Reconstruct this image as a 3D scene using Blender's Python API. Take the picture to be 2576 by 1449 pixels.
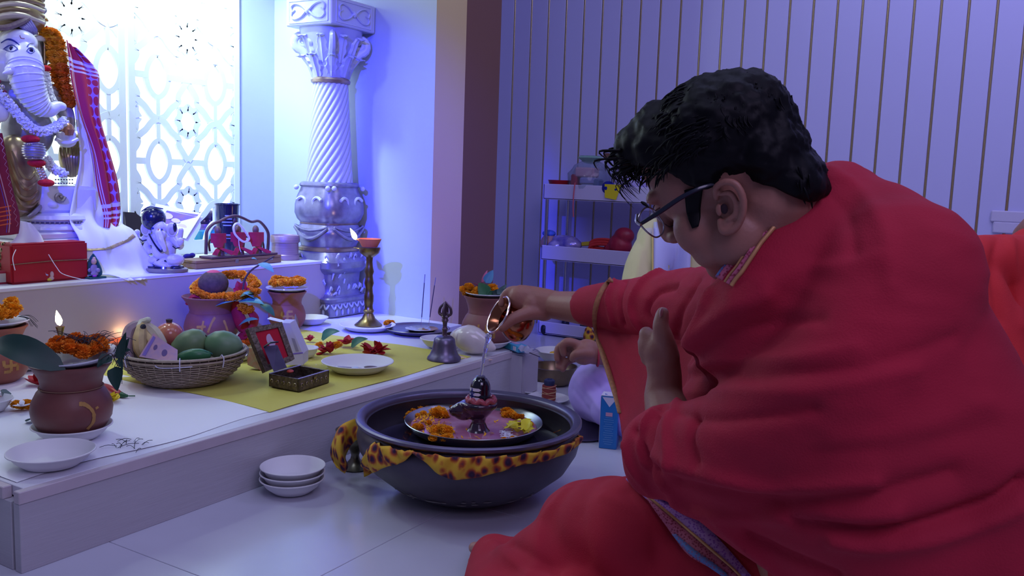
import bpy, bmesh, math, random
import numpy as np
from mathutils import Vector, Matrix, Quaternion
from mathutils.bvhtree import BVHTree
random.seed(7); PI = math.pi
for o in list(bpy.data.objects): bpy.data.objects.remove(o, do_unlink=True)
SC = bpy.context.scene; COL = SC.collection

# ---------------------------------------------------------------- camera
W, H, FPX = 2576, 1449, 2217.0
YAW, PITCH, ROLL = 0.53856, -0.12179, 0.03495
_c = Vector((math.cos(PITCH)*math.cos(YAW), math.cos(PITCH)*math.sin(YAW), math.sin(PITCH)))
_r0 = Vector((math.sin(YAW), -math.cos(YAW), 0)); _u0 = _r0.cross(_c)
_r = _r0*math.cos(ROLL)+_u0*math.sin(ROLL); _u = -_r0*math.sin(ROLL)+_u0*math.cos(ROLL)
CAM = Vector((0, 0, .75))
cd = bpy.data.cameras.new('camera'); cam = bpy.data.objects.new('camera', cd); COL.objects.link(cam)
cam.matrix_world = Matrix(((_r.x, _u.x, -_c.x, 0), (_r.y, _u.y, -_c.y, 0), (_r.z, _u.z, -_c.z, .75), (0, 0, 0, 1)))
cd.sensor_width = 36; cd.lens = FPX/W*36; cd.clip_start = .05
SC.camera = cam

# ---------------------------------------------------------------- world, lights, exposure
wd = bpy.data.worlds.new('world'); SC.world = wd; wd.use_nodes = True
wd.node_tree.nodes['Background'].inputs[0].default_value = (.30, .30, .60, 1)
wd.node_tree.nodes['Background'].inputs[1].default_value = .27
SC.view_settings.view_transform = 'Standard'; SC.view_settings.look = 'None'
SC.view_settings.exposure = 0; SC.view_settings.gamma = 1
try: SC.view_settings.use_curve_mapping = False
except Exception: pass

def light(name, kind, loc, aim, power, color, size=.5, sizey=None, spot=60, blend=.6):
    l = bpy.data.lights.new(name, kind); o = bpy.data.objects.new(name, l); COL.objects.link(o)
    o.location = loc; l.energy = power; l.color = color
    if kind == 'AREA':
        l.size = size
        if sizey: l.shape = 'RECTANGLE'; l.size_y = sizey
    else: l.shadow_soft_size = size
    if kind == 'SPOT': l.spot_size = math.radians(spot); l.spot_blend = blend
    if aim is not None:
        o.rotation_euler = (Vector(aim)-Vector(loc)).to_track_quat('-Z', 'Y').to_euler()
    return o
light('ceiling_lamp', 'AREA', (3.0, -.1, 2.5), (3.9, .2, .9), 17, (.50, .48, 1.0), 1.3)
light('ceiling_lamp_room', 'AREA', (1.9, .7, 2.8), (1.9, .9, 0), 8, (.52, .56, 1.0), 1.2)
light('ceiling_lamp_altar', 'AREA', (.7, 1.3, 2.7), (1.15, 1.75, 0), 8, (.64, .70, 1.0), .7)
light('niche_lamp', 'SPOT', (2.05, 2.72, 1.85), (2.18, 3.07, .95), 46, (.80, 1.0, .97), .07, spot=100, blend=.35)
light('niche_lamp_left', 'POINT', (1.35, 2.88, 1.85), None, 14, (.84, 1.0, .98), .07)
light('niche_side_fill', 'SPOT', (2.25, 2.80, 1.95), (2.88, 3.0, .95), 85, (.70, 1.0, .96), .05, spot=70, blend=.8)  # added fill spot, whitens the side wall at the back corner of the niche
light('blue_flood', 'SPOT', (-.3, 1.0, 1.85), (2.80, 2.66, .60), 900, (.04, .05, 1.0), .03, spot=31, blend=.7)
light('fill_light_behind', 'AREA', (.1, -1.0, 2.3), (1.4, .3, .3), 25, (.66, .56, 1.0), 1.4)  # unseen soft fill added from the camera side to lift the dark foreground
light('warm_lamp', 'SPOT', (3.0, .4, .9), (3.0, 2.1, .25), 2.0, (1.0, .55, .22), .08, spot=50, blend=1)

# ---------------------------------------------------------------- picture-plane to place helpers
def ray(x, y): return (_c*FPX+_r*(x-W/2)-_u*(y-H/2))/FPX
def onz(x, y, z): d = ray(x, y); return CAM+d*((z-CAM.z)/d.z)
def ony(x, y, Y): d = ray(x, y); return CAM+d*(Y/d.y)
def onx(x, y, X): d = ray(x, y); return CAM+d*(X/d.x)
def A(x, y, d): return CAM+ray(x, y)*d
def mpp(P): return (Vector(P)-CAM).dot(_c)/FPX
def row(px, Y, z):                     # point of the line (Y, z) seen at column px
    lo, hi = -3., 6.
    for _ in range(50):
        X = (lo+hi)/2; v = Vector((X, Y, z))-CAM; d = v.dot(_c)
        q = W/2+FPX*v.dot(_r)/d if d > .05 else -1e9
        if q < px: lo = X
        else: hi = X
    return Vector((lo, Y, z))
HP = .156      # platform height
HL = .393      # ledge height
YF = 1.546; YL = 2.528; XW = 2.956; YJ = 3.07; XP = 4.05

# ---------------------------------------------------------------- materials
def srgb(h):
    h = h.lstrip('#'); c = [int(h[i:i+2], 16)/255 for i in (0, 2, 4)]
    return tuple(x/12.92 if x < .04 else ((x+.055)/1.055)**2.4 for x in c)+(1,)
MATS = {}
def mat(name, col, rough=.5, metal=0, var=0, vscale=20, bump=0, bscale=60, spec=.5, trans=0, alpha=1, emit=None, estr=1, coat=0, sheen=0, sub=0, col2=None, stretch=None, ior=1.45):
    if name in MATS: return MATS[name]
    m = bpy.data.materials.new(name); m.use_nodes = True; nt = m.node_tree; b = nt.nodes['Principled BSDF']
    c = srgb(col) if isinstance(col, str) else tuple(col)+(1,)
    b.inputs['Base Color'].default_value = c; b.inputs['Roughness'].default_value = rough; b.inputs['Metallic'].default_value = metal
    b.inputs['Specular IOR Level'].default_value = spec; b.inputs['Transmission Weight'].default_value = trans; b.inputs['IOR'].default_value = ior
    b.inputs['Alpha'].default_value = alpha; b.inputs['Coat Weight'].default_value = coat; b.inputs['Sheen Weight'].default_value = sheen
    if sub: b.inputs['Subsurface Weight'].default_value = sub; b.inputs['Subsurface Radius'].default_value = (.01, .004, .002)
    if emit is not None:
        b.inputs['Emission Color'].default_value = srgb(emit); b.inputs['Emission Strength'].default_value = estr
    tc = nt.nodes.new('ShaderNodeTexCoord'); vec = tc.outputs['Object']
    if stretch:
        mp = nt.nodes.new('ShaderNodeMapping'); mp.inputs['Scale'].default_value = stretch; nt.links.new(vec, mp.inputs[0]); vec = mp.outputs[0]
    if var:
        n = nt.nodes.new('ShaderNodeTexNoise'); n.inputs['Scale'].default_value = vscale; n.inputs['Detail'].default_value = 4
        nt.links.new(vec, n.inputs['Vector'])
        r = nt.nodes.new('ShaderNodeValToRGB'); r.color_ramp.elements[0].position = .3; r.color_ramp.elements[1].position = .72
        a = srgb(col2) if col2 else tuple(x*(1-var) for x in c[:3])+(1,)
        r.color_ramp.elements[0].color = a; r.color_ramp.elements[1].color = c
        nt.links.new(n.outputs['Fac'], r.inputs[0]); nt.links.new(r.outputs[0], b.inputs['Base Color'])
    if bump:
        n2 = nt.nodes.new('ShaderNodeTexNoise'); n2.inputs['Scale'].default_value = bscale; n2.inputs['Detail'].default_value = 3
        nt.links.new(vec, n2.inputs['Vector'])
        bp = nt.nodes.new('ShaderNodeBump'); bp.inputs['Strength'].default_value = bump; bp.inputs['Distance'].default_value = .003
        nt.links.new(n2.outputs['Fac'], bp.inputs['Height']); nt.links.new(bp.outputs[0], b.inputs['Normal'])
    MATS[name] = m; return m

# ---------------------------------------------------------------- mesh helpers
class G:
    def __init__(s): s.v = []; s.f = []; s.m = []
    def add(s, vs, fs, mi=0):
        n = len(s.v); s.v += [tuple(v) for v in vs]; s.f += [tuple(i+n for i in f) for f in fs]; s.m += [mi]*len(fs); return s
    def merge(s, g, M=None, mi=None):
        vs = [M @ Vector(v) for v in g.v] if M else g.v
        n = len(s.v); s.v += [tuple(v) for v in vs]; s.f += [tuple(i+n for i in f) for f in g.f]
        s.m += g.m if mi is None else [mi]*len(g.f); return s
def basis(d, up=None):
    d = Vector(d).normalized(); up = Vector(up) if up is not None else (Vector((0, 0, 1)) if abs(d.z) < .95 else Vector((1, 0, 0)))
    x = up.cross(d); x = x.normalized() if x.length > 1e-6 else Vector((1, 0, 0)); return x, d.cross(x), d
def lathe(prof, n=32, c=(0, 0, 0), d=(0, 0, 1), g=None, mi=0, fn=None, up=None):
    g = g or G(); x, y, z = basis(d, up); c = Vector(c); vs = []; fs = []; rings = []
    for k, (r, h) in enumerate(prof):
        if r < 1e-6: rings.append([len(vs)]); vs.append(c+z*h)
        else:
            rings.append(list(range(len(vs), len(vs)+n)))
            for i in range(n):
                a = 2*PI*i/n; rr = r*(fn(a, h, k) if fn else 1); vs.append(c+x*(rr*math.cos(a))+y*(rr*math.sin(a))+z*h)
    for p, q in zip(rings, rings[1:]):
        for i in range(n):
            j = (i+1) % n
            if len(p) == 1 and len(q) == 1: continue
            if len(p) == 1: fs.append((p[0], q[j], q[i])) if False else fs.append((p[0], q[i], q[j])[::-1])
            elif len(q) == 1: fs.append((p[i], p[j], q[0]))
            else: fs.append((p[i], p[j], q[j], q[i]))
    return g.add(vs, fs, mi)
def catmull(P, k=6, closed=False):
    P = [Vector(p) for p in P]; n = len(P); out = []
    rng = range(n) if closed else range(n-1)
    for i in rng:
        if closed: a, b, c, d = P[(i-1) % n], P[i], P[(i+1) % n], P[(i+2) % n]
        else: a, b, c, d = P[max(i-1, 0)], P[i], P[i+1], P[min(i+2, n-1)]
        for t in [j/k for j in range(k)]:
            out.append(.5*((2*b)+(c-a)*t+(2*a-5*b+4*c-d)*t*t+(3*b-a-3*c+d)*t**3))
    if not closed: out.append(P[-1])
    return out
def lerpl(L, t):
    L = list(L) if isinstance(L, (list, tuple)) else [L]
    if len(L) == 1: return L[0]
    u = t*(len(L)-1); i = min(int(u), len(L)-2); return L[i]+(L[i+1]-L[i])*(u-i)
def tube(pts, r, n=8, g=None, mi=0, flat=1, closed=False, up=None, round_end=False):
    g = g or G(); P = [Vector(p) for p in pts]; N = len(P); vs = []; fs = []
    T = []
    for i in range(N):
        a = P[(i-1) % N] if closed or i > 0 else P[0]; b = P[(i+1) % N] if closed or i < N-1 else P[-1]
        t = (b-a); T.append(t.normalized() if t.length > 1e-9 else Vector((0, 0, 1)))
    x, y, _ = basis(T[0], up); rr = []
    for i in range(N):
        t = T[i]; x = (x-t*x.dot(t)); x = x.normalized() if x.length > 1e-9 else basis(t)[0]; y = t.cross(x)
        rad = lerpl(r, i/max(N-1, 1))
        rr.append((P[i], x.copy(), y.copy(), t, rad))
    if round_end and not closed:
        p, x, y, t, rad = rr[0]; q, x2, y2, t2, rad2 = rr[-1]
        rr = [(p-t*rad*math.sin(a), x, y, t, rad*math.cos(a)) for a in (1.35, .9, .45)]+rr+[(q+t2*rad2*math.sin(a), x2, y2, t2, rad2*math.cos(a)) for a in (.45, .9, 1.35)]
    for p, x, y, t, rad in rr:
        for k in range(n):
            a = 2*PI*k/n; vs.append(p+x*(rad*math.cos(a))+y*(rad*flat*math.sin(a)))
    M = len(rr)
    for i in range(M if closed else M-1):
        for k in range(n):
            a = i*n+k; b = i*n+(k+1) % n; c = ((i+1) % M)*n+(k+1) % n; d = ((i+1) % M)*n+k; fs.append((a, b, c, d))
    if not closed: fs.append(tuple(range(n))[::-1]); fs.append(tuple(range((M-1)*n, M*n)))
    return g.add(vs, fs, mi)
def ell(c, r, g=None, nu=16, nv=10, M=None, mi=0):
    g = g or G(); c = Vector(c); r = (r, r, r) if not isinstance(r, (tuple, list)) else r; vs = []; fs = []
    def tr(p): p = Vector((p[0]*r[0], p[1]*r[1], p[2]*r[2])); return c+(M @ p if M else p)
    vs.append(tr((0, 0, -1)))
    for j in range(1, nv):
        th = PI*j/nv
        for i in range(nu): a = 2*PI*i/nu; vs.append(tr((math.sin(th)*math.cos(a), math.sin(th)*math.sin(a), -math.cos(th))))
    vs.append(tr((0, 0, 1))); L = len(vs)-1
    for i in range(nu): fs.append((0, 1+(i+1) % nu, 1+i)); fs.append((L, L-nu+i, L-nu+(i+1) % nu))
    for j in range(nv-2):
        for i in range(nu): a = 1+j*nu+i; b = 1+j*nu+(i+1) % nu; fs.append((a, b, b+nu, a+nu))
    return g.add(vs, fs, mi)
def box(c, s, bev=.0015, g=None, M=None, mi=0, seg=1):
    g = g or G(); bm = bmesh.new(); bmesh.ops.create_cube(bm, size=1)
    bmesh.ops.scale(bm, vec=s, verts=bm.verts)
    if bev: bmesh.ops.bevel(bm, geom=list(bm.edges), offset=min(bev, min(s)*.4), segments=seg, affect='EDGES')
    c = Vector(c); vs = [c+(M @ v.co if M else v.co) for v in bm.verts]; bm.verts.index_update()
    fs = [[v.index for v in f.verts] for f in bm.faces]; bm.free(); return g.add(vs, fs, mi)
def prism(poly, h, c=(0, 0, 0), M=None, g=None, mi=0):      # polygon in local xy, thickness along z
    g = g or G(); c = Vector(c); n = len(poly); vs = []
    for z in (0, h):
        for p in poly: q = Vector((p[0], p[1], z)); vs.append(c+(M @ q if M else q))
    fs = [tuple(range(n))[::-1], tuple(range(n, 2*n))]+[(i, (i+1) % n, n+(i+1) % n, n+i) for i in range(n)]
    return g.add(vs, fs, mi)
def grid(fn, nu, nv, g=None, mi=0, thick=0):
    g = g or G(); vs = [Vector(fn(i/(nu-1), j/(nv-1))) for j in range(nv) for i in range(nu)]
    fs = [(j*nu+i, j*nu+i+1, (j+1)*nu+i+1, (j+1)*nu+i) for j in range(nv-1) for i in range(nu-1)]
    if thick:
        N = [Vector() for _ in vs]
        for f in fs:
            n = (vs[f[2]]-vs[f[0]]).cross(vs[f[3]]-vs[f[1]])
            if n.length > 0: n.normalize()
            for i in f: N[i] += n
        k = len(vs); vs2 = [v-n.normalized()*thick if n.length else v for v, n in zip(vs, N)]
        fs2 = [tuple(i+k for i in f)[::-1] for f in fs]
        bd = [i for i in range(nu)]+[j*nu+nu-1 for j in range(1, nv)]+[(nv-1)*nu+i for i in range(nu-2, -1, -1)]+[j*nu for j in range(nv-2, 0, -1)]
        side = [(a, a+k, b+k, b) for a, b in zip(bd, bd[1:]+bd[:1])]
        vs = vs+vs2; fs = fs+fs2+side
    return g.add(vs, fs, mi)
def leafg(base, tip, width, n, sag=.1, g=None, fold=.25, thick=.0006, pts=9, heart=False, mi=0):
    base, tip, n = Vector(base), Vector(tip), Vector(n).normalized(); d = tip-base; L = d.length; s = d.normalized().cross(n).normalized(); n = s.cross(d.normalized())
    def f(u, v):
        w = math.sin(PI*min(1, v**.75))**.8 if not heart else (math.sin(PI*v**.55)**.7)*(1-.2*v)
        if v in (0, 1): w = .02
        x = (u*2-1)*w*width/2
        return base+d*v+s*x+n*(-sag*L*math.sin(PI*v/1.3)*-1+abs(x)*fold)
    return grid(f, 5, pts, g, mi, thick)
OBJ = []
def link(name, me, parent=None, loc=None):
    o = bpy.data.objects.new(name, me); COL.objects.link(o)
    if parent is not None: o.parent = parent
    if loc is not None: o.location = loc
    return o
def mesh(g, mats, smooth=True, ang=40, name='m', off=None):
    me = bpy.data.meshes.new(name); vs = g.v if off is None else [(v[0]-off[0], v[1]-off[1], v[2]-off[2]) for v in g.v]
    me.from_pydata([tuple(v) for v in vs], [], g.f)
    mats = mats if isinstance(mats, (list, tuple)) else [mats]
    for m in mats: me.materials.append(m)
    if len(mats) > 1: me.polygons.foreach_set('material_index', g.m)
    me.polygons.foreach_set('use_smooth', [smooth]*len(me.polygons))
    me.validate(); me.update()
    if smooth and ang:
        try: me.set_sharp_from_angle(angle=math.radians(ang))
        except Exception: pass
    return me
def tag(o, label=None, cat=None, group=None, kind=None):
    if label: o['label'] = label
    if cat: o['category'] = cat
    if group: o['group'] = group
    if kind: o['kind'] = kind
    return o
def wl(p):                                     # world location of an object (no rotation on roots used with world-built parts)
    v = Vector(p.location); q = p.parent
    while q: v += Vector(q.location); q = q.parent
    return v
def thing(name, label, cat, loc, rz=0, group=None):
    o = bpy.data.objects.new(name, None); COL.objects.link(o); o.location = loc; o.rotation_euler = (0, 0, rz); o.empty_display_size = .02
    return tag(o, label, cat, group)
def part(name, g, mats, parent, world=False, smooth=True, ang=40, label=None, kind=None):
    o = link(name, mesh(g, mats, smooth, ang, name, wl(parent) if world else None), parent)
    return tag(o, label, kind=kind)
def solo(name, g, mats, label, cat, loc=None, group=None, smooth=True, ang=40, kind=None, world=False, rz=0):
    o = link(name, mesh(g, mats, smooth, ang, name, loc if world else None)); 
    if loc is not None: o.location = loc
    o.rotation_euler = (0, 0, rz)
    return tag(o, label, cat, group, kind)
def struct(name, g, mats, parent=None, smooth=False):
    o = link(name, mesh(g, mats, smooth, 35, name), parent); 
    if parent is None: o['kind'] = 'structure'
    return o
def copy_tree(o, parent=None):
    c = o.copy(); COL.objects.link(c); c.parent = parent
    for ch in list(o.children): copy_tree(ch, c)
    return c
def dup(o, loc, rz=0, label=None, group=None, sc=None):
    c = copy_tree(o); c.location = loc; c.rotation_euler = (0, 0, rz)
    if label: c['label'] = label
    if group: c['group'] = group
    if sc: c.scale = (sc, sc, sc)
    return c

# ---------------------------------------------------------------- setting
m_tile = mat('floor_tile', '#c6c8d6', .22, var=.12, vscale=3, spec=.5)
m_wallw = mat('white_wall_paint', '#b9c2d4', .55)
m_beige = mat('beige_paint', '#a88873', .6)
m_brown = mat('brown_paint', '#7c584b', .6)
m_panel = mat('white_wall_panel', '#bfbeec', .32, coat=.2)
m_gold = mat('gold_trim', '#cdb98c', .25, .85)
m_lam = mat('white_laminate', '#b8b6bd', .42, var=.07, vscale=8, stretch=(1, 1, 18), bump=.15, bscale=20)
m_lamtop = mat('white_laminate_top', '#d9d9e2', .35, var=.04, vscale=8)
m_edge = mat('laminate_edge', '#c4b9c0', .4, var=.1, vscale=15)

fl = struct('floor', box((2, 1.2, -.03), (6, 6.2, .04), 0), mat('grout', '#8e8d98', .8))
for i in range(-2, 6):
    for j in range(-3, 6):
        x = 1.049+.6*i; y = 1.10+.6*j
        if x > 4.2 or y > 3.4: continue
        t = part('tile', box((x+.3, y+.3, -.005), (.5985, .5985, .01), .0008), m_tile, fl, smooth=False)
struct('wall_back', box((1.0, 3.87, 1.3), (4.2, .1, 2.7), 0), m_wallw)
# the side wall of the niche ends in a beige painted pillar
struct('wall_right_niche', box((XW+.127, (2.163+3.82)/2, 1.3), (.254, 3.82-2.163, 2.7), 0), m_wallw)
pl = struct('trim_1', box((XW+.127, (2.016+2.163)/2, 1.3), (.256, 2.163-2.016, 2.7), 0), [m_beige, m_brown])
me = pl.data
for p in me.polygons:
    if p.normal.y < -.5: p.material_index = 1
struct('wall_far_return', box((XW+.7, 2.60, 1.3), (.9, .08, 2.7), 0), m_wallw)
wr = struct('wall_right', box((XP+.06, .3, 1.3), (.1, 5, 2.7), 0), mat('wall_groove', '#6e6a80', .8))
sp = .1012; y = 2.56; first = None; k = 0
pg = mesh(box((0, 0, 0), (.016, sp-.010, 2.69), .0015), m_panel, False); bg_ = mesh(box((0, 0, 0), (.012, .0085, 2.69), .002), m_gold, False)
while y > -.75:
    o = link('panel', pg, wr, (XP+.003, y-sp/2, 1.3)); b = link('gold_strip', bg_, wr, (XP+.002, y-sp, 1.3)); y -= sp

# platform and ledge
pf = thing('altar_platform', 'long low white laminate platform running along the floor', 'platform', (1.8, 2.3, 0))
x0, x1 = .868, 2.72
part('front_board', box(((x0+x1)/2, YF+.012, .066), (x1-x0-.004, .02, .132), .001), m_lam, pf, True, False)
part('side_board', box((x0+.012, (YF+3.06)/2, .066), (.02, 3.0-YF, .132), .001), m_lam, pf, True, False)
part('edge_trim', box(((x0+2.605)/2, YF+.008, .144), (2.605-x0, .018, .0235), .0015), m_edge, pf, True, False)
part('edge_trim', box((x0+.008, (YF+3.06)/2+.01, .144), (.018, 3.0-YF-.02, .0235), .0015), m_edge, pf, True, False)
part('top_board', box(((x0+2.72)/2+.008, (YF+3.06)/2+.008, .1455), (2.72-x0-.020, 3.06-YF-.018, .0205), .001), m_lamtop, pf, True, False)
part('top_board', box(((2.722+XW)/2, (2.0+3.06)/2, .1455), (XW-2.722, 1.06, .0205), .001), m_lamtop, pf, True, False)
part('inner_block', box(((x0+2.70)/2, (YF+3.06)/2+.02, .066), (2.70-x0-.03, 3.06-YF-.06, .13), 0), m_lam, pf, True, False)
part('end_block', box((2.655, 1.541, .076), (.11, .09, .150), .006, seg=2), mat('end_block_paint', '#b3aebb', .5), pf, True, label='pale end block closing the platform front')
lg = thing('altar_ledge', 'raised white shelf step behind the platform, holding the statue', 'ledge', (1.8, 2.8, HP))
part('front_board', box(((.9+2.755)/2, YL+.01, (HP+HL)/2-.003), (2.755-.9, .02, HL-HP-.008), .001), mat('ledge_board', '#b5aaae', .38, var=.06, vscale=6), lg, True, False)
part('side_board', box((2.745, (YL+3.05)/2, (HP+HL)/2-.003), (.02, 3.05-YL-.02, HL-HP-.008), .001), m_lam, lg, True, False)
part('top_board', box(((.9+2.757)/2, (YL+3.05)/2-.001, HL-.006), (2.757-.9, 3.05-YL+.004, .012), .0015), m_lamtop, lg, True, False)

# pierced screen of the niche
m_jali = mat('jali_board', '#dfeaf0', .5)
m_glow = mat('lit_diffuser', '#ffffff', .5, emit='#f2fffc', estr=1.0)
jb = struct('trim_2', box((2.865, YJ+.01, 1.3), (.265, .02, 2.6), 0), m_wallw)    # return of the niche beside the screen
def jali(name, px0, px1, label):
    a = ony(px0, 300, YJ-.012).x; b = ony(px1, 300, YJ-.012).x
    root = thing(name, label, 'screen', ((a+b)/2, YJ-.006, HL))
    g = G(); fw = .03
    for x in (a+fw/2, b-fw/2): box((x, YJ-.006, 1.15), (fw, .013, 1.5), .001, g)
    for z in (HL+.02, 1.88): box(((a+b)/2, YJ-.006, z), (b-a, .013, .04), .001, g)
    part('frame', g, m_jali, root, True, False)
    lat = G(); T = .011
    def bar(P, w=.011, closed=False):
        dj = random.uniform(-.0012, .0012); P = [Vector((p[0], YJ-.006+dj, p[1])) for p in P]; n = len(P); w = w*1.55; vs = []; fs = []
        for i in range(n):
            q = P[(i+1) % n] if closed or i < n-1 else P[i]; r_ = P[(i-1) % n] if closed or i > 0 else P[i]
            t = (q-r_).normalized(); s = Vector((-t.z, 0, t.x)).normalized()*w/2
            for e, dy in ((1, -T/2), (-1, -T/2), (-1, T/2), (1, T/2)): vs.append(P[i]+s*e+Vector((0, dy, 0)))
        for i in range(n if closed else n-1):
            j = (i+1) % n
            for k in range(4): fs.append((i*4+k, i*4+(k+1) % 4, j*4+(k+1) % 4, j*4+k))
        lat.add(vs, fs)
    PX, PZ = .283, .335; cx0 = (a+b)/2+ (0 if px1 > 500 else 0)
    xs = [cx0-PX/2+PX*i for i in range(-2, 4)]
    def clipin(P): return all(a+.012 < p[0] < b-.012 for p in P)
    def B(P, w=.011, closed=False):
        Q = catmull([Vector((p[0], 0, p[1])) for p in P], 5, closed) if len(P) > 2 else [Vector((p[0], 0, p[1])) for p in P]
        pts = [(q.x, q.z) for q in Q]; seg = []
        if closed: pts.append(pts[0])
        for p in pts:                      # clip to the frame
            if a+.01 < p[0] < b-.01 and HL+.01 < p[1] < 1.88: seg.append(p)
            else:
                if len(seg) > 1: bar(seg, w)
                seg = []
        if len(seg) > 1: bar(seg, w)
    for r in range(-1, 6):
        z = 1.112-.335*2+PZ*(r-0)-.002
        for x in xs:
            # pointed oval round each node
            B([(x, z+.082), (x+.034, z+.055), (x+.052, z), (x+.036, z-.055), (x, z-.082), (x-.036, z-.055), (x-.052, z), (x-.034, z+.055)], .014, True)
            B([(x, z+.08), (x, z+PZ/2), (x, z+PZ-.08)], .012)
            B([(x+.05, z), (x+PX/2, z), (x+PX-.05, z)], .016)
            cx, cz = x+PX/2, z+PZ/2       # rosette between four ovals
            B([(x+.002, cz), (x+.03, cz+.012), (x+.06, cz+.045), (cx-.045, cz+.075), (cx-.045, cz+.1), (cx, z+PZ-.006)], .017)
            B([(x+PX-.002, cz), (x+PX-.03, cz+.012), (x+PX-.06, cz+.045), (cx+.045, cz+.075), (cx+.045, cz+.1), (cx, z+PZ-.006)], .017)
            B([(x+.002, cz), (x+.03, cz-.012), (x+.06, cz-.045), (cx-.045, cz-.075), (cx-.045, cz-.1), (cx, z+.006)], .017)
            B([(x+PX-.002, cz), (x+PX-.03, cz-.012), (x+PX-.06, cz-.045), (cx+.045, cz-.075), (cx+.045, cz-.1), (cx, z+.006)], .017)
            B([(cx+(.048+.005*math.cos(8*t))*math.cos(t), cz+(.054+.005*math.cos(8*t))*math.sin(t)) for t in [2*PI*i/24 for i in range(24)]], .018, True)
    part('lattice', lat, m_jali, root, True, False)
    return root
jali('pierced_screen', 325, 603, 'white pierced lattice screen glowing behind the books and tin')
jali('pierced_screen.001', 40, 318, 'white pierced lattice screen behind the large elephant statue')
jali('pierced_screen.002', -300, 33, 'white pierced lattice screen at the far left behind the statue')
struct('trim_3', box((1.86, YJ+.05, 1.2), (1.80, .01, 1.55), 0), m_glow)['label'] = 'lit diffuser behind the screens'
# ================================================================= objects on the platform
def blend(g, vox, it=4, f=.5):
    me = bpy.data.meshes.new('t'); me.from_pydata(g.v, [], g.f); o = bpy.data.objects.new('t', me); COL.objects.link(o)
    m = o.modifiers.new('r', 'REMESH'); m.mode = 'VOXEL'; m.voxel_size = vox; m.use_smooth_shade = True
    if it: s = o.modifiers.new('s', 'SMOOTH'); s.factor = f; s.iterations = it
    dg = bpy.context.evaluated_depsgraph_get(); dg.update(); e = o.evaluated_get(dg).to_mesh()
    r = G(); r.v = [tuple(v.co) for v in e.vertices]; r.f = [tuple(p.vertices) for p in e.polygons]; r.m = [0]*len(r.f)
    o.evaluated_get(dg).to_mesh_clear(); bpy.data.objects.remove(o); bpy.data.meshes.remove(me); return r
def chain(pts, rs, g=None, n=14, flat=1, up=None): return tube(catmull(pts, 5) if len(pts) > 2 else [Vector(pts[0]), Vector(pts[0]).lerp(Vector(pts[1]), .5), Vector(pts[1])], rs, n, g, round_end=True, flat=flat, up=up)

m_paper = mat('paper_bowl', '#dcdce0', .55)
m_clay = mat('terracotta', '#9a5a48', .55, var=.25, vscale=14, bump=.1)
m_clay2 = mat('terracotta_dark', '#7d4a45', .45, var=.25, vscale=14, bump=.1)
m_ochre = mat('turmeric_paste', '#b58a4a', .7, var=.2, vscale=60)
m_mari = mat('marigold', '#ffb31c', .8, var=.3, vscale=90)
m_mari2 = mat('marigold_deep', '#f58a14', .8, var=.35, vscale=90)
m_red = mat('hibiscus_red', '#b81424', .6, var=.35, vscale=50)
m_green = mat('leaf_green', '#2f6a45', .5, var=.3, vscale=30)
m_dgreen = mat('leaf_dark', '#1d4038', .45, var=.25, vscale=30)
m_teal = mat('leaf_pale_back', '#5d9a98', .55, var=.2, vscale=30)
m_twig = mat('twig', '#4a3a3a', .8)
m_grass = mat('dark_grass', '#2a3340', .8)
m_yel = mat('yellow_cloth', '#cfc95c', .8, var=.07, vscale=7)
m_steel = mat('steel', '#b9b9bd', .25, 1)
m_brass = mat('brass', '#94805a', .3, 1, var=.3, vscale=25)
m_white = mat('white_sheet', '#eceef4', .6)

# marigold bloom
def bloom(seed, R=.018, flat=.7, n=110):
    rnd = random.Random(seed); g = ell((0, 0, 0), (R*.72, R*.72, R*.72*flat), None, 8, 5)
    for i in range(n):
        t = (i+.5)/n; ph = math.acos(1-1.75*t); a = i*2.39996+rnd.uniform(-.2, .2)
        d = Vector((math.sin(ph)*math.cos(a), math.sin(ph)*math.sin(a), math.cos(ph)))
        x, y, z = basis(d+Vector((rnd.uniform(-.3, .3), rnd.uniform(-.3, .3), .2)))
        r = R*rnd.uniform(.85, 1.08); p = Vector((d.x*r, d.y*r, d.z*r*flat)); w = R*.24
        q = Vector((d.x*r*.6, d.y*r*.6, d.z*r*flat*.6)); x = x*w
        g.add([q-x*.5, q+x*.5, p+x+y*w*.3*rnd.uniform(-1, 1), p-x+y*w*.3*rnd.uniform(-1, 1), p*1.06+y*w*.4], [(0, 1, 2, 4, 3)])
    return g
BL = [mesh(bloom(s), m_mari, False, 0, 'bloom') for s in range(3)]
BL2 = [mesh(bloom(s+5), m_mari2, False, 0, 'bloom') for s in range(2)]
def put_bloom(parent, p, s=1, meshes=BL, rot=None):
    o = link('marigold', random.choice(meshes), parent, Vector(p)-wl(parent)); o.scale = (s, s, s*random.uniform(.85, 1.1))
    o.rotation_euler = rot or (random.uniform(-.4, .4), random.uniform(-.4, .4), random.uniform(0, 6)); return o
def garland(name, label, c, R, n, s=1, tilt=None, group=None, meshes=BL, cat='garland', ry=1, up=.0, arc=(0, 1)):
    t = thing(name, label, cat, c, 0, group); c = Vector(c)
    for i in range(n):
        a = 2*PI*(arc[0]+(arc[1]-arc[0])*i/n)+random.uniform(-.06, .06); p = Vector((R*math.cos(a), R*ry*math.sin(a), up*random.random()))
        if tilt: p = tilt @ p
        put_bloom(t, c+p, s*random.uniform(.9, 1.1), meshes)
    return t

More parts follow.
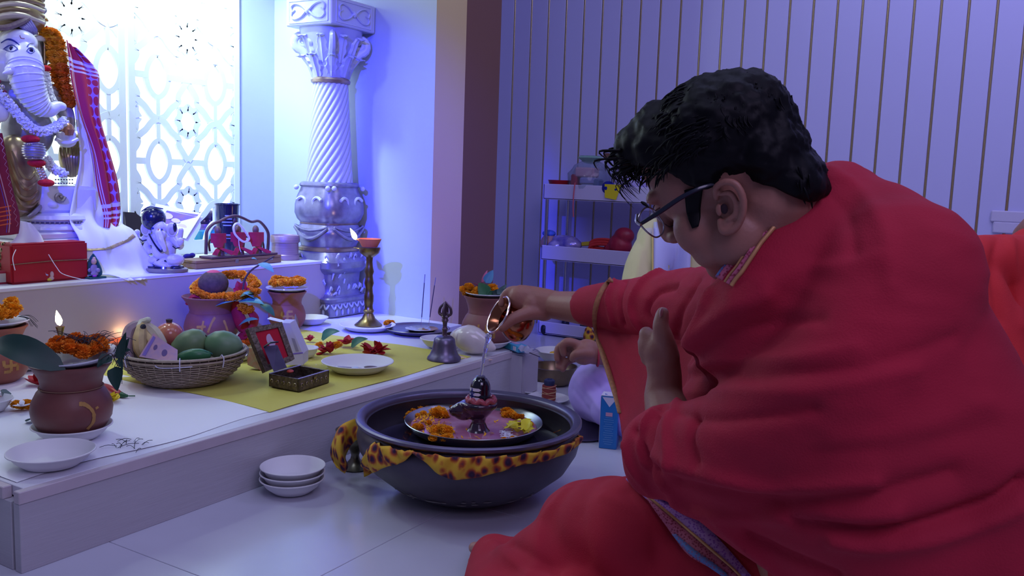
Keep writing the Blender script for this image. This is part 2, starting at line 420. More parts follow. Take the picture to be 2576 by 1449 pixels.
# paper bowl prototypes ----------------------------------------
def bowl_prof(R=.077, h=.03, b=.62):
    return [(0, .001), (R*b*.9, .0012), (R*b, .0025), (R*.82, h*.5), (R*.93, h*.93), (R*.985, h), (R, h-.0004), (R*1.0, h+.0012), (R*.975, h+.0022), (R*.92, h*.97), (R*.80, h*.52), (R*b*.96, .0045), (R*b*.86, .0032), (0, .003)]
def paper_bowl(px, py, z, label, Rpx=None, R=.077, h=.03, b=.62, group='white paper bowls', loc=None, sc=1):
    L = Vector(loc) if loc is not None else onz(px, py, z); 
    if Rpx: R = Rpx*mpp(L)
    return solo('paper_bowl', lathe(bowl_prof(R, h, b), 48, fn=lambda a, hh, k: 1+.006*math.cos(3*a+px)), m_paper, label, 'bowl', L, group)

# clay pots --------------------------------------------------------
def pot_prof(R, Hh, rim=1.0, neck=.74, base=.6):
    P = [(0, 0), (R*base, 0), (R*.82, Hh*.10), (R*.97, Hh*.24), (R, Hh*.36), (R*.96, Hh*.47), (R*(neck+.10), Hh*.60), (R*(neck+.012), Hh*.655), (R*(neck+.02), Hh*.67), (R*neck, Hh*.70), (R*(neck+.04), Hh*.80), (R*rim*.93, Hh*.93), (R*rim, Hh*.975), (R*rim, Hh*.995), (R*rim*.95, Hh), (R*neck*.95, Hh*.84), (R*neck*.9, Hh*.7), (R*.85, Hh*.5), (R*.8, Hh*.2), (0, Hh*.1)]
    return P
def prof_r(P, h):
    for (r0, h0), (r1, h1) in zip(P[1:14], P[2:15]):
        if h0 <= h <= h1 and h1 > h0: return r0+(r1-r0)*(h-h0)/(h1-h0)
    return P[4][0]
def clay_pot(L, R, Hh, label, strokes=(), m=None, rim=1.0, neck=.74):
    L = Vector(L); m = m or m_clay
    t = thing('clay_pot', label, 'pot', L, 0, 'terracotta kalash pots'); P = pot_prof(R, Hh, rim, neck)
    Q = [P[0]]+[tuple(v[:2]) for v in []]
    body = lathe([(r, h) for r, h in P], 48); part('body', body, m, t)
    a0 = math.atan2(CAM.y-L.y, CAM.x-L.x)
    if strokes:
        for st in strokes:
            pts = []
            st2 = catmull([(a, h, 0) for a, h in st], 5) if len(st) > 2 else [Vector((st[0][0]+(st[1][0]-st[0][0])*k/5, st[0][1]+(st[1][1]-st[0][1])*k/5, 0)) for k in range(6)]
            vs = []; fs = []
            nrm = [(st2[min(i+1, len(st2)-1)]-st2[max(i-1, 0)]) for i in range(len(st2))]
            for i, p in enumerate(st2):
                d = Vector((nrm[i].x*R, nrm[i].y*Hh)).normalized(); s = Vector((-d.y, d.x))*.0042*(.75+.4*random.random())
                for e in (-1, 1):
                    aa = a0+p.x+e*s.x/R; hh = p.y*Hh+e*s.y; r = prof_r(P, hh)+.0009
                    vs.append((r*math.cos(aa), r*math.sin(aa), hh))
            for i in range(len(st2)-1): fs.append((2*i, 2*i+1, 2*i+3, 2*i+2))
            part('painted_mark', G().add(vs, fs), m_ochre, t)
    return t
def swast(c, h, s=.2, hs=.10):     # hooked cross painted in turmeric, four dots
    return [[(c-s, h), (c+s, h)], [(c, h-hs), (c, h+hs)], [(c-s, h), (c-s, h+hs)], [(c+s, h), (c+s, h-hs)], [(c, h+hs), (c+s, h+hs)], [(c, h-hs), (c-s, h-hs)]]
def coco_plate(L, R, label, h=.018, tilt=0):
    L = Vector(L)
    o = solo('earthen_plate', lathe([(0, 0), (R*.55, 0), (R*.9, h*.75), (R, h), (R*.99, h+.0025), (R*.93, h), (R*.5, .004), (0, .004)], 40), mat('plate_white', '#c8cbd8', .35, coat=.3), label, 'plate', L); 
    if tilt: o.rotation_euler = tilt
    return o

# --- yellow cloth and white sheet
x0c = onz(655, 1033, HP).x
def cl(u, v):
    X = x0c+(2.43-x0c)*u+.01*math.sin(7*v); Y = 1.60+(2.42-1.60)*v+.006*math.sin(9*u)
    return (X, Y, HP+.0022+.0009*math.sin(17*u+5*v)+.0008*math.sin(23*v))
solo('yellow_cloth', grid(cl, 30, 30, thick=.0012), m_yel, 'bright yellow cotton cloth spread flat on the platform', 'cloth', (2, 2, HP), world=True)
def ws(u, v):
    X = .895+(x0c+.03-.895)*u; Y = 1.598+.012*math.sin(9*u)+(2.4-1.598)*v
    return (X, Y, HP+.0008+.0012*(1+math.sin(6*u+9*v))*.5*(1-v))
solo('white_paper_sheet', grid(ws, 30, 24, thick=.0004), m_white, 'thin white sheet laid over the left end of the platform', 'paper', (1.2, 2, HP), world=True)

# --- foreground pot with its bowl, plate, marigolds, leaves
LA = onz(183, 1098, HP+.004); s = mpp(LA)
paper_bowl(183, 1100, HP+.003, 'white paper bowl under the large foreground clay pot', R=.082, loc=(LA.x, LA.y, HP+.003), h=.028, b=.66)
LA = LA+Vector((0, 0, .008))
pA = clay_pot(LA, .0825, .158, 'large dark terracotta pot nearest the platform corner, hook mark on its side', [[(.18, .52), (.34, .50), (.5, .40), (.52, .26), (.40, .15)], [(.62, .45), (.64, .42)]], m_clay2, rim=.99)
part('rim_thread', tube([(.064*math.cos(a)*1.0, .064*math.sin(a), .158*.665) for a in [2*PI*i/40 for i in range(40)]], .0012, 5, closed=True), mat('jute', '#8a6a55', .9), pA)
TA = Vector((LA.x, LA.y, LA.z+.150))
coco_plate(TA+Vector((.012, -.006, .002)), .083, 'white glazed saucer on top of the foreground clay pot', .022, (0, -.13, 0))
gA = garland('marigold_garland', 'orange marigold garland heaped on the foreground pot saucer', TA+Vector((.015, 0, .034)), .048, 13, 1.05, meshes=BL2, group='marigold garlands', up=.012)
for q in ((.0, .02, .02), (.03, -.02, .018), (-.02, 0, .01)): put_bloom(gA, TA+Vector((.02+q[0], q[1], .035+q[2])), 1.0, BL2)
dA = mpp(TA)*FPX
leafA = leafg(A(165, 930, dA-.075), A(5, 895, dA-.02), .06, A(100, 700, dA-.3)-A(100, 880, dA), sag=.35, fold=.15, pts=12, thick=.0008)
solo('betel_leaf', leafA, m_dgreen, 'broad dark green leaf arching left off the foreground pot', 'leaf', A(165, 930, dA-.07), world=True)
g = G()
for k in range(46):
    a = A(225+random.uniform(-40, 50), 862+random.uniform(-8, 6), dA+random.uniform(-.03, .05)); b = a+Vector((random.uniform(-.05, .05), random.uniform(-.04, .04), random.uniform(-.002, .025)))
    m_ = a.lerp(b, .5)+Vector((0, 0, random.uniform(0, .014))); tube(catmull([a, m_, b], 3), .0006, 4, g)
for k in range(30):
    a = A(300+random.uniform(-10, 12), 890+random.uniform(-20, 20), dA+random.uniform(-.03, .03)); b = a+Vector((random.uniform(-.02, .03), random.uniform(-.02, .02), random.uniform(-.05, .02)))
    tube(catmull([a, a.lerp(b, .5)+Vector((0, 0, .008)), b], 3), .0006, 4, g)
solo('durva_grass', g, m_grass, 'tangle of dark dried grass blades on the foreground pot', 'grass', TA, world=True, kind='stuff')
sp_ = thing('basil_sprig', 'dark sprig with leaves hanging off the right of the foreground pot', 'leaves', A(285, 900, dA-.03))
part('stem', tube(catmull([A(250, 905, dA-.05), A(280, 890, dA-.04), A(300, 920, dA-.04), A(312, 800+40, dA-.03)], 5), .0012, 5), m_twig, sp_, True)
for (x, y, x2, y2, w, mm) in ((291, 922, 296, 984, .036, m_dgreen), (300, 905, 318, 835, .022, m_dgreen), (303, 890, 326, 850, .018, m_dgreen), (280, 895, 255, 915, .02, m_dgreen), (300, 900, 310, 930, .014, m_dgreen), (270, 890, 245, 925, .02, m_dgreen), (298, 880, 330, 880, .014, m_dgreen)):
    part('leaf', leafg(A(x, y, dA-.035), A(x2, y2, dA-.045), w, -_c, sag=.05, heart=True), mm, sp_, True)
# --- bowls in front and at left
paper_bowl(130, 1170, HP+.0015, 'empty white paper bowl at the platform corner, nearest the camera', Rpx=103)
pbL = paper_bowl(-28, 1035, HP+.002, 'white paper bowl cut by the left edge of the picture', Rpx=56)
paper_bowl(82, 925, HP+.002, 'white paper bowl behind the foreground pot leaf', Rpx=62)
paper_bowl(-10, 925, HP+.002, 'white paper bowl at the left edge under the left clay pot', Rpx=58)
L = onz(-20, 1010, HP+.012)
t = thing('red_blossom', 'dark red blossom lying in the bowl cut by the left edge', 'flower', L)
for k in range(6): part('petal', leafg(L, L+Vector((.03*math.cos(k), .03*math.sin(k), .012)), .018, (0, 0, 1), sag=.2), m_red, t, True)

def petals(name, label, px, py, n, mm, L_=.035, w=.024, z=.004, seed=1, up=.5, cat='flower'):
    rnd = random.Random(seed); c = onz(px, py, HP+z); t = thing(name, label, cat, c)
    for k in range(n):
        a = 2*PI*k/n+rnd.uniform(-.3, .3); e = rnd.uniform(.2, up); l = L_*rnd.uniform(.8, 1.15)
        d = Vector((math.cos(a)*math.cos(e), math.sin(a)*math.cos(e), math.sin(e)))
        part('petal', leafg(c, c+d*l, w, (0, 0, 1), sag=rnd.uniform(-.2, .3), fold=.35, pts=8), mm, t, True)
    return t
petals('hibiscus_flower', 'red wilted hibiscus left of the foreground clay pot', 97, 968, 7, m_red, .04, .03, seed=3, up=1.2)
t = petals('loose_marigold', 'crushed orange marigold with white petals left of the foreground pot', 55, 1022, 5, m_white, .02, .012, .018, seed=4)
put_bloom(t, onz(45, 1020, HP+.014), .95); put_bloom(t, onz(68, 1018, HP+.014), .9)
solo('betel_leaf', leafg(onz(28, 990, HP+.004), onz(22, 985, HP+.045), .03, _c*-1, heart=True), mat('leaf_grey', '#4f6f6c', .5), 'grey green leaf standing near the left edge bowl', 'leaf', onz(28, 990, HP), world=True)
solo('betel_leaf', leafg(onz(66, 1060, HP+.003), onz(105, 1052, HP+.012), .036, (0, 0, 1)), mat('leaf_grey', '#4f6f6c', .5), 'grey green leaf tucked against the left of the foreground pot', 'leaf', onz(80, 1055, HP), world=True)
petals('yellow_flower', 'crumpled yellow flower right of the foreground pot', 284, 1010, 7, mat('yellow_petal', '#e3cc1f', .6), .03, .026, seed=8, up=1.3)
ch = thing('chilli', 'red chilli with green cap lying right of the foreground pot', 'chilli', onz(290, 985, HP+.01))
part('pod', tube(catmull([onz(262, 968, HP+.010), onz(280, 980, HP+.012), onz(300, 992, HP+.010)], 4), [.004, .009, .011, .009], 10, round_end=True), mat('chilli', '#a32a33', .3), ch, True)
part('cap', tube(catmull([onz(298, 991, HP+.010), onz(312, 995, HP+.009), onz(322, 996, HP+.008)], 4), [.0095, .006, .003], 8), m_green, ch, True)
part('stalk', tube([onz(320, 996, HP+.007), onz(340, 996, HP+.006)], .0016, 6), m_green, ch, True)
for i, (px, py, l) in enumerate(((325, 1120, 'dark dried grass on the bare platform edge'), (160, 1085, 'thin dry grass near the foreground bowls'))):
    g = G(); rnd = random.Random(i+3)
    for k in range(16 if i == 0 else 4):
        a = onz(px+rnd.uniform(-34, 34), py+rnd.uniform(-10, 10), HP+.003); b = a+Vector((rnd.uniform(-.035, .035), rnd.uniform(-.03, .03), rnd.uniform(0, .008)))
        tube(catmull([a, a.lerp(b, .5)+Vector((0, 0, .004)), b], 3), .0006, 4, g)
    solo('grass_blades', g, m_grass, l, 'grass', onz(px, py, HP), world=True, kind='stuff')

# --- left edge pot
LB = row(-12, 2.41, HP)
clay_pot(LB, .088, .155, 'terracotta pot cut by the left edge, below the ledge', swast(.45, .36), rim=.95)
TB = LB+Vector((0, 0, .15)); coco_plate(TB, .088, 'white saucer on the pot at the left edge')
garland('marigold_garland', 'bright marigold garland piled on the pot at the left edge', TB+Vector((0, 0, .035)), .05, 12, 1.15, group='marigold garlands', up=.03)
g = G()
for k in range(8):
    a = TB+Vector((.04, -.05, .03)); b = a+Vector((.03+.03*random.random(), 0, -.04+.02*random.random())); tube(catmull([a, a.lerp(b, .6)+Vector((0, 0, .012)), b], 3), .0006, 4, g)
solo('durva_grass', g, m_grass, 'few grass blades drooping off the pot at the left edge', 'grass', TB, world=True, kind='stuff')

# --- clay lamps with flames
m_flame = mat('flame', '#ffffff', .5, emit='#ffe9b0', estr=9)
m_diya = mat('diya_clay', '#cf6f45', .6)
def flame(p, h, parent, lean=(0, 0)):
    g = lathe([(0, 0), (h*.14, h*.12), (h*.2, h*.32), (h*.15, h*.6), (h*.05, h*.88), (0, h)], 12, p, (lean[0], lean[1], 1))
    part('flame', g, m_flame, parent, True)
    l = bpy.data.lights.new('flame_light', 'POINT'); l.energy = .22; l.color = (1, .55, .22); l.shadow_soft_size = h*.3
    o = bpy.data.objects.new('flame_light', l); COL.objects.link(o); o.parent = parent; o.location = Vector(p)+Vector((0, 0, h*.5))-wl(parent)
def diya(L, R, h, label, fl=None, fh=.03, rim=1):
    L = Vector(L); t = thing('clay_lamp', label, 'oil lamp', L)
    part('bowl', lathe([(0, 0), (R*.55, 0), (R*.9, h*.6), (R, h), (R*.94, h), (R*.8, h*.55), (R*.4, h*.3), (0, h*.25)], 28), m_diya, t)
    part('oil', lathe([(0, h*.62), (R*.83, h*.62)], 24), mat('oil', '#5b3a22', .08, coat=.5), t)
    if fl is not None: part('wick', tube([L+Vector(fl)*.5+Vector((0, 0, h*.6)), L+Vector(fl)+Vector((0, 0, h*1.15))], .0016, 6), mat('wick', '#3a2a22', .9), t, True); flame(L+Vector(fl)+Vector((0, 0, h*1.1)), fh, t)
    return t
Lf = row(155, 2.28, HP); zf = Lf.z
fl_loc = Vector((Lf.x, Lf.y, 0)); q = A(155, 815, mpp((Lf.x, Lf.y, .25))*FPX)
t = thing('brass_lamp', 'small brass lamp with tall flame behind the foreground pot', 'oil lamp', (Lf.x, Lf.y, HP))
part('stand', lathe([(0, 0), (.032, 0), (.03, .006), (.008, .02), (.006, q.z-HP-.03), (.010, q.z-HP-.012), (.012, q.z-HP-.006), (0, q.z-HP-.008)], 20), m_brass, t)
flame(Vector((Lf.x, Lf.y, q.z-.004)), .045, t, (-.15, .1))
Lo = onz(300, 868, HP+.03); Lo = Vector((Lo.x, Lo.y, HP+.03))
paper_bowl(0, 0, 0, 'white paper bowl holding the clay lamp behind the basket', R=.075, loc=(Lo.x+.0, Lo.y, HP+.0025))
diya((Lo.x, Lo.y, HP+.010), .052, .035, 'orange clay lamp in a paper bowl left behind the basket', (.045, .02, 0), .028)
La = onz(112, 895, HP); ap = thing('apple', 'pale pink apple behind the foreground pot leaf', 'fruit', (La.x, La.y, HP+.034))
part('flesh', lathe([(0, -.024), (.012, -.03), (.028, -.024), (.038, -.004), (.037, .012), (.026, .027), (.010, .029), (0, .022)], 24), mat('apple_pale', '#b5637a', .35, var=.4, vscale=25, col2='#d8b0a0'), ap)
part('stalk', tube([(0, 0, .02), (.003, 0, .038)], .0012, 5), m_twig, ap)

# --- fruit basket
LK = onz(463, 957, HP+.003); LK.z = HP+.004; sK = mpp(LK)
bk = thing('fruit_basket', 'woven cane basket full of fruit on the platform', 'basket', LK)
m_cane = mat('cane', '#a99a86', .6, var=.3, vscale=60); m_cane2 = mat('cane_dark', '#6e6258', .7)
RB = 148*sK; HB = .088
def bprof(t): return RB*(.56+.44*math.sin(t*PI/2*1.0)**.9), HB*(t**1.25)
part('inner_shell', lathe([(0, .002), (RB*.5, .002)]+[(bprof(t)[0]-.004, bprof(t)[1]+.001) for t in [i/8 for i in range(1, 9)]]+[(bprof(t)[0]-.006, bprof(t)[1]+.002) for t in [1-i/8 for i in range(8)]]+[(0, .005)], 48), m_cane2, bk)
NR = 15; NS = 44
for k in range(NR):
    t_ = (k+.6)/NR*.93; r, h = bprof(t_)
    P = [Vector(((r+.0022*math.cos(NS/2*a+PI*(k % 2)))*math.cos(a), (r+.0022*math.cos(NS/2*a+PI*(k % 2)))*math.sin(a), h)) for a in [2*PI*i/(NS*2) for i in range(NS*2)]]
    part('strand', tube(P, .0030, 5, closed=True, up=(0, 0, 1), flat=.8), m_cane, bk)
g = G()
for k in range(NS):
    a = 2*PI*k/NS; tube([((bprof(t_)[0])*math.cos(a), (bprof(t_)[0])*math.sin(a), bprof(t_)[1]) for t_ in [i/7 for i in range(8)]], .0016, 4, g)
part('ribs', g, m_cane, bk, kind='stuff')
for dz, rr in ((.0, .0055), (-.011, .0045)):
    part('rim', tube([((RB+.002)*math.cos(a), (RB+.002)*math.sin(a), HB+dz) for a in [2*PI*i/64 for i in range(64)]], rr, 8, closed=True, flat=.7), m_cane, bk)
m_tie = mat('white_tie', '#c9c9e0', .5)
a0 = math.atan2(-LK.y, -LK.x)
for da in (-.06, .62, -1.0, 1.5):
    a = a0+da; part('tie', tube([((RB+r_)*math.cos(a), (RB+r_)*math.sin(a), HB+z_) for r_, z_ in ((-.006, .002), (0, .0075), (.008, 0), (.008, -.012), (.004, -.026))], .0016, 6), m_tie, bk)
part('tie', tube(catmull([((RB+.008)*math.cos(a0+x_), (RB+.008)*math.sin(a0+x_), HB-.014-y_) for x_, y_ in ((-.42, -.004), (-.36, .002), (-.2, .002), (-.04, .001), (.12, 0))], 4), .0013, 5), m_tie, bk)
dK = sK*FPX
def fruit(name, label, px, py, d, r, m, rz=0, tilt=0, cat='fruit', prof=None):
    c = A(px, py, d); t = thing(name, label, cat, c)
    return t, c
m_mango = mat('mango_green', '#7d9466', .4, var=.3, vscale=18, col2='#5d7a58')
m_mango2 = mat('mango_blush', '#7c9a78', .4, var=.4, vscale=9, col2='#4e7a4f')
def mango(px, py, d, r, m, label, dirn):
    c = A(px, py, d); t = thing('mango', label, 'fruit', c)
    g = lathe([(0, -1.05), (.35, -.98), (.7, -.75), (.93, -.3), (.98, .1), (.85, .55), (.55, .88), (.22, 1.0), (.06, .97), (0, .93)], 28)
    x, y, z = basis(dirn); g2 = G().add([x*(v[0]*r*.92)+y*(v[1]*r*.92)+z*(v[2]*r*1.12) for v in g.v], g.f); part('flesh', g2, m, t)
    part('stem_scar', lathe([(0, 0), (r*.1, 0), (r*.06, r*.12), (0, r*.12)], 8, z*(r*1.03), z), m_twig, t); return t
mango(478, 868, dK+.03, .0475, m_mango, 'yellow green mango in the middle of the basket', _r*.8+_u*.45)
mango(562, 868, dK+.03, .046, m_mango2, 'large green mango at the right of the basket', _r*-.7+_u*-.2+Vector((0, 0, .3)))
t = thing('pomegranate', 'shiny pinkish red pomegranate at the back of the basket', 'fruit', A(426, 842, dK+.085))
part('flesh', ell((0, 0, 0), (.040, .040, .037), None, 28, 16), mat('pomegranate', '#b0505c', .18, var=.35, vscale=14, coat=.4, col2='#c98a5c'), t)
part('crown', lathe([(0, .03), (.008, .035), (.010, .045), (.006, .046), (0, .036)], 10), m_twig, t)
t = thing('cucumber', 'smooth dark green cucumber lying at the front of the basket', 'vegetable', A(485, 898, dK-.055))
part('flesh', tube(catmull([A(448, 903, dK-.05), A(485, 894, dK-.06), A(520, 893, dK-.05)], 5), [.010, .0175, .0185, .0175, .012], 14, round_end=True), mat('cucumber', '#3c7a4f', .35, var=.25, vscale=20), t, True)
solo('betel_leaf', leafg(A(505, 885, dK-.05), A(535, 893, dK-.045), .03, _u, heart=True), mat('leaf_teal', '#2b6a70', .4), 'small dark teal leaf tucked between cucumber and mango', 'leaf', A(520, 885, dK), world=True)
bn = thing('banana_bunch', 'short ripe banana bunch leaning at the left of the basket', 'fruit', A(352, 850, dK))
m_ban = mat('banana', '#d9c48a', .5, var=.35, vscale=22, col2='#a58f62')
def banana(P, r, m=None): part('banana', tube(catmull(P, 6), [r*.35, r*.8, r, r, r*.9, r*.55, r*.35], 8, round_end=True), m or m_ban, bn, True)
tip = A(358, 812, dK+.01)
banana([tip, A(330, 830, dK-.0), A(322, 870, dK-.02), A(332, 905, dK-.03)], .019, mat('banana_shade', '#a993a0', .5, var=.3, vscale=30))
banana([tip, A(352, 845, dK-.03), A(352, 880, dK-.045), A(362, 908, dK-.05)], .018)
banana([tip, A(385, 835, dK+.01), A(405, 865, dK+.005), A(420, 900, dK-.0)], .019, mat('banana_pale', '#d2c8b0', .5, var=.25, vscale=30))
banana([tip, A(372, 850, dK+.0), A(385, 880, dK-.02), A(395, 905, dK-.02)], .018)
part('stalk_tip', tube([A(372, 805, dK+.005), tip, A(352, 820, dK-.005)], [.009, .013, .010], 8, round_end=True), mat('banana_stalk', '#c9cdb8', .5), bn, True)
part('dark_end', tube([A(360, 822, dK-.02), A(352, 832, dK-.027)], [.008, .006], 8, round_end=True), mat('banana_black', '#1d1a2e', .6), bn, True)
def note(u, v):
    P = [A(350, 897, dK-.075), A(446, 912, dK-.095), A(386, 838, dK-.05), A(447, 880, dK-.055)]
    p = P[0].lerp(P[1], u).lerp(P[2].lerp(P[3], u), v); return p-_c*(.006*math.sin(PI*u))
m_note = mat('banknote', '#9c86bd', .6, var=.35, vscale=40, col2='#c59aa8')
nt_ = thing('banknote', 'folded violet banknote leaning on the bananas', 'money', A(395, 880, dK-.06))
part('paper', grid(note, 10, 8, thick=.0004), m_note, nt_, True)
g = G()
for u_, v_, r_ in ((.3, .55, .008), (.62, .45, .011)):
    p = Vector(note(u_, v_))-_c*.0006; x_ = (Vector(note(u_+.05, v_))-Vector(note(u_, v_))).normalized(); y_ = (Vector(note(u_, v_+.05))-Vector(note(u_, v_))).normalized()
    g.add([p+x_*(r_*.7*math.cos(a))+y_*(r_*math.sin(a)) for a in [i*PI/8 for i in range(16)]], [tuple(range(16))])
part('printed_portrait', g, mat('banknote_ink', '#5f4a88', .6), nt_, True)
part('printed_band', grid(lambda u, v: Vector(note(.05+.1*u, .08+.84*v))-_c*.0006, 3, 5), mat('banknote_band', '#7864c0', .6), nt_, True)

# --- pot B with the big wreath
LC = row(532, 2.405, HP); LC.z = HP+.003; sC = mpp(LC)
clay_pot(LC, 66*sC, .165, 'terracotta pot behind the fruit basket, wreath above it', [[(.15, .62), (.0, .5), (-.12, .32)], [(.5, .55), (.62, .3)], [(-.55, .42), (-.2, .44)], [(-.35, .32), (-.3, .55)]], mat('terracotta_violet', '#84504f', .5, var=.25, vscale=14), rim=1.06, neck=.78)
TC = LC+Vector((0, 0, .165)); dC = sC*FPX
coc = thing('coconut', 'coconut smeared with red powder inside the wreath', 'coconut', TC+Vector((.01, 0, .04)))
part('husk', ell((0, 0, 0), (.05, .05, .045), None, 20, 12), mat('coconut_husk', '#5d4a40', .9, var=.4, vscale=80, bump=.5), coc)
part('red_smear', ell((0, 0, .010), (.038, .038, .0375), None, 16, 10), mat('vermilion', '#c0405a', .7), coc)
wt = thing('marigold_garland', 'thick marigold wreath ringing the coconut on the middle pot', 'garland', TC, 0, 'marigold garlands')
cW = A(568, 722, dC-.01)
for i in range(21):
    a = 2*PI*i/21; p = cW+_r*(.096*math.cos(a))+_u*(.040*math.sin(a))*1.0+_c*(.06*math.sin(a)); put_bloom(wt, p+Vector((0, 0, .004*random.random())), 1.35)
for (x, y) in ((600, 742), (612, 775), (625, 780), (642, 735), (640, 750)): put_bloom(wt, A(x, y, dC-.05), 1.2)
for i, (P, w) in enumerate((([(590, 760), (600, 800), (618, 835), (600, 850)], .03), ([(625, 780), (640, 800), (632, 830), (615, 845)], .026), ([(470, 765), (490, 745), (515, 752)], .022))):
    if i == 0: ssh = thing('red_cloth_sash', 'crimson cloth knotted below the wreath of the middle pot', 'cloth', A(600, 800, dC-.03))
    part('fold', tube(catmull([A(x, y, dC-.03-.01*i) for x, y in P], 5), [w*.6, w, w*.9, w*.4], 12, flat=.45), mat('crimson_cloth', '#a3122e', .8, var=.3, vscale=40, bump=.5, bscale=60), ssh, True)
t = thing('hibiscus_flower', 'dark red hibiscus standing at the right of the wreath', 'flower', A(612, 725, dC-.04))
for k in range(6): part('petal', leafg(A(608, 735, dC-.045), A(608, 735, dC-.045)+_r*(.028*math.cos(k*1.05))+_u*(.03*math.sin(k*1.05)+.012), .028, -_c, sag=.15), m_red, t, True)
tw = thing('mango_twig', 'bent bare twig with leaves rising from the middle pot', 'twig', A(615, 745, dC-.04))
part('branch', tube(catmull([A(612, 748, dC-.05), A(612, 722, dC-.05), A(617, 700, dC-.05), A(632, 680, dC-.05), A(655, 665, dC-.05), A(680, 650, dC-.05), A(690, 645, dC-.05)], 4), [.0045, .0035, .003, .0022], 7), m_twig, tw, True)
for (x, y, x2, y2, w, mm) in ((648, 655, 632, 652, .018, m_teal), (650, 663, 688, 690, .032, m_teal), (645, 752, 610, 740, .028, m_teal), (600, 752, 542, 775, .040, m_teal), (600, 758, 665, 772, .040, mat('leaf_mint', '#4f9a86', .5, var=.2, vscale=20)), (655, 765, 690, 800, .030, m_green), (640, 735, 605, 750, .022, m_green), (600, 820, 652, 808, .030, mat('leaf_mint', '#4f9a86', .5))):
    part('leaf', leafg(A(x, y, dC-.06), A(x2, y2, dC-.08), w, Vector((-.3, -.3, 1)), sag=.15, pts=10), mm, tw, True)
t = petals('loose_marigold', 'orange marigolds crushed beside the ornate box and middle pot', 610, 858, 4, m_teal, .03, .02, .01, seed=14)
for (x, y) in ((600, 845), (612, 850), (622, 846), (655, 815), (662, 820)): put_bloom(t, onz(x, y+14, HP+.016), .85, BL2)

# --- pot C below the ledge end
LD = row(722, 2.43, HP); LD.z = HP+.002; sD = mpp(LD)
clay_pot(LD, 46*sD, .146, 'terracotta pot with ochre cross standing below the ledge end', swast(.02, .40, .30, .12), rim=1.03, neck=.76)
TD = LD+Vector((0, 0, .143)); coco_plate(TD+Vector((0, 0, -.002)), .079, 'white saucer on the pot below the ledge end', .017)
garland('marigold_garland', 'dense marigold garland coiled on the pot below the ledge end', TD+Vector((0, 0, .032)), .052, 14, 1.15, group='marigold garlands', up=.012)
# --- horn shaped shell by pot C
t = thing('dried_gourd', 'beige dried gourd shell with pointed brown tip beside the ledge pot', 'shell', row(715, 2.31, HP+.02))
part('shell', tube(catmull([row(684, 2.33, HP+.022), row(703, 2.32, HP+.025), row(722, 2.31, HP+.024), row(740, 2.30, HP+.022)], 4), [.008, .02, .021, .013], 12, round_end=True), mat('gourd', '#b8a890', .6, var=.4, vscale=40), t, True)
part('pointed_tip', tube(catmull([row(733, 2.30, HP+.022), row(744, 2.29, HP+.05), row(743, 2.29, HP+.085)], 4), [.018, .011, .001], 10), mat('horn', '#8f7c5c', .5, var=.3, vscale=30), t, True)
# --- bowls on the yellow cloth
paper_bowl(0, 0, 0, 'white paper bowl near the ledge corner on yellow cloth', R=.070, h=.026, loc=row(781, 2.44, HP+.0035))
bs_ = paper_bowl(925, 829, HP+.004, 'white paper plate under the brass lamp stand', Rpx=70, h=.02, b=.72)
paper_bowl(768, 898, HP+.004, 'small white paper bowl behind the white carton', Rpx=33, h=.03)
pb = paper_bowl(900, 933, HP+.004, 'wide white paper plate holding a spoon, front of the yellow cloth', Rpx=90, h=.03, b=.66)
paper_bowl(1103, 872, HP+.004, 'white paper bowl partly hidden by the bell', Rpx=47, h=.03)
paper_bowl(600, 905, HP+.004, 'white paper bowl peeking out right of the basket', Rpx=38, h=.02)
c = onz(900, 926, HP+.012)
t = thing('spoon', 'dark spoon lying across the wide paper plate', 'spoon', c)
x_ = _r; y_ = Vector((0, 0, 1)).cross(_r).normalized()
part('handle', tube([c-x_*.062+y_*.004+Vector((0, 0, .003)), c+x_*.012+y_*.0], [.007, .005, .003], 8, flat=.35, up=(0, 0, 1)), m_steel, t, True)
part('bowl', ell(c+x_*.040+Vector((0, 0, .003)), (.022, .014, .0035), None, 16, 8, Matrix.Rotation(YAW-PI/2, 3, 'Z')), mat('dark_wood', '#4b3236', .4), t, True)
solo('camphor_wrapper', box(onz(893, 926, HP+.015), (.02, .012, .006), .001), mat('pale_wrap', '#bcd4ea', .4), 'pale wrapped camphor square beside the spoon', 'wrapper', onz(893, 926, HP), world=True)
# blobs of flowers in the middle of the cloth
def heap(px, py, items, label):
    t = thing('flower_heap', label, 'flowers', onz(px, py, HP+.004)); rnd = random.Random(px)
    for kind, x, y, z, s in items:
        if kind == 'm': put_bloom(t, onz(x, y, HP+.014+z), s)
        elif kind == 'l': b = onz(x, y, HP+.008+z); part('leaf', leafg(b-_r*.03, b+_r*.035*s+Vector((0, 0, .02)), .045*s, Vector((-.3, -.5, .8)), sag=.25, heart=True), m_green, t, True)
        else:
            b = onz(x, y, HP+.006+z)
            for k in range(7):
                a = k*.9+rnd.random(); e = rnd.uniform(.1, 1.3); d = Vector((math.cos(a)*math.cos(e), math.sin(a)*math.cos(e), math.sin(e)))
                part('petal', leafg(b, b+d*.040*s, .028*s, (0, 0, 1), sag=rnd.uniform(-.3, .3), fold=.5, pts=8), m_red, t, True)
    return t
heap(835, 880, [('r', 830, 888, 0, 1.0), ('m', 803, 868, 0, .9), ('m', 848, 868, .018, 1.0), ('r', 872, 866, .006, .95), ('l', 830, 853, .01, 1.1), ('r', 780, 858, 0, .6), ('r', 815, 888, 0, .8)], 'red and orange blossoms with a green leaf heaped on yellow cloth')
heap(940, 880, [('r', 925, 892, 0, 1.1), ('r', 950, 886, .006, 1.15), ('l', 905, 872, .004, .9)], 'crimson hibiscus blossom with pointed petals beside the flower heap')
g = G(); rnd = random.Random(2)
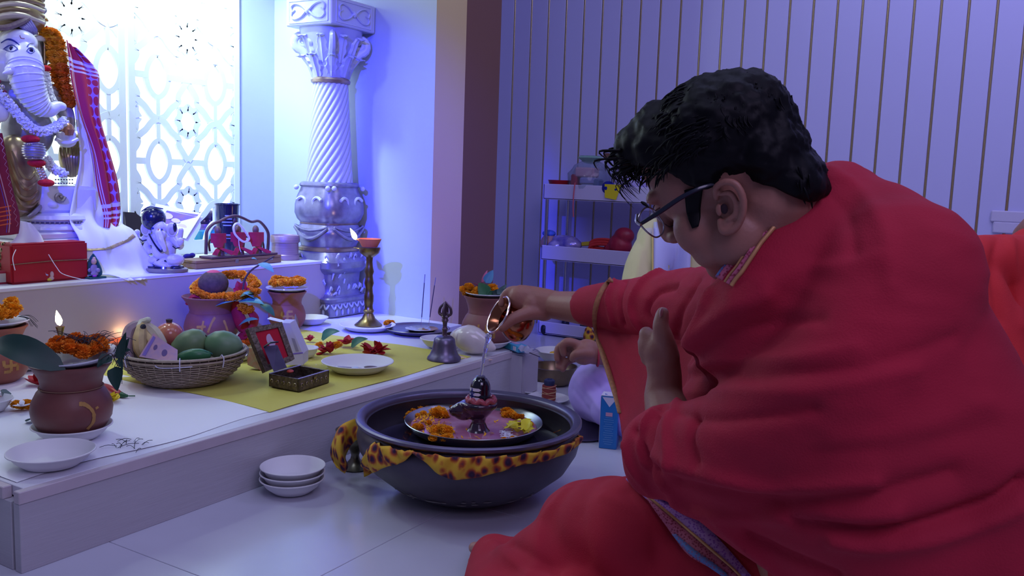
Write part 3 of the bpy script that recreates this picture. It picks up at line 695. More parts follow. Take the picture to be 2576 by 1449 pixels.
for k in range(60):
    p = onz(rnd.uniform(775, 870), rnd.uniform(850, 925), HP+.0045); x_ = Vector((rnd.uniform(-1, 1), rnd.uniform(-1, 1), 0)).normalized()*.004; y_ = Vector((-x_.y, x_.x, 0))*.6
    g.add([p-x_, p-y_, p+x_, p+y_], [(0, 1, 2, 3)])
solo('rice_grains', g, mat('rice', '#d9cfae', .7), 'scattered rice and petals round the flower heap', 'rice', onz(835, 890, HP), world=True, kind='stuff')

# --- ornate box
bx_ = onz(742, 968, HP+.003); Mb = Matrix.Rotation(.30, 3, 'Z')
p0 = onz(676, 972, HP+.004); p1 = onz(752, 987, HP+.004); p2 = onz(828, 963, HP+.004)
# corners seen in the photograph: left, near, right
ex = (p2-p1); ey = (p0-p1); ex.z = ey.z = 0; wx, wy = ex.length, ey.length; ex.normalize(); ey.normalize()
Mb = Matrix(((ex.x, ey.x, 0), (ex.y, ey.y, 0), (0, 0, 1))); hb = .036
jb_ = thing('jewel_box', 'open embossed metal box with a red lined lid on yellow cloth', 'box', (p1.x, p1.y, HP+.004))
m_emb = mat('embossed_metal', '#7a6c5c', .4, .75, var=.55, vscale=90, bump=1.0, bscale=130)
m_dark = mat('box_lining', '#352637', .8)
O_ = Vector((p1.x, p1.y, HP+.004))
def BL_(c, s, m, nm, **k): return part(nm, box(O_+Mb @ Vector(c), s, .001, None, Mb), m, jb_, True, False, **k)
BL_((wx/2, wy/2, .002), (wx, wy, .004), m_emb, 'base')
BL_((wx/2, .003, hb/2), (wx, .006, hb), m_emb, 'front_wall'); BL_((wx/2, wy-.003, hb/2), (wx, .006, hb), m_emb, 'back_wall')
BL_((.003, wy/2, hb/2), (.006, wy, hb), m_emb, 'side_wall'); BL_((wx-.003, wy/2, hb/2), (.006, wy, hb), m_emb, 'side_wall')
BL_((wx/2, wy/2, .006), (wx-.014, wy-.014, .004), m_dark, 'lining')
BL_((wx/2, .003, hb+.0006), (wx, .0065, .002), mat('box_edge', '#8d86b0', .4), 'rim'); BL_((wx/2, wy-.003, hb+.0006), (wx, .0065, .002), mat('box_edge', '#8d86b0', .4), 'rim')
BL_((wx*.5, -.002, hb-.008), (.012, .004, .008), m_brass, 'latch')
g = G()
for fx in (0,):                      # scroll relief on the two visible walls
    for k in range(6):
        cx_ = wx*(k+.6)/6.3; P = [O_+Mb @ Vector((cx_+(.007-.0011*i)*math.cos(i*.9), -.0006, hb*.45+(.009-.0013*i)*math.sin(i*.9))) for i in range(7)]; tube(P, .0008, 4, g)
    for k in range(5):
        cy_ = wy*(k+.6)/5.2; P = [O_+Mb @ Vector((-.0006, cy_+(.007-.0011*i)*math.cos(i*.9), hb*.45+(.009-.0013*i)*math.sin(i*.9))) for i in range(7)]; tube(P, .0008, 4, g)
part('scroll_relief', g, mat('relief_bright', '#b3a590', .3, .9), jb_, True)
# lid: hinged on the left wall, leaning back
lid_t = [A(618, 823, mpp(p0)*FPX+.02), A(706, 812, mpp(p0)*FPX+.09)]; 
b0 = O_+Mb @ Vector((0, 0, hb)); b1 = O_+Mb @ Vector((0, wy, hb))
b0 = A(664, 937, mpp(p0)*FPX-.03); b1 = A(738, 905, mpp(p0)*FPX+.06)
t0 = A(620, 828, mpp(p0)*FPX-.01); t1 = A(706, 812, mpp(p0)*FPX+.08)
def quad(a, b, c, d, th, g=None):
    n = (Vector(b)-Vector(a)).cross(Vector(d)-Vector(a)).normalized()*th; g = g or G(); vs = [Vector(p) for p in (a, b, c, d)]; vs += [p+n for p in vs]
    return g.add(vs, [(0, 3, 2, 1), (4, 5, 6, 7), (0, 1, 5, 4), (1, 2, 6, 5), (2, 3, 7, 6), (3, 0, 4, 7)])
def bil(u, v): return (b0.lerp(b1, u)).lerp(t0.lerp(t1, u), v)
ld = part('lid', quad(b0, b1, t1, t0, -.008), m_emb, jb_, True, False)
fr = G()
for a_, b_, c_, d_ in (((0, 0), (1, 0), (1, .12), (0, .12)), ((0, .88), (1, .88), (1, 1), (0, 1)), ((0, .12), (.16, .12), (.16, .88), (0, .88)), ((.84, .12), (1, .12), (1, .88), (.84, .88))): quad(bil(*a_), bil(*b_), bil(*c_), bil(*d_), .007, fr)
part('lid_frame', fr, m_emb, ld, False, False).data.transform(Matrix.Translation(-Vector(jb_.location)))
rd = part('red_lining', quad(bil(.15, .11), bil(.85, .11), bil(.85, .89), bil(.15, .89), .003), mat('red_velvet', '#b01230', .9), ld, False, False); rd.data.transform(Matrix.Translation(-Vector(jb_.location)))
cM = bil(.52, .62); nM = (b1-b0).cross(t0-b0).normalized(); ux = (b1-b0).normalized(); uy = (t0-b0).normalized()
md = part('silver_medallion', G().add([cM+nM*.0035+ux*(.014*math.cos(a))+uy*(.02*math.sin(a)) for a in [i*PI/10 for i in range(20)]], [tuple(range(20))]), mat('silver_disc', '#b9a0b8', .5, .4), ld); md.data.transform(Matrix.Translation(-Vector(jb_.location)))
# dark flap standing inside the box
f0 = A(690, 935, mpp(p0)*FPX-.03); f1 = A(722, 925, mpp(p0)*FPX-.03); f2 = A(698, 868, mpp(p0)*FPX-.0); f3 = A(664, 872, mpp(p0)*FPX-.02)
part('inner_flap', quad(f0, f1, f2, f3, .006), mat('flap_violet', '#4b4468', .6), jb_, True, False)
part('flap_ribbon', tube([A(664, 872, mpp(p0)*FPX-.03), A(680, 862, mpp(p0)*FPX-.03), A(700, 860, mpp(p0)*FPX-.02)], [.006, .007, .005], 8, flat=.4), mat('black_ribbon', '#14122a', .3), jb_, True)
solo('red_bead', ell(A(730, 934, mpp(p1)*FPX+.04), (.010, .010, .005), None, 10, 6), mat('bead_red', '#c04a3a', .4), 'small red bead lying inside the ornate box', 'bead', A(730, 934, mpp(p1)*FPX+.04), world=True)
# --- white carton behind, orange packet
dq = mpp(onz(740, 930, HP))*FPX
c0 = onz(735, 945, HP+.004); Mc = Matrix.Rotation(.5, 3, 'Z')
q = [A(676, 803, dq+.06), A(728, 812, dq+.03), A(763, 885, dq), A(763, 912, dq-.01), A(735, 912, dq+.02)]
ct = thing('white_carton', 'tall white medicine carton leaning behind the ornate box', 'carton', onz(745, 925, HP+.004))
base = onz(740, 925, HP+.004)
g = G(); n_ = (_r*.8+_c*.35); n_.z = 0; n_.normalize(); sd = Vector((-n_.y, n_.x, 0))
P = [A(704, 812, dq+.0), A(729, 813, dq+.0), A(762, 890, dq), A(762, 918, dq), A(716, 918, dq)]
g = prism([(0, 0), (1, 0)], 0) if False else G(); off = _c*.07; off.z = 0
vs = [p for p in P]+[p+off for p in P]; k = len(P)
g.add(vs, [tuple(range(k))[::-1], tuple(range(k, 2*k))]+[(i, (i+1) % k, k+(i+1) % k, k+i) for i in range(k)])
part('box', g, mat('carton_white', '#c9c6d8', .5), ct, True, False)
part('printed_lines', G().add([A(x, y, dq-.001) for x, y in ((733, 850), (741, 852), (752, 884), (744, 884))], [(0, 1, 2, 3)]), mat('carton_grey', '#9a96a8', .6), ct, True, False)
part('violet_stripe', G().add([A(x, y, dq-.001) for x, y in ((735, 889), (762, 886), (762, 889), (736, 892))], [(0, 1, 2, 3)]), mat('carton_violet', '#7d63c9', .6), ct, True, False)
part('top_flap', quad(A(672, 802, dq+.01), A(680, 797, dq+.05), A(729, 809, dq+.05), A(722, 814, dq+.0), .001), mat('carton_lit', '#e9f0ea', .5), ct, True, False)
t = thing('orange_packet', 'orange printed packet half hidden under the box lid', 'packet', onz(648, 930, HP+.004))
dz = mpp(onz(648, 930, HP))*FPX
part('wrapper', quad(A(631, 880, dz+.02), A(632, 922, dz), A(662, 934, dz-.01), A(655, 880, dz+.01), .02), mat('packet_orange', '#b8644a', .5, var=.5, vscale=50, col2='#a39a6c'), t, True, False)

# --- lamp stand with clay diya
LL = onz(927, 818, HP+.008); sL = mpp(LL); LL.z = HP+.009
ls = thing('lamp_stand', 'tall turned brass lamp stand with a burning clay diya', 'oil lamp', LL)
pr = [(0, 0), (37, 0), (37, 2), (28, 7), (17, 17), (12, 28), (11, 30), (13, 33), (14, 37), (11, 41), (10, 50), (12, 60), (12, 75), (10, 82), (9, 95), (12, 106), (10, 118), (9, 126), (12, 135), (9, 148), (8, 160), (9, 171), (14, 174), (24, 182), (27, 192), (27, 196), (20, 196), (0, 190)]
part('stem', lathe([(a*sL, b*sL) for a, b in pr], 28), m_brass, ls)
part('spout', tube([(-.02, -.0, 190*sL), tuple(-_r*.062+Vector((0, 0, 195*sL)))], [.014, .003], 8, flat=.5, up=(0, 0, 1)), m_brass, ls)
part('clay_cup', lathe([(0, 196*sL), (19*sL, 197*sL), (26*sL, 210*sL), (29*sL, 217*sL), (27*sL, 217*sL), (20*sL, 206*sL), (0, 203*sL)], 28), m_diya, ls)
part('cup_spout', tube([tuple(-_r*.026+Vector((0, 0, 209*sL))), tuple(-_r*.055+Vector((0, 0, 217*sL)))], [.014, .004], 8, up=(0, 0, 1), flat=.5), m_diya, ls)
pf_ = LL-_r*.052+Vector((0, 0, 214*sL)); flame(pf_, .052, ls, (-_r.x*.55, -_r.y*.55))
c = onz(975, 812, HP+.022); t = thing('loose_marigold', 'single marigold on the plate of the brass lamp stand', 'flower', c); put_bloom(t, c, 1.0); put_bloom(t, c+Vector((.012, -.01, 0)), .8)

# --- incense plate
LS = onz(1050, 838, HP); sS = mpp(LS); LS.z = HP+.003; R = 82*sS
solo('steel_plate', lathe([(0, 0), (R*.72, 0), (R*.9, .012), (R, .018), (R*.99, .0195), (R*.95, .017), (R*.84, .006), (R*.7, .003), (0, .003)], 56), mat('steel_dull', '#8c8792', .3, 1), 'round steel plate holding the incense sticks', 'plate', LS)
L2 = LS+Vector((.02, -.005, .004))
ih = thing('incense_holder', 'small brass lotus holder with two thin incense sticks', 'incense holder', L2)
part('dish', lathe([(0, 0), (.045, 0), (.062, .010), (.058, .011), (.03, .004), (.016, .006), (.008, .012), (0, .012)], 24, fn=lambda a, h, k: 1+.06*abs(math.sin(4*a))), mat('brass_bright', '#d2c18a', .15, 1), ih)
dS = sS*FPX
for (x0_, y0_, x1_, y1_) in ((1059, 822, 1069, 690), (1078, 820, 1096, 698)):
    a, b = A(x0_, y0_, dS+.0), A(x1_, y1_, dS+.0); m_ = a.lerp(b, .18)
    st = part('incense_stick', tube([m_, b.lerp(m_, .2)], .0019, 6), mat('incense', '#3d3348', .9), ih, True); part('bamboo_core', tube([a, m_], .0009, 5), mat('bamboo', '#9a7c70', .8), ih, True)
    part('ash_tip', tube([b.lerp(m_, .2), b], .0016, 6), mat('ash', '#77708c', 1), ih, True)

# --- bell
LE = onz(1117, 905, HP+.003); LE.z = HP+.003; sE = mpp(LE)
m_bell = mat('bell_bronze', '#77708a', .35, .8, var=.25, vscale=40)
bl = thing('hand_bell', 'bronze hand bell with a pronged finial handle on the platform edge', 'bell', LE)
part('body', lathe([(a*sE, b*sE) for a, b in ((0, 5), (36, 5), (41, 0), (43, 2), (42, 7), (36, 14), (31, 26), (28, 42), (26, 54), (19, 60), (8, 62), (0, 63))], 36), m_bell, bl)
hd = part('handle', lathe([(a*sE, b*sE) for a, b in ((0, 60), (7, 61), (5, 66), (6, 74), (8, 79), (5, 84), (6, 95), (9, 100), (7, 106), (11, 110), (8, 114), (0, 114))], 16), mat('bell_handle', '#5e4d5c', .4, .7), bl)
for k in range(4):
    a = k*PI/2+.3; P = [(r_*sE*math.cos(a), r_*sE*math.sin(a), h_*sE) for r_, h_ in ((6, 113), (15, 118), (13, 132), (4, 142), (1, 146))]
    part('prong', tube(catmull(P, 5), [.0055, .005, .0042, .003], 7), mat('bell_handle', '#5e4d5c', .4, .7), hd)
part('prong_core', lathe([(4*sE, 113*sE), (3*sE, 125*sE), (2.4*sE, 145*sE), (0, 150*sE)], 8), mat('bell_handle', '#5e4d5c', .4, .7), hd)

# --- conch
LQ = onz(1195, 893, HP+.002); sQ = mpp(LQ); dQ = sQ*FPX
def conch():
    A0 = A(1136, 866, dQ+.03); B0 = A(1246, 902, dQ-.01); d = (B0-A0); L_ = d.length; x, y, z = basis(d)
    prof = [(0, -.04), (12, .0), (22, .06), (36, .18), (44, .30), (45, .42), (41, .55), (33, .68), (24, .80), (14, .91), (8, .97), (4, 1.0), (0, 1.01)]
    g = lathe([(r_*sQ*.80, h_*L_) for r_, h_ in prof], 40, A0, d, fn=lambda a, h, k: 1+.10*math.cos(a-1.0)+.05*math.cos(2*a+h*30))
    return g, A0, x, y, z, L_
g, A0, x_, y_, z_, L_ = conch()
zs = min(v[2] for v in g.v)-(HP+.002); g.v = [(v[0], v[1], v[2]-zs) for v in g.v]
cn = thing('conch_shell', 'large glossy white conch shell beside the bell', 'shell', LQ)
part('shell', g, mat('conch', '#d8cfcb', .2, coat=.5, var=.1, vscale=25), cn, True)
lip = [A(1150, 893, dQ-.045), A(1175, 905, dQ-.05), A(1205, 906, dQ-.045), A(1238, 905, dQ-.03)]
part('lip', tube(catmull(lip, 5), [.004, .009, .010, .006, .003], 8, flat=.6), mat('conch_lip', '#d2b0a0', .3), cn, True)
g = G()
for t_ in (.1, .19): r_ = 22*sQ if t_ < .15 else 30*sQ; tube([A0-Vector((0, 0, zs))+z_*(t_*L_)+x_*(r_*math.cos(a))+y_*(r_*math.sin(a)) for a in [2*PI*i/30 for i in range(30)]], .0012, 5, g, closed=True)
part('spire_ridges', g, mat('conch', '#d8cfcb', .2), cn, True)
# --- pot D with greens
LG = onz(1225, 868, HP+.01); LG.z = HP+.003; sG = mpp(LG)
paper_bowl(0, 0, 0, 'white paper bowl under the pot at the platform right end', R=.088, loc=(LG.x, LG.y, HP+.003), h=.026)
LG.z += .006
clay_pot(LG, 66*sG, .178, 'terracotta pot at the right end beside the conch, flowers on top', swast(-.05, .36, .3, .13), mat('terracotta_rose', '#8a5556', .55, var=.25, vscale=14), rim=.93, neck=.74)
TG = LG+Vector((0, 0, .172)); dG = sG*FPX
coco_plate(TG, .082, 'white saucer on the pot at the right end', .016)
gd = thing('flower_offering', 'marigolds, red flower and green leaf on the right end pot', 'flowers', TG+Vector((0, 0, .01)))
for (x, y) in ((1168, 728), (1180, 722), (1188, 735), (1200, 732), (1190, 745), (1205, 742), (1238, 722), (1245, 732), (1175, 738)): put_bloom(gd, A(x, y, dG-.02+random.uniform(-.02, .02)), 1.05)
for k in range(7): part('petal', leafg(A(1205, 722, dG), A(1205, 722, dG)+_r*(.028*math.cos(k*.9))+_u*(.02*math.sin(k*.9)), .022, _u, sag=.2), mat('magenta_petal', '#a3244a', .6), gd, True)
part('petal', leafg(A(1212, 712, dG), A(1226, 680, dG+.01), .012, -_c), mat('pink_petal', '#c86a90', .6), gd, True)
for (x, y, x2, y2, w, mm) in ((1226, 742, 1205, 712, .05, m_green), (1222, 744, 1250, 735, .03, m_green), (1222, 712, 1240, 680, .035, mat('leaf_blue', '#3f7fb0', .4)), (1240, 745, 1262, 728, .03, m_dgreen), (1250, 740, 1275, 715, .02, mat('leaf_haze', '#46605f', .6)), (1255, 745, 1270, 760, .02, m_dgreen), (1258, 730, 1282, 735, .016, mat('leaf_haze', '#46605f', .6))):
    part('leaf', leafg(A(x, y, dG-.05), A(x2, y2, dG-.03), w, -_c, sag=.08, heart=True), mm, gd, True)
# --- incense packet
c1 = onz(1252, 862, HP+.004); c2 = onz(1322, 888, HP+.004); Lp = (c1+c2)/2; dv = (c2-c1); dv.z = 0; ln = dv.length; ang_ = math.atan2(dv.y, dv.x)
Mp = Matrix.Rotation(ang_, 3, 'Z')
pk = thing('incense_packet', 'light blue incense box with clear wrap at the platform right end', 'packet', (Lp.x, Lp.y, HP+.003))
m_pk = mat('packet_blue', '#3fb0d8', .3, coat=.4)
part('box', box((0, 0, .011), (ln*.85, .042, .022), .001, None, Mp), m_pk, pk, False, False)
part('teal_panel', box(Mp @ Vector((-ln*.08, -.0212, .011)), (ln*.5, .0008, .018), 0, None, Mp), mat('packet_teal', '#2a8f9c', .3), pk, False, False)
part('white_label', box(Mp @ Vector((ln*.3, -.0214, .011)), (.02, .0008, .014), 0, None, Mp), mat('label_white', '#e3e0ec', .4), pk, False, False)
part('pink_band', box(Mp @ Vector((0, .004, .0223)), (ln*.4, .02, .0006), 0, None, Mp), mat('packet_pink', '#c9a0c0', .4), pk, False, False)
g = G(); rnd = random.Random(9)
def wrap(u, v): 
    return Mp @ Vector((ln*.42+u*.075, -.024+.05*v, .012+.014*math.sin(PI*v)+.005*math.sin(13*u+7*v)*(1-u)))
part('clear_wrap', grid(wrap, 12, 10, thick=.0008), mat('clear_wrap', '#d5d3ec', .15, trans=.6, ior=1.2, coat=.5), pk)
tube([Mp @ Vector((ln*.42, -.01, .012)), Mp @ Vector((ln*.42+.13, -.012, .010))], .0016, 5, g); part('incense_stick', g, mat('incense', '#3d3348', .9), pk)
# ================================================================= column, ledge objects
m_col = mat('column_plaster', '#bcc0d2', .35, coat=.3)
m_colg = mat('column_silver', '#9a96ac', .28, .55, var=.35, vscale=30)
m_colgold = mat('column_gilt', '#b39a7c', .3, .6, var=.4, vscale=22)
CX, CY = 2.818, 2.600
kc = thing('twisted_column', 'ornate column with leafy capital and twisted shaft beside the ledge', 'column', (CX, CY, HP))
def sq(a, hh, k): return 1
def rr_fn(n):                                        # rounded square cross-section
    return lambda a, h, k: 1/((abs(math.cos(a))**n+abs(math.sin(a))**n)**(1/n))
def csec(name, prof, m, n=6, seg=64, fn=None, **k): return part(name, lathe([(r, z-HP) for r, z in prof], seg, fn=fn or rr_fn(n)), m, kc, ang=30, **k)
CL = Vector((CX, CY, 0))
part('abacus', box((0, 0, 1.395-HP), (.266, .246, .11), .004), m_col, kc, False, False)
def rel(P, r, face, nm='relief', m=None, par=None, flat=.6, n=6):
    g = tube(catmull(P, 5), r, n, flat=flat); return part(nm, g, m or m_col, par or kc)
def face_pt(face, s, z, off=0):                       # face 'S': towards -Y, 'W': towards -X
    return Vector((s, -.123-off, z-HP)) if face == 'S' else Vector((-.133-off, -s, z-HP))
for fc in 'SW':
    g = G()
    for a, b in (((-.105, 1.352), (.105, 1.352)), ((-.105, 1.438), (.105, 1.438)), ((-.105, 1.352), (-.105, 1.438)), ((.105, 1.352), (.105, 1.438))): tube([face_pt(fc, a[0], a[1]), face_pt(fc, b[0], b[1])], .004, 5, g)
    part('panel_border', g, m_col, kc)
    for sx in (-1, 1):
        rel([face_pt(fc, sx*s_, 1.395+z_, .002) for s_, z_ in ((.005, 0), (.035, .022), (.07, .03), (.09, .018), (.085, .0), (.07, .006))], [.008, .006, .006, .004], fc, 'scroll')
        rel([face_pt(fc, sx*s_, 1.395+z_, .002) for s_, z_ in ((.005, 0), (.035, -.022), (.07, -.03), (.09, -.018), (.085, .0))], [.008, .006, .006, .004], fc, 'scroll')
    part('rosette', ell(face_pt(fc, 0, 1.395), (.014, .014, .014), None, 10, 6), m_col, kc)
csec('bell', [(.0, 1.34), (.115, 1.34), (.112, 1.31), (.095, 1.27), (.085, 1.22), (.070, 1.16), (.066, 1.13), (0, 1.13)], mat('column_capital', '#a9abc8', .35, .2, coat=.3), 3)
part('neck_ring', lathe([(0, 1.118-HP), (.070, 1.118-HP), (.080, 1.124-HP), (.082, 1.134-HP), (.074, 1.143-HP), (0, 1.143-HP)], 40), m_colgold, kc)
# volutes on the corners and acanthus leaves on two tiers
for i in range(4):
    a = PI/4+i*PI/2; d = Vector((math.cos(a), math.sin(a), 0)); g = G(); P = []
    for k in range(26):
        t_ = k/25; r_ = .034*(1-t_*.85); th = -PI/2+t_*3.6*PI; P.append(d*(.118+r_*math.cos(th)*1.0)+Vector((0, 0, 1.285-HP+r_*math.sin(th))))
    P = [d*.07+Vector((0, 0, 1.19-HP)), d*.098+Vector((0, 0, 1.225-HP))]+P
    part('volute', tube(P, [.016, .013, .011, .010, .008, .007], 8, flat=1.3, up=d), m_colg if i == 0 else m_col, kc)
for tier, (z0, z1, r0, r1, nn, w) in enumerate(((1.145, 1.245, .070, .112, 8, .055), (1.20, 1.325, .082, .122, 8, .055))):
    for i in range(nn):
        a = 2*PI*(i+.5*tier)/nn; d = Vector((math.cos(a), math.sin(a), 0)); s_ = Vector((-d.y, d.x, 0))
        def lf(u, v, d=d, s_=s_, z0=z0, z1=z1, r0=r0, r1=r1, w=w):
            x = (u*2-1); wd = w*.5*(math.sin(PI*(.15+.8*v))**.7)*(1+.16*math.sin(v*22)); rr_ = r0+(r1-r0)*v**1.8+.018*math.sin(PI*v)*.4+(.02*max(0, v-.75)*4)
            z = z0+(z1-z0)*(v if v < .85 else .85+(v-.85)*-.4)
            return d*(rr_+.006-.012*x*x+.0035*math.cos(x*9))+s_*(x*wd)+Vector((0, 0, z-HP))
        part('acanthus_leaf', grid(lf, 9, 14, thick=.003), m_col if tier else mat('column_leaf', '#b3b6d0', .35, .2, coat=.3), kc)
# twisted shaft
z0, z1 = .715, 1.12; N_ = 90
def shaft(a, h, k): t_ = k/N_; return 1+.042*(abs(math.sin((a*20-t_*60)/2))**.6*2-1)
prof = [(.094-.024*(k/N_)**.9, z0-HP+(z1-z0)*k/N_) for k in range(N_+1)]
part('twisted_shaft', lathe(prof, 240, fn=shaft), m_col, kc, ang=80)
csec('pedestal_top', [(0, .715), (.098, .715), (.108, .708), (.110, .700), (.104, .692), (.106, .684), (.118, .655), (.126, .62), (.127, .585), (.118, .56), (.106, .545), (.104, .54), (0, .54)], m_colg, 3.2)
csec('pedestal_vase', [(0, .542), (.104, .542), (.108, .535), (.116, .52), (.119, .50), (.113, .475), (.104, .455), (.102, .445), (.110, .442), (.112, .43), (.108, .424), (0, .424)], m_colg, 3.2)
csec('gilt_band', [(0, .446), (.104, .446), (.1135, .440), (.1135, .429), (.106, .424), (0, .424)], m_colgold, 3.2)
csec('gilt_band', [(0, .545), (.104, .548), (.109, .542), (.104, .536), (0, .536)], m_colgold, 3.2)
csec('pedestal_skirt', [(0, .426), (.108, .426), (.118, .405), (.132, .385), (.134, .36), (.125, .345), (.112, .335), (.108, .30), (.106, .26), (.112, .245), (.12, .238), (0, .238)], m_colg, 4)
csec('plinth', [(0, .24), (.124, .24), (.130, .234), (.130, .222), (.126, .218), (.125, .200), (.125, HP+.004), (0, HP+.004)], m_colg, 10)
for i in range(4):
    a = i*PI/2; R_ = Matrix.Rotation(a, 3, 'Z'); 
    for sx in (-1, 1):             # scrolls and swags of the upper vase
        P = [R_ @ Vector((.122-.004*k*.2, sx*(.018+(.030-.0035*k)*math.cos(k*.9+.5)+.022), .625-HP+(.030-.0035*k)*math.sin(k*.9+.5))) for k in range(8)]
        part('scroll', tube(catmull(P, 3), [.007, .006, .005], 6), m_col, kc)
        part('corner_bead', ell(R_ @ Vector((.106, sx*.088, .69-HP)), .011, None, 10, 6), m_col, kc)
    P = [R_ @ Vector((.112+.012*math.sin(PI*t_), (t_-.5)*.185, .525-HP-.045*math.sin(PI*t_))) for t_ in [k/8 for k in range(9)]]
    part('swag', tube(P, [.005, .009, .005], 8), m_colg, kc)
    P = [R_ @ Vector((.110+.010*math.sin(PI*t_), (t_-.5)*.18, .532-HP-.018*math.sin(PI*t_))) for t_ in [k/8 for k in range(9)]]
    part('swag', tube(P, [.004, .006, .004], 8), m_colg, kc)
    g = G(); rnd = random.Random(i)
    for k in range(26):            # foliage relief of skirt
        s_ = rnd.uniform(-.1, .1); z_ = rnd.choice([.405, .385, .365, .345, .32, .295, .27, .25]); ro = .118 if z_ > .34 else .104
        a_ = rnd.uniform(0, PI); p = R_ @ Vector((ro+.003, s_, z_-HP)); q_ = R_ @ Vector((ro+.008, s_+.012*math.cos(a_), z_-HP+.014*math.sin(a_)+.006)); r2 = R_ @ Vector((ro, s_+.018*math.cos(a_), z_-HP-.006))
        tube(catmull([p, q_, r2], 3), [.003, .005, .002], 5, g)
    part('foliage_relief', g, m_col, kc, kind='stuff')
    for k in range(7):
        s_ = -.105+.035*k; P = [R_ @ Vector((.1265, s_-.014, .213-HP)), R_ @ Vector((.130, s_, .196-HP)), R_ @ Vector((.1265, s_+.014, .213-HP))]
        part('pendant', tube(catmull(P, 4), [.003, .005, .003], 5), m_col, kc); 
    for k in range(6):
        part('pendant_drop', ell(R_ @ Vector((.1265, -.0875+.035*k, .178-HP)), (.005, .006, .014), None, 8, 6), m_col, kc)

# ---------------------------------------------------------------- ledge objects
def LP(px, py, dz=0): return onz(px, py, HL+dz)
# large elephant-headed statue; drawn on a frontal plane through Y=2.80
YS = 2.80
def S(px, py, dy=0): return ony(px, py, YS+dy)
US = mpp(S(60, 300))
m_st = mat('statue_white', '#dcdde6', .3, coat=.3); m_stg = mat('statue_gold', '#a8936a', .28, .55, var=.3, vscale=18); m_stv = mat('statue_silver', '#aaa7ad', .35, .35, var=.3, vscale=30)
base = Vector((S(70, 600).x, YS, HL))
gn = thing('deity_statue', 'large white and gold elephant headed statue draped with garlands and shawls', 'statue', base)
RX = _r*.95+_c*.0; RX.z = 0; RX.normalize()
def SE(px, py, dy, rx, ry, rz=None): return S(px, py, dy), (rx*US, (rz or rx)*US, ry*US)
# pedestal: box base, carved lotus drum
part('pedestal_block', box((S(95, 620).x, YS-.02, HL+.085+.012), (.36, .26, .05), .006), m_st, gn, True, False)
zt = HL+.122
part('pedestal_slab', box((S(100, 575).x, YS-.02, zt+.010), (.30, .24, .022), .005), m_st, gn, True, False)
cP = Vector((S(118, 560).x, YS-.02, zt+.02))
part('lotus_drum', lathe([(0, 0), (.112, 0), (.120, .008), (.118, .018), (.108, .026), (.108, .034), (.116, .040), (.110, .052), (.085, .060), (0, .060)], 64, cP, fn=lambda a, h, k: 1+(.02*math.cos(40*a) if k in (2, 3, 6) else 0)), m_st, gn, True)
part('drum_groove', lathe([(.1095, .027), (.1105, .0325), (.1095, .033)], 48, cP), mat('groove_grey', '#55526e', .6), gn, True)
for k in range(26):
    a = -PI+PI*k/25; part('drum_bead', ell(cP+Vector((.111*math.cos(a), .111*math.sin(a), .030)), .0034, None, 6, 4), m_stv, gn, True)
part('seat_block', box((S(135, 470).x, YS+.0, S(150, 500).z), (.20, .18, .09), .012), m_st, gn, True)
part('seat_scroll', tube(catmull([S(150+14*math.cos(k)*(1-k/9), 495+14*math.sin(k)*(1-k/9), -.095) for k in range(8)], 3), .005, 6), m_stv, gn, True)
for k in range(2):
    g = G()
    for i in range(7): box(S(140+i*7, 452+k*9, -.094), (.004, .003, .004), 0, g)
    part('seat_carving', g, mat('groove_grey', '#55526e', .6), gn, True, kind='stuff')
# torso and belly
g = G(); ell(*SE(70, 330, 0, 62, 68, 55), g, 20, 14); ell(*SE(60, 250, 0, 60, 50, 45), g, 20, 14); ell(*SE(35, 210, .01, 60, 35, 42), g, 18, 12)
chain([S(130, 235, .0), S(165, 290, -.02), S(165, 345, -.05)], [.034, .028, .022], g)
chain([S(-15, 230, 0), S(-35, 300, -.03), S(-10, 290, -.09)], [.034, .028, .024], g)
part('torso', blend(g, .006, 3), m_stv, gn, True, label='silver grey torso and arms')
# right hand of the picture: open palm holding a sweet
g = G(); ell(*SE(168, 352, -.07, 26, 20, 18), g); 
for k in range(5): chain([S(148+k*9, 350, -.085), S(146+k*10, 335, -.10)], [.009, .007], g, 8)
part('palm', blend(g, .0035, 2), m_st, gn, True)
part('cuff', tube([S(140+ k*4.6, 350+9*math.sin(PI*k/12), -.105+.0) for k in range(13)], .006, 7), m_st, gn, True)
part('sweet', lathe([(0, -19*US), (15*US, -14*US), (20*US, 0), (15*US, 12*US), (5*US, 19*US), (0, 22*US)], 20, S(167, 326, -.09)), mat('copper', '#b07a68', .25, .7), gn, True)
# blessing hand at the picture's left edge
g = G(); ell(*SE(0, 282, -.12, 22, 24, 12), g); 
for k in range(4): chain([S(-14+k*9, 265, -.12), S(-14+k*9, 238, -.125)], [.008, .006], g, 8)
part('raised_hand', blend(g, .0035, 2), m_st, gn, True)
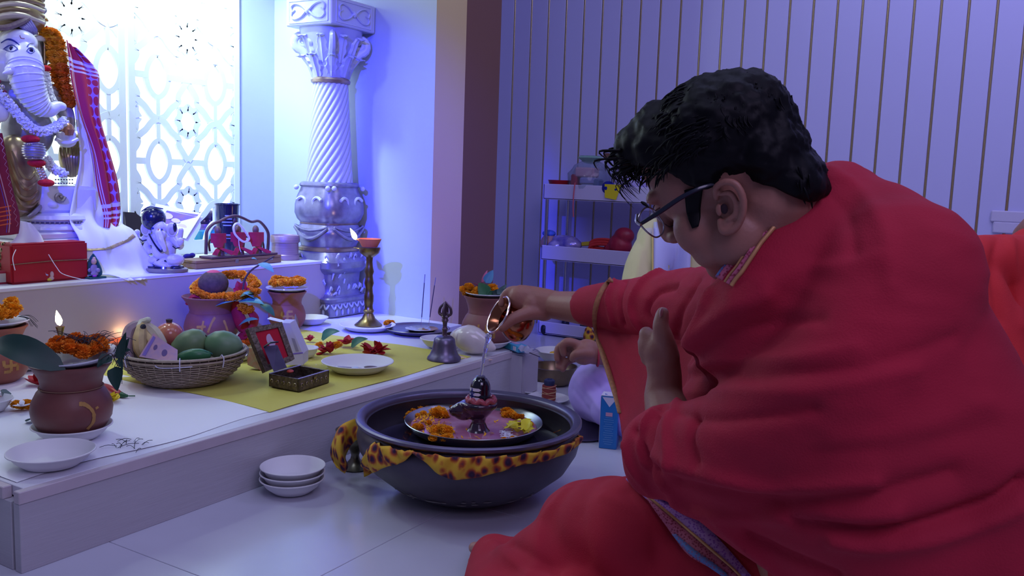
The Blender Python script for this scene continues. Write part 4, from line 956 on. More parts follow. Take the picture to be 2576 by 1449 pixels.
# head, cheeks, trunk
g = G(); ell(*SE(38, 140, -.03, 55, 62, 50), g, 24, 16); ell(*SE(12, 165, -.05, 40, 38, 36), g, 18, 12); ell(*SE(62, 165, -.06, 32, 40, 36), g, 18, 12); ell(*SE(50, 105, -.06, 42, 30, 34), g, 18, 12)
trk = [S(62, 150, -.10), S(66, 190, -.125), S(78, 230, -.13), S(98, 262, -.13), S(122, 276, -.13), S(143, 268, -.13), S(156, 268, -.13)]
tube(catmull(trk, 8), [.050, .050, .044, .034, .024, .017, .014], 20, g, round_end=True)
part('head', blend(g, .004, 3), m_st, gn, True)
T = catmull(trk, 8)
for k in range(14):                                # trunk wrinkles
    i = 4+int(k*1.9); p = T[i]; t_ = (T[i+1]-T[i-1]).normalized(); x, y, z = basis(t_, (0, 1, 0)); r_ = lerpl([.050, .050, .044, .034, .024, .017, .014], i/(len(T)-1))
    P = [p+x*((r_+.0005)*math.cos(a))+y*((r_+.0005)*math.sin(a)) for a in [2*PI*j/20 for j in range(20)]]
    part('trunk_ridge', tube(P, .0026, 5, closed=True), m_st, gn, True)
part('tusk', tube(catmull([S(28, 172, -.12), S(22, 180, -.14), S(10, 184, -.15)], 4), [.013, .010, .004], 10, round_end=True), m_st, gn, True)
part('tusk_socket', tube([S(42, 166, -.105), S(26, 176, -.13)], [.016, .016], 10, round_end=True), m_st, gn, True)
m_ink = mat('eye_ink', '#1e2c8c', .4); m_blk = mat('pupil', '#14163c', .3)
SRF = BVHTree.FromPolygons([Vector(v) for v in g.v], g.f)
HB = BVHTree.FromPolygons([Vector(v)+base for v in [tuple(v.co) for v in gn.children[-20].data.vertices]], []) if False else None
hd_ = [c for c in gn.children if c.name.startswith('head')][0]
hb_ = BVHTree.FromPolygons([v.co+base for v in hd_.data.vertices], [tuple(p.vertices) for p in hd_.data.polygons])
def on(bv, px, py, off=.0012):
    d = ray(px, py).normalized(); h = bv.ray_cast(CAM, d)
    return (h[0]-d*off) if h[0] else None
def strip(bv, pts, w, k=5, off=.0012, n=6, flat=.35):
    P = []
    for p in catmull([(x, y, 0) for x, y in pts], k):
        q = on(bv, p.x, p.y, off)
        if q: P.append(q)
    return tube(P, w, n, flat=flat, up=-_c) if len(P) > 1 else None
def addstrip(nm, bv, pts, w, m, par, **k):
    g = strip(bv, pts, w, **k); return part(nm, g, m, par, True) if g else None
addstrip('brow', hb_, [(2, 108), (18, 99), (34, 102), (48, 113)], [.0012, .0028, .0018], m_ink, gn)
addstrip('brow', hb_, [(68, 118), (74, 110), (84, 109)], [.002, .002, .0012], m_ink, gn)
for (ex, ey, w_) in ((28, 122, 17), (78, 127, 10)):
    g = G(); P = [on(hb_, ex+w_*math.cos(a), ey+7*math.sin(a), .0010) for a in [k*PI/8 for k in range(16)]]
    if all(P): part('eye_white', g.add(P, [tuple(range(16))]), mat('eye_grey', '#8f97c0', .3), gn, True)
    addstrip('eyelid', hb_, [(ex-w_*1.2, ey+2), (ex-w_*.4, ey-7), (ex+w_*.4, ey-7), (ex+w_, ey+2)], [.001, .0022, .001], m_ink, gn, off=.002)
    addstrip('eyelid', hb_, [(ex-w_, ey+2), (ex, ey+8), (ex+w_, ey+2)], [.0008, .0012, .0008], m_ink, gn, off=.002)
    q = on(hb_, ex+1, ey, .001); 
    if q: part('iris', ell(q, (.0065, .003, .0075), None, 10, 6), m_blk, gn, True)
addstrip('forehead_mark', hb_, [(50, 89), (53, 96), (62, 97)], [.001, .0012, .001], mat('mark_rust', '#9a5a50', .5), gn)
# ear and ornament behind the cheek
g = grid(lambda u, v: S(88+28*u+6*math.sin(PI*v), 100+75*v, .0+.03*math.sin(PI*u)), 7, 9, thick=.012)
part('ear', g, m_stv, gn, True)
part('ear_ornament', tube([S(112, 108, -.01), S(112, 160, -.01)], .003, 6), m_stg, gn, True)
part('ear_rim', tube(catmull([S(88, 97, -.02), S(102, 96, -.02), S(116, 100, -.01)], 4), .009, 8), m_st, gn, True)
# turban
g = G(); ell(*SE(28, 40, .0, 82, 48, 60), g, 28, 16)
part('turban', g, m_stg, gn, True)
for k in range(7):
    P = [S(-60+170*t_, 58-k*15-(26-1.5*k)*math.sin(PI*t_)-(1-t_)*-12+(t_*18 if k > 3 else 0), -.055-.018*math.sin(PI*t_)+.004*k) for t_ in [i/10 for i in range(11)]]
    part('turban_fold', tube(P, [.006, .011, .013, .011, .006], 10), m_stg if k % 2 else mat('statue_cream', '#cfc6ae', .3, .3), gn, True)
part('turban_band', tube(catmull([S(-20, 70, -.08), S(20, 68, -.085), S(60, 52, -.075), S(88, 30, -.05), S(95, 22, -.03)], 5), [.008, .009, .009, .006], 8), mat('band_taupe', '#8b7578', .6, var=.4, vscale=120), gn, True)
part('turban_plume', blend(tube(catmull([S(85, 25, -.02), S(96, 10, -.02), S(98, -8, -.02), S(85, -18, -.02)], 4), [.014, .016, .016, .01], 10, round_end=True), .004, 1), mat('statue_cream', '#cfc6ae', .3, .3), gn, True)
part('turban_curl', tube(catmull([S(88, 28, -.03), S(102, 32, -.03), S(112, 26, -.03), S(109, 18, -.03)], 5), [.006, .009, .008, .004], 8, round_end=True), m_stv, gn, True)
for k in range(5):
    part('turban_fan', tube(catmull([S(84, 38, -.03), S(92+k*5, 60-k*3, -.035), S(92+k*6, 88-k*9, -.03)], 4), [.008, .011, .006], 8, flat=.6), m_stg, gn, True)
for k in range(6):
    part('turban_pleat', tube(catmull([S(50+k*5, 66-k*3, -.07), S(64+k*5, 74, -.075), S(76+k*3, 90-k*1, -.06)], 3), [.005, .006, .003], 6), mat('pleat_violet', '#8f88b4', .5, .3), gn, True)
# gold dhoti: near leg folded with drapery
g = G(); ell(*SE(38, 410, -.05, 46, 70, 42), g, 20, 14); ell(*SE(60, 470, -.06, 40, 62, 36), g, 20, 14); ell(*SE(20, 520, -.05, 60, 30, 40), g, 18, 12); ell(*SE(80, 520, -.03, 26, 26, 30), g)
part('dhoti', blend(g, .006, 4), m_stg, gn, True)
db = BVHTree.FromPolygons([v.co+base for v in gn.children[0].data.vertices], []) if False else None
dh = [c for c in gn.children if c.name.startswith('dhoti')][0]; db = BVHTree.FromPolygons([v.co+base for v in dh.data.vertices], [tuple(p.vertices) for p in dh.data.polygons])
for pts in ([(30, 380), (52, 430), (72, 450), (90, 430)], [(24, 400), (48, 455), (70, 475), (94, 455)], [(22, 430), (46, 490), (74, 500), (96, 480)], [(30, 470), (52, 515), (78, 520), (96, 505)], [(10, 505), (40, 530), (80, 535)], [(60, 380), (80, 400), (94, 425)], [(66, 365), (88, 385), (98, 410)]):
    addstrip('drape_fold', db, pts, [.003, .0085, .003], m_stg, gn, flat=.8, off=.0)
g = G(); ell(*SE(178, 395, .0, 30, 55, 30), g, 18, 12); ell(*SE(190, 360, .0, 24, 26, 26), g)
part('dhoti_knee', blend(g, .006, 3), m_stg, gn, True)
for k in range(6): part('knee_pleat', tube(catmull([S(152+k*9, 372, -.035), S(158+k*7, 400, -.045), S(170+k*4, 445, -.03)], 4), [.004, .006, .002], 6), m_stg, gn, True)
part('side_drape', tube(catmull([S(118, 480, -.05), S(108, 510, -.07), S(86, 535, -.09), S(70, 545, -.09)], 4), [.006, .009, .007, .004], 8), m_stv, gn, True)
ft = G(); ell(*SE(128, 515, -.08, 16, 10, 18), ft); ell(*SE(133, 503, -.07, 10, 18, 12), ft); part('foot', blend(ft, .004, 2), m_st, gn, True)
# necklace of silver/red beads, white flower garlands, pendant
def line_of(name, label, cat, pts, n, fn, group=None):
    t = thing(name, label, cat, S(*pts[0])); C_ = catmull([S(*p) for p in pts], 10)
    for k in range(n):
        u = k/(n-1)*(len(C_)-1); i = min(int(u), len(C_)-2); fn(t, C_[i].lerp(C_[i+1], u-i), k)
    return t
m_tub = mat('tuberose', '#e3e6f2', .7); m_pom = mat('red_pompom', '#c4182e', .95, var=.3, vscale=120, bump=.6, bscale=300); m_sil = mat('silver_bead', '#d5cfc4', .2, .8)
def tub(seed):
    rnd = random.Random(seed); g = G()
    for k in range(16):
        d = Vector((rnd.gauss(0, 1), rnd.gauss(0, 1), rnd.gauss(0, 1))).normalized(); x, y, z = basis(d)
        p = d*.016; g.add([x*.004, y*.004, -x*.004, -y*.004, p+x*.0035, p+y*.0035, p-x*.0035, p-y*.0035], [(0, 1, 5, 4), (1, 2, 6, 5), (2, 3, 7, 6), (3, 0, 4, 7), (4, 5, 6, 7)])
    return g
TBm = [mesh(tub(s_), m_tub, False, 0, 'tuberose') for s_ in range(3)]
def ptub(t, p, k, s_=1.0):
    o = link('tuberose', TBm[k % 3], t, p-wl(t)); o.rotation_euler = (k, k*2, k*3); o.scale = (s_,)*3
line_of('tuberose_garland', 'white tuberose garland across the large statue chest', 'garland', [(0, 235, -.13), (30, 270, -.14), (60, 305, -.15), (95, 330, -.15), (130, 325, -.14), (160, 305, -.12)], 44, ptub)
line_of('tuberose_garland', 'white tuberose strand hanging beside the large statue trunk', 'garland', [(112, 185, -.06), (116, 210, -.06), (122, 235, -.06), (132, 258, -.07)], 24, ptub)
line_of('tuberose_garland', 'small white tuberose tassel on the large statue lap', 'garland', [(118, 400, -.11), (126, 415, -.11), (140, 428, -.12), (160, 436, -.12)], 14, ptub)
bdt = thing('bead_necklace', 'long red and silver bead necklace hanging over the large statue belly', 'necklace', S(80, 350, -.14))
def bead(p, r, m, nm): part(nm, ell(p, r, None, 12, 8), m, bdt, True)
for k in range(10): bead(S(-2+k*7, 205+k*13, -.135), .0075 if k % 2 else .006, m_sil if k % 2 else mat('garnet', '#7a1f34', .3), 'bead')
bead(S(77, 350, -.15), (.026, .026, .013), m_pom, 'pompom'); bead(S(92, 410, -.15), (.026, .026, .013), m_pom, 'pompom'); bead(S(116, 460, -.16), (.024, .024, .012), m_pom, 'pompom')
part('large_bead', lathe([(0, -.034), (.018, -.028), (.0315, -.01), (.033, .004), (.024, .022), (.01, .030), (0, .031)], 24, S(85, 379, -.15), fn=lambda a, h, k: 1), mat('ribbed_silver', '#aca5c0', .3, .4, var=.4, vscale=60, stretch=(.2, .2, 6)), bdt, True)
for k in range(9): part('bead_ring', tube([S(85, 379, -.15)+Vector((r_*math.cos(a), r_*math.sin(a), -.026+k*.0062)) for a in [2*PI*j/24 for j in range(24)]], .0015, 5, closed=True), m_sil, bdt, True) if False else None
for k in range(7):
    z_ = -.024+k*.0075; r_ = .0335*math.sqrt(max(.05, 1-(z_/.036)**2))
    part('bead_rib', tube([S(85, 379, -.15)+Vector((r_*math.cos(a), r_*math.sin(a), z_)) for a in [2*PI*j/24 for j in range(24)]], .0018, 5, closed=True), m_sil, bdt, True)
for i in range(2):
    for k in range(5): bead(S(95+i*10+k*3, 424+k*7+i*1, -.15), .0072, m_sil, 'silver_bead')
for k in range(5): bead(S(70+k*5, 362, -.17), .0028, m_sil, 'silver_bead'); bead(S(82+k*5, 398, -.17), .0028, m_sil, 'silver_bead')
bead(S(116, 172, -.07), (.016, .012, .010), m_pom, 'pompom')
# orange marigold garland at the right of the head
mg = thing('marigold_garland', 'long orange marigold garland hanging from the large statue turban', 'garland', S(140, 160, -.03), 0, 'marigold garlands')
C_ = catmull([S(122, 82, -.03), S(138, 112, -.03), S(143, 150, -.03), S(150, 190, -.03), S(158, 230, -.03), S(163, 262, -.03)], 6)
for k in range(13):
    u = k/12*(len(C_)-1); i = min(int(u), len(C_)-2); p = C_[i].lerp(C_[i+1], u-i); put_bloom(mg, p-RX*.010, 1.25, BL2 if k > 6 else BL); put_bloom(mg, p+RX*.012, 1.25, BL2 if k > 5 else BL)
part('red_tip', tube([S(116, 68, -.03), S(128, 74, -.03)], [.005, .002], 6), m_red, mg, True)

# shawls
def check_mat():
    m = bpy.data.materials.new('red_gamcha_weave'); m.use_nodes = True; nt = m.node_tree; b = nt.nodes['Principled BSDF']; b.inputs['Roughness'].default_value = .8
    uv = nt.nodes.new('ShaderNodeUVMap'); sp_ = nt.nodes.new('ShaderNodeSeparateXYZ'); nt.links.new(uv.outputs[0], sp_.inputs[0])
    def band(sock, lo, hi):
        a = nt.nodes.new('ShaderNodeMath'); a.operation = 'GREATER_THAN'; a.inputs[1].default_value = lo; nt.links.new(sock, a.inputs[0])
        c = nt.nodes.new('ShaderNodeMath'); c.operation = 'LESS_THAN'; c.inputs[1].default_value = hi; nt.links.new(sock, c.inputs[0])
        d = nt.nodes.new('ShaderNodeMath'); d.operation = 'MULTIPLY'; nt.links.new(a.outputs[0], d.inputs[0]); nt.links.new(c.outputs[0], d.inputs[1]); return d.outputs[0]
    def mx(prev, fac, col):
        n = nt.nodes.new('ShaderNodeMix'); n.data_type = 'RGBA'; nt.links.new(fac, n.inputs[0])
        if isinstance(prev, tuple): n.inputs[6].default_value = prev
        else: nt.links.new(prev, n.inputs[6])
        n.inputs[7].default_value = srgb(col); return n.outputs[2]
    c = srgb('#a81c3c'); U, V = sp_.outputs[0], sp_.outputs[1]
    v = nt.nodes.new('ShaderNodeTexVoronoi'); v.inputs['Scale'].default_value = 1
    mpn = nt.nodes.new('ShaderNodeMapping'); mpn.inputs['Scale'].default_value = (5, 22, 1); nt.links.new(uv.outputs[0], mpn.inputs[0]); nt.links.new(mpn.outputs[0], v.inputs['Vector']); v.inputs['Randomness'].default_value = .1
    e = nt.nodes.new('ShaderNodeMath'); e.operation = 'GREATER_THAN'; e.inputs[1].default_value = .45; nt.links.new(v.outputs['Distance'], e.inputs[0])
    e2 = nt.nodes.new('ShaderNodeMath'); e2.operation = 'MULTIPLY'; nt.links.new(e.outputs[0], e2.inputs[0]); nt.links.new(band(U, .55, .92), e2.inputs[1])
    c = mx(c, e2.outputs[0], '#a06fae')
    for lo, hi in ((.08, .13), (.17, .2)): c = mx(c, band(U, lo, hi), '#c9b0c0')
    for lo, hi in ((.125, .15), (.17, .19), (.21, .225), (.80, .82), (.84, .86), (.88, .895)): c = mx(c, band(V, lo, hi), '#cfbfe6')
    nt.links.new(c, b.inputs['Base Color']); return m
m_gam = check_mat()
def cloth_obj(name, label, cols, m, nu=24, nv=40, rip=.004, rf=7, loc=None, cat='cloth', wave=0, group=None):
    # cols: list of (left point, right point) rows from top to bottom, world points
    Lc = catmull([c[0] for c in cols], 8); Rc = catmull([c[1] for c in cols], 8); n = len(Lc)
    def f(u, v):
        i = min(v*(n-1), n-1.001); k = int(i); a = Lc[k].lerp(Lc[k+1], i-k); b = Rc[k].lerp(Rc[k+1], i-k)
        w = (b-a).length; return a.lerp(b, u)-Vector((0, 1, 0))*(rip*math.sin(u*rf*PI*.9+v*3+wave)+rip*.5*math.sin(u*rf*1.7+v*7))
    g = grid(f, nu, nv)
    me = mesh(g, m, True, 0, name, loc); uvl = me.uv_layers.new(name='UVMap')
    for p in me.polygons:
        for li in p.loop_indices:
            vi = me.loops[li].vertex_index; uvl.data[li].uv = ((vi % nu)/(nu-1), (vi//nu)/(nv-1))
    o = link(name, me, None, loc); md_ = o.modifiers.new('thickness', 'SOLIDIFY'); md_.thickness = .0016; md_.offset = 0
    return tag(o, label, cat, group)
m_wcl = mat('white_cotton', '#e6e7f0', .75)
wsh = cloth_obj('white_shawl', 'long white cotton shawl with gold border falling from the statue to the ledge', [
    (S(160, 110, .02), S(185, 118, .02)), (S(178, 200, -.02), S(200, 210, -.02)), (S(186, 300, -.04), S(232, 320, -.04)), (S(196, 400, -.06), S(262, 420, -.05)),
    (S(178, 500, -.10), S(290, 520, -.06)), (S(172, 555, -.13), S(305, 560, -.10)), (S(196, 600, -.17), S(335, 580, -.14)), (S(200, 640, -.19), S(356, 618, -.17)), (S(203, 690, -.205), S(384, 660, -.185)), (S(270, 690, -.245), S(388, 690, -.215)), (ony(322, 706, YL-.012), ony(362, 702, YL-.012))], m_wcl, 30, 60, .009, 6, S(200, 400))
bvw = BVHTree.FromPolygons([v.co+wsh.location for v in wsh.data.vertices], [tuple(p.vertices) for p in wsh.data.polygons])
gb = strip(bvw, [(207, 628), (240, 626), (275, 622), (310, 608), (338, 592)], .0075, flat=.15)
if gb: part('gold_border', gb, mat('gold_thread', '#a98f6a', .5, .4, var=.5, vscale=150), wsh, True)
cloth_obj('red_checked_shawl', 'red and white checked scarf hanging at the right of the large statue', [
    (S(164, 100, -.05), S(190, 122, -.05)), (S(170, 150, -.06), S(242, 175, -.06)), (S(176, 200, -.07), S(252, 215, -.07)), (S(200, 290, -.09), S(254, 290, -.08)), (S(232, 380, -.10), S(276, 375, -.09)),
    (S(246, 470, -.115), S(298, 460, -.10)), (S(262, 540, -.125), S(304, 535, -.11)), (S(262, 572, -.13), S(296, 575, -.12))], m_gam, 20, 60, .006, 5, S(210, 300), wave=1)
m_bor = mat('patterned_red_shawl', '#8a1a3c', .8, var=.25, vscale=30)
rs = cloth_obj('red_border_shawl', 'dark red shawl with zigzag border at the left edge of the statue', [
    (S(-60, 330, -.13), S(3, 335, -.13)), (S(-60, 420, -.14), S(20, 420, -.14)), (S(-60, 500, -.15), S(36, 490, -.15)), (S(-60, 560, -.17), S(50, 545, -.17)), (S(-60, 600, -.18), S(48, 588, -.18))], m_bor, 20, 40, .004, 5, S(0, 450))
bvr = BVHTree.FromPolygons([v.co+rs.location for v in rs.data.vertices], [tuple(p.vertices) for p in rs.data.polygons])
def zz(x0, x1, y0, y1, n, w): return [(x0+(x1-x0)*k/n+(w if k % 2 else -w), y0+(y1-y0)*k/n) for k in range(n+1)]
for pts, w, mm in ((zz(2, 44, 345, 570, 26, 3), .0014, mat('zigzag_pink', '#cf9fae', .7)), ([(-6, 420), (10, 480), (24, 540), (22, 585)], .002, mat('zigzag_pink', '#cf9fae', .7)), ([(-12, 420), (4, 480), (18, 540), (16, 585)], .0014, mat('stripe_violet', '#6a4fc0', .7))):
    addstrip('woven_line', bvr, pts, w, mm, rs, k=3)
for k in range(5):
    addstrip('woven_line', bvr, [(-20, 525+k*11), (0, 523+k*11), (28, 518+k*11)], .0022, mat('stripe_orange', '#d2552f', .6), rs, k=3)
cloth_obj('white_handkerchief', 'white cloth corner draped over the red pedestal left of the statue base', [
    (S(50, 555, -.15), S(75, 560, -.15)), (S(40, 595, -.17), S(100, 590, -.17)), (S(24, 620, -.185), S(116, 620, -.185)), (S(60, 636, -.19), S(128, 632, -.19))], m_wcl, 14, 20, .004, 4, S(80, 600), wave=2)
# red cloth covered pedestal
a_ = ony(28, 650, YL+.05); b_ = ony(222, 640, YL+.05); zt_ = ony(100, 612, YL+.05).z
rp = thing('red_pedestal', 'low wooden plinth covered with red cloth under the large statue', 'plinth', ((a_.x+b_.x)/2, YL+.19, HL))
part('cloth_cover', box(((a_.x+b_.x)/2, YL+.19, (HL+zt_)/2), (b_.x-a_.x, .28, zt_-HL), .006, seg=2), mat('red_satin', '#b01426', .55, var=.2, vscale=9, bump=.3, bscale=12), rp, True)
part('gold_piping', tube([(a_.x-.002, YL+.047, HL+.060), ((a_.x+b_.x)/2, YL+.047, HL+.064), (b_.x+.001, YL+.047, HL+.062)], .0015, 5), mat('gold_thread', '#a98f6a', .5, .4), rp, True)
g = G()
P = catmull([ony(122, 640, YL+.03), ony(142, 672, YL+.02), ony(160, 690, YL+.005)+Vector((0, 0, 0)), Vector((LP(205, 705).x, YL+.01, HL+.002))], 6); tube(P, .0012, 5, g)
solo('white_thread', g, m_wcl, 'thin white thread trailing over the red plinth', 'thread', ony(150, 670, YL+.03), world=True)
solo('white_thread', tube(catmull([ony(40, 628, YL+.04), ony(32, 650, YL+.03), ony(38, 680, YL+.02)], 6), .0012, 5), m_wcl, 'short white thread loop beside the brass figurine', 'thread', ony(40, 650, YL+.03), world=True)
# -- figurines
def figurine(name, label, cat, px, py, sc, mb, ml, parts):
    L = LP(px, py); L = Vector((L.x, L.y, HL)); t = thing(name, label, cat, L); u = mpp(L)*sc
    for nm, kind, args, m in parts:
        g = G()
        if kind == 'e':
            for (x, y, z, rx, ry, rz) in args: ell(_r*(x*u)+Vector((0, 0, z*u))-_c*(y*u), (rx*u, ry*u, rz*u), g, 14, 9)
        elif kind == 't':
            for pts, r in args: tube(catmull([_r*(x*u)+Vector((0, 0, z*u))-_c*(y*u) for x, y, z in pts], 4), [q*u for q in r], 9, g, round_end=True)
        elif kind == 'b':
            for (x, y, z, sx, sy, sz) in args: box(_r*(x*u)+Vector((0, 0, z*u))-_c*(y*u), (sx*u, sy*u, sz*u), .0008, g)
        if len(args) > 1 and nm != 'base': g = blend(g, max(.0016, 1.1*u), 1)
        part(nm, g, m, t)
    return t
figurine('elephant_figurine', 'tiny pink and yellow elephant figurine on the ledge edge', 'figurine', 118, 708, 1.0, None, None, [
    ('body', 'e', [(0, 0, 16, 11, 8, 12), (-9, 0, 8, 8, 7, 6), (10, 0, 8, 8, 7, 6), (14, 2, 18, 5, 4, 8), (-13, 2, 18, 5, 4, 7)], mat('figurine_pink', '#c9a8a4', .4)),
    ('head', 'e', [(-1, 3, 32, 9, 8, 9), (-10, 0, 33, 6, 2, 7), (8, 0, 32, 6, 2, 7), (-1, 0, 42, 5, 5, 5)], mat('figurine_peach', '#d0a890', .4)),
    ('trunk', 't', [([(-1, 9, 31), (2, 13, 24), (4, 12, 18), (8, 11, 16)], [3.5, 3, 2.4, 1.8])], mat('figurine_lilac', '#b5b2dc', .4)),
    ('yellow_robe', 'e', [(-4, 6, 5, 8, 5, 4.5), (9, 5, 5, 7, 5, 4.5)], mat('figurine_yellow', '#d8c23f', .4))])
lf_ = figurine('leaf_figurine', 'small figure set in an upright green leaf on the ledge edge', 'figurine', 239, 700, 1.0, None, None, [
    ('body', 'e', [(2, 7, 24, 11, 5, 12), (-8, 7, 20, 7, 4, 6), (12, 7, 20, 7, 4, 6), (4, 8, 12, 12, 5, 6)], mat('figurine_mauve', '#9a8ca8', .4)),
    ('head', 'e', [(2, 8, 42, 7, 6, 8), (2, 7, 50, 4, 4, 4)], mat('figurine_peach', '#d0a890', .4)),
    ('pink_lotus', 'e', [(4, 10, 6, 6, 4, 4)], mat('figurine_magenta', '#b44ac0', .4))])
u_ = mpp(lf_.location)
part('leaf_back', leafg(Vector((0, 0, 0)), Vector((0, .006, 62*u_)), 44*u_, -_c, sag=.05, heart=True, thick=.004), mat('figurine_green', '#1f5a55', .4), lf_)
part('leaf_base', box((0, -.004, .003), (46*u_, .03, .006), .002), mat('figurine_green', '#1f5a55', .4), lf_)
bf = figurine('brass_figurine', 'brass figurine standing on a red plinth with a cream name plate', 'figurine', 12, 712, 1.0, None, None, [
    ('body', 'e', [(0, 0, 45, 9, 7, 14), (-3, 2, 68, 10, 7, 12), (2, 3, 84, 9, 8, 9), (14, 2, 72, 5, 4, 14), (-10, 2, 58, 5, 4, 10)], m_brass), ('crown', 'e', [(2, 2, 96, 6, 6, 8)], m_brass), ('legs', 't', [([(-4, 2, 50), (-10, 6, 42), (-4, 4, 34)], [5, 4, 3]), ([(5, 2, 50), (14, 6, 42), (16, 4, 34)], [5, 4, 3])], m_brass)])
L = bf.location; ub = mpp(L)
part('plinth', box((.005, .0, 16*ub), (102*ub, .05, 33*ub), .002, None, Matrix.Rotation(-.1, 3, 'Z')), mat('plinth_red', '#96203c', .5), bf)
part('name_plate', box((.010, -.0262, 16*ub), (76*ub, .001, 22*ub), 0, None, Matrix.Rotation(-.1, 3, 'Z')), mat('plate_cream', '#b9b9ac', .5), bf)

# -- second statue with black turban
SV = LP(412, 683); SV = Vector((SV.x, SV.y, HL+.001)); uv = mpp(SV)
sv = thing('small_deity_statue', 'white elephant headed statue with black turban on the ledge', 'statue', SV)
FX = _r.copy(); FX.z = 0; FX.normalize(); FY = -_c.copy(); FY.z = 0; FY.normalize()
def V3(x, y, z): return FX*((x-412)*uv)+FY*(z*uv)+Vector((0, 0, (683-y)*uv))
def E3(x, y, z, rx, ry, rz, g): ell(V3(x, y, z), (rx*uv, rz*uv, ry*uv), g, 18, 12)
m_fw = mat('figurine_white', '#d5d0cc', .25, coat=.5, var=.12, vscale=40); m_fb = mat('figurine_black', '#141a3a', .2, coat=.5)
part('base', lathe([(0, 0), (60*uv, 0), (62*uv, 3*uv), (62*uv, 8*uv), (58*uv, 10*uv), (0, 10*uv)], 36, (0, 0, 0), fn=lambda a, h, k: 1-.25*abs(math.sin(a-.5))), mat('figurine_base', '#8a8370', .3), sv)
part('base_pad', lathe([(0, 10*uv), (52*uv, 10*uv), (50*uv, 15*uv), (0, 16*uv)], 30, (0, 0, 0), fn=lambda a, h, k: 1-.25*abs(math.sin(a-.5))), m_fb, sv)
g = G(); E3(415, 628, 4, 32, 30, 24, g); E3(412, 598, 4, 30, 22, 20, g)
tube([V3(385, 600, 4), V3(375, 622, 10), V3(385, 632, 22)], [.018, .014, .010], 12, g, round_end=True); tube([V3(372, 598, 0), V3(352, 610, 4), V3(350, 590, 6)], [.015, .012, .009], 12, g, round_end=True)
tube([V3(440, 598, 4), V3(460, 618, 10), V3(462, 605, 16)], [.018, .014, .011], 12, g, round_end=True); tube([V3(442, 595, 0), V3(455, 592, 2), V3(458, 578, 4)], [.014, .011, .009], 12, g, round_end=True)
E3(462, 606, 18, 8, 11, 6, g); E3(391, 605, 22, 9, 12, 7, g); E3(350, 588, 8, 9, 9, 6, g)
part('torso', blend(g, .0022, 2), m_fw, sv)
g = G(); E3(445, 652, 10, 24, 16, 20, g); E3(395, 655, 6, 22, 13, 20, g); tube([V3(420, 655, 18), V3(405, 662, 26), V3(425, 668, 26), V3(432, 674, 24)], [.014, .013, .011, .008], 12, g, round_end=True); tube([V3(448, 664, 14), V3(420, 670, 20), V3(405, 672, 22)], [.014, .012, .009], 12, g, round_end=True)
part('legs', blend(g, .0022, 2), m_fw, sv)
part('dark_cloth', tube(catmull([V3(390, 668, 14), V3(405, 655, 22), V3(435, 656, 24), V3(455, 668, 16)], 4), [.006, .004, .006], 8), m_fb, sv)
part('dark_foot_cushion', ell(V3(448, 672, 14), (.024, .02, .012), None, 12, 8), m_fb, sv)
g = G(); E3(408, 576, 14, 19, 22, 18, g); E3(416, 590, 22, 11, 13, 12, g)
tube(catmull([V3(414, 586, 30), V3(420, 603, 36), V3(427, 617, 37), V3(430, 627, 37)], 5), [.014, .0115, .0085, .0065], 12, g, round_end=True)
part('head', blend(g, .0022, 2), m_fw, sv)
for sx, cx_ in ((-1, 376), (1, 440)):
    part('ear', ell(V3(cx_, 577, 16), (14*uv, 4*uv, 18*uv), None, 14, 9, Matrix.Rotation(YAW-PI/2, 3, 'Z')), m_fw, sv); part('inner_ear', ell(V3(cx_+sx*1, 578, 18.5), (9*uv, 3*uv, 12*uv), None, 12, 8, Matrix.Rotation(YAW-PI/2, 3, 'Z')), mat('ear_tan', '#b3aa98', .5), sv)
part('eye', ell(V3(399, 574, 33), (.006, .003, .004), None, 8, 5), m_ink, sv); part('eye', ell(V3(421, 576, 32), (.004, .003, .0038), None, 8, 5), m_ink, sv)
part('forehead_mark', box(V3(414, 578, 35), (.005, .002, .012), .0005), mat('mark_orange', '#d08a70', .5), sv)
part('trunk_line', tube(catmull([V3(388, 588, 28), V3(398, 603, 34), V3(410, 620, 36), V3(420, 630, 36), V3(428, 620, 40)], 4), [.003, .003, .004, .003], 6), m_fb, sv)
g = ell(V3(391, 552, 6), (30*uv, 28*uv, 31*uv), None, 24, 14)
tb = part('turban', g, m_fb, sv)
for k in range(5): part('turban_fold', tube(catmull([V3(364, 562-k*7, 12), V3(388, 558-k*9, 34-k*3), V3(418, 566-k*10, 14)], 5), .0022, 6), mat('turban_fold_blue', '#232c5c', .2), sv)
part('axe_head', ell(V3(449, 570, 20), (5*uv, 4*uv, 12*uv), None, 12, 8), m_fb, sv); part('orange_band', tube([V3(457, 608, 10), V3(463, 604, 16)], [.009, .009], 8, round_end=True), mat('band_orange', '#d2674a', .4), sv)
for (x, y) in ((380, 622), (450, 618), (368, 602)): part('bracelet', tube([V3(x-9, y, 14), V3(x, y+5, 20), V3(x+9, y+2, 16)], .0025, 6), m_fb, sv)

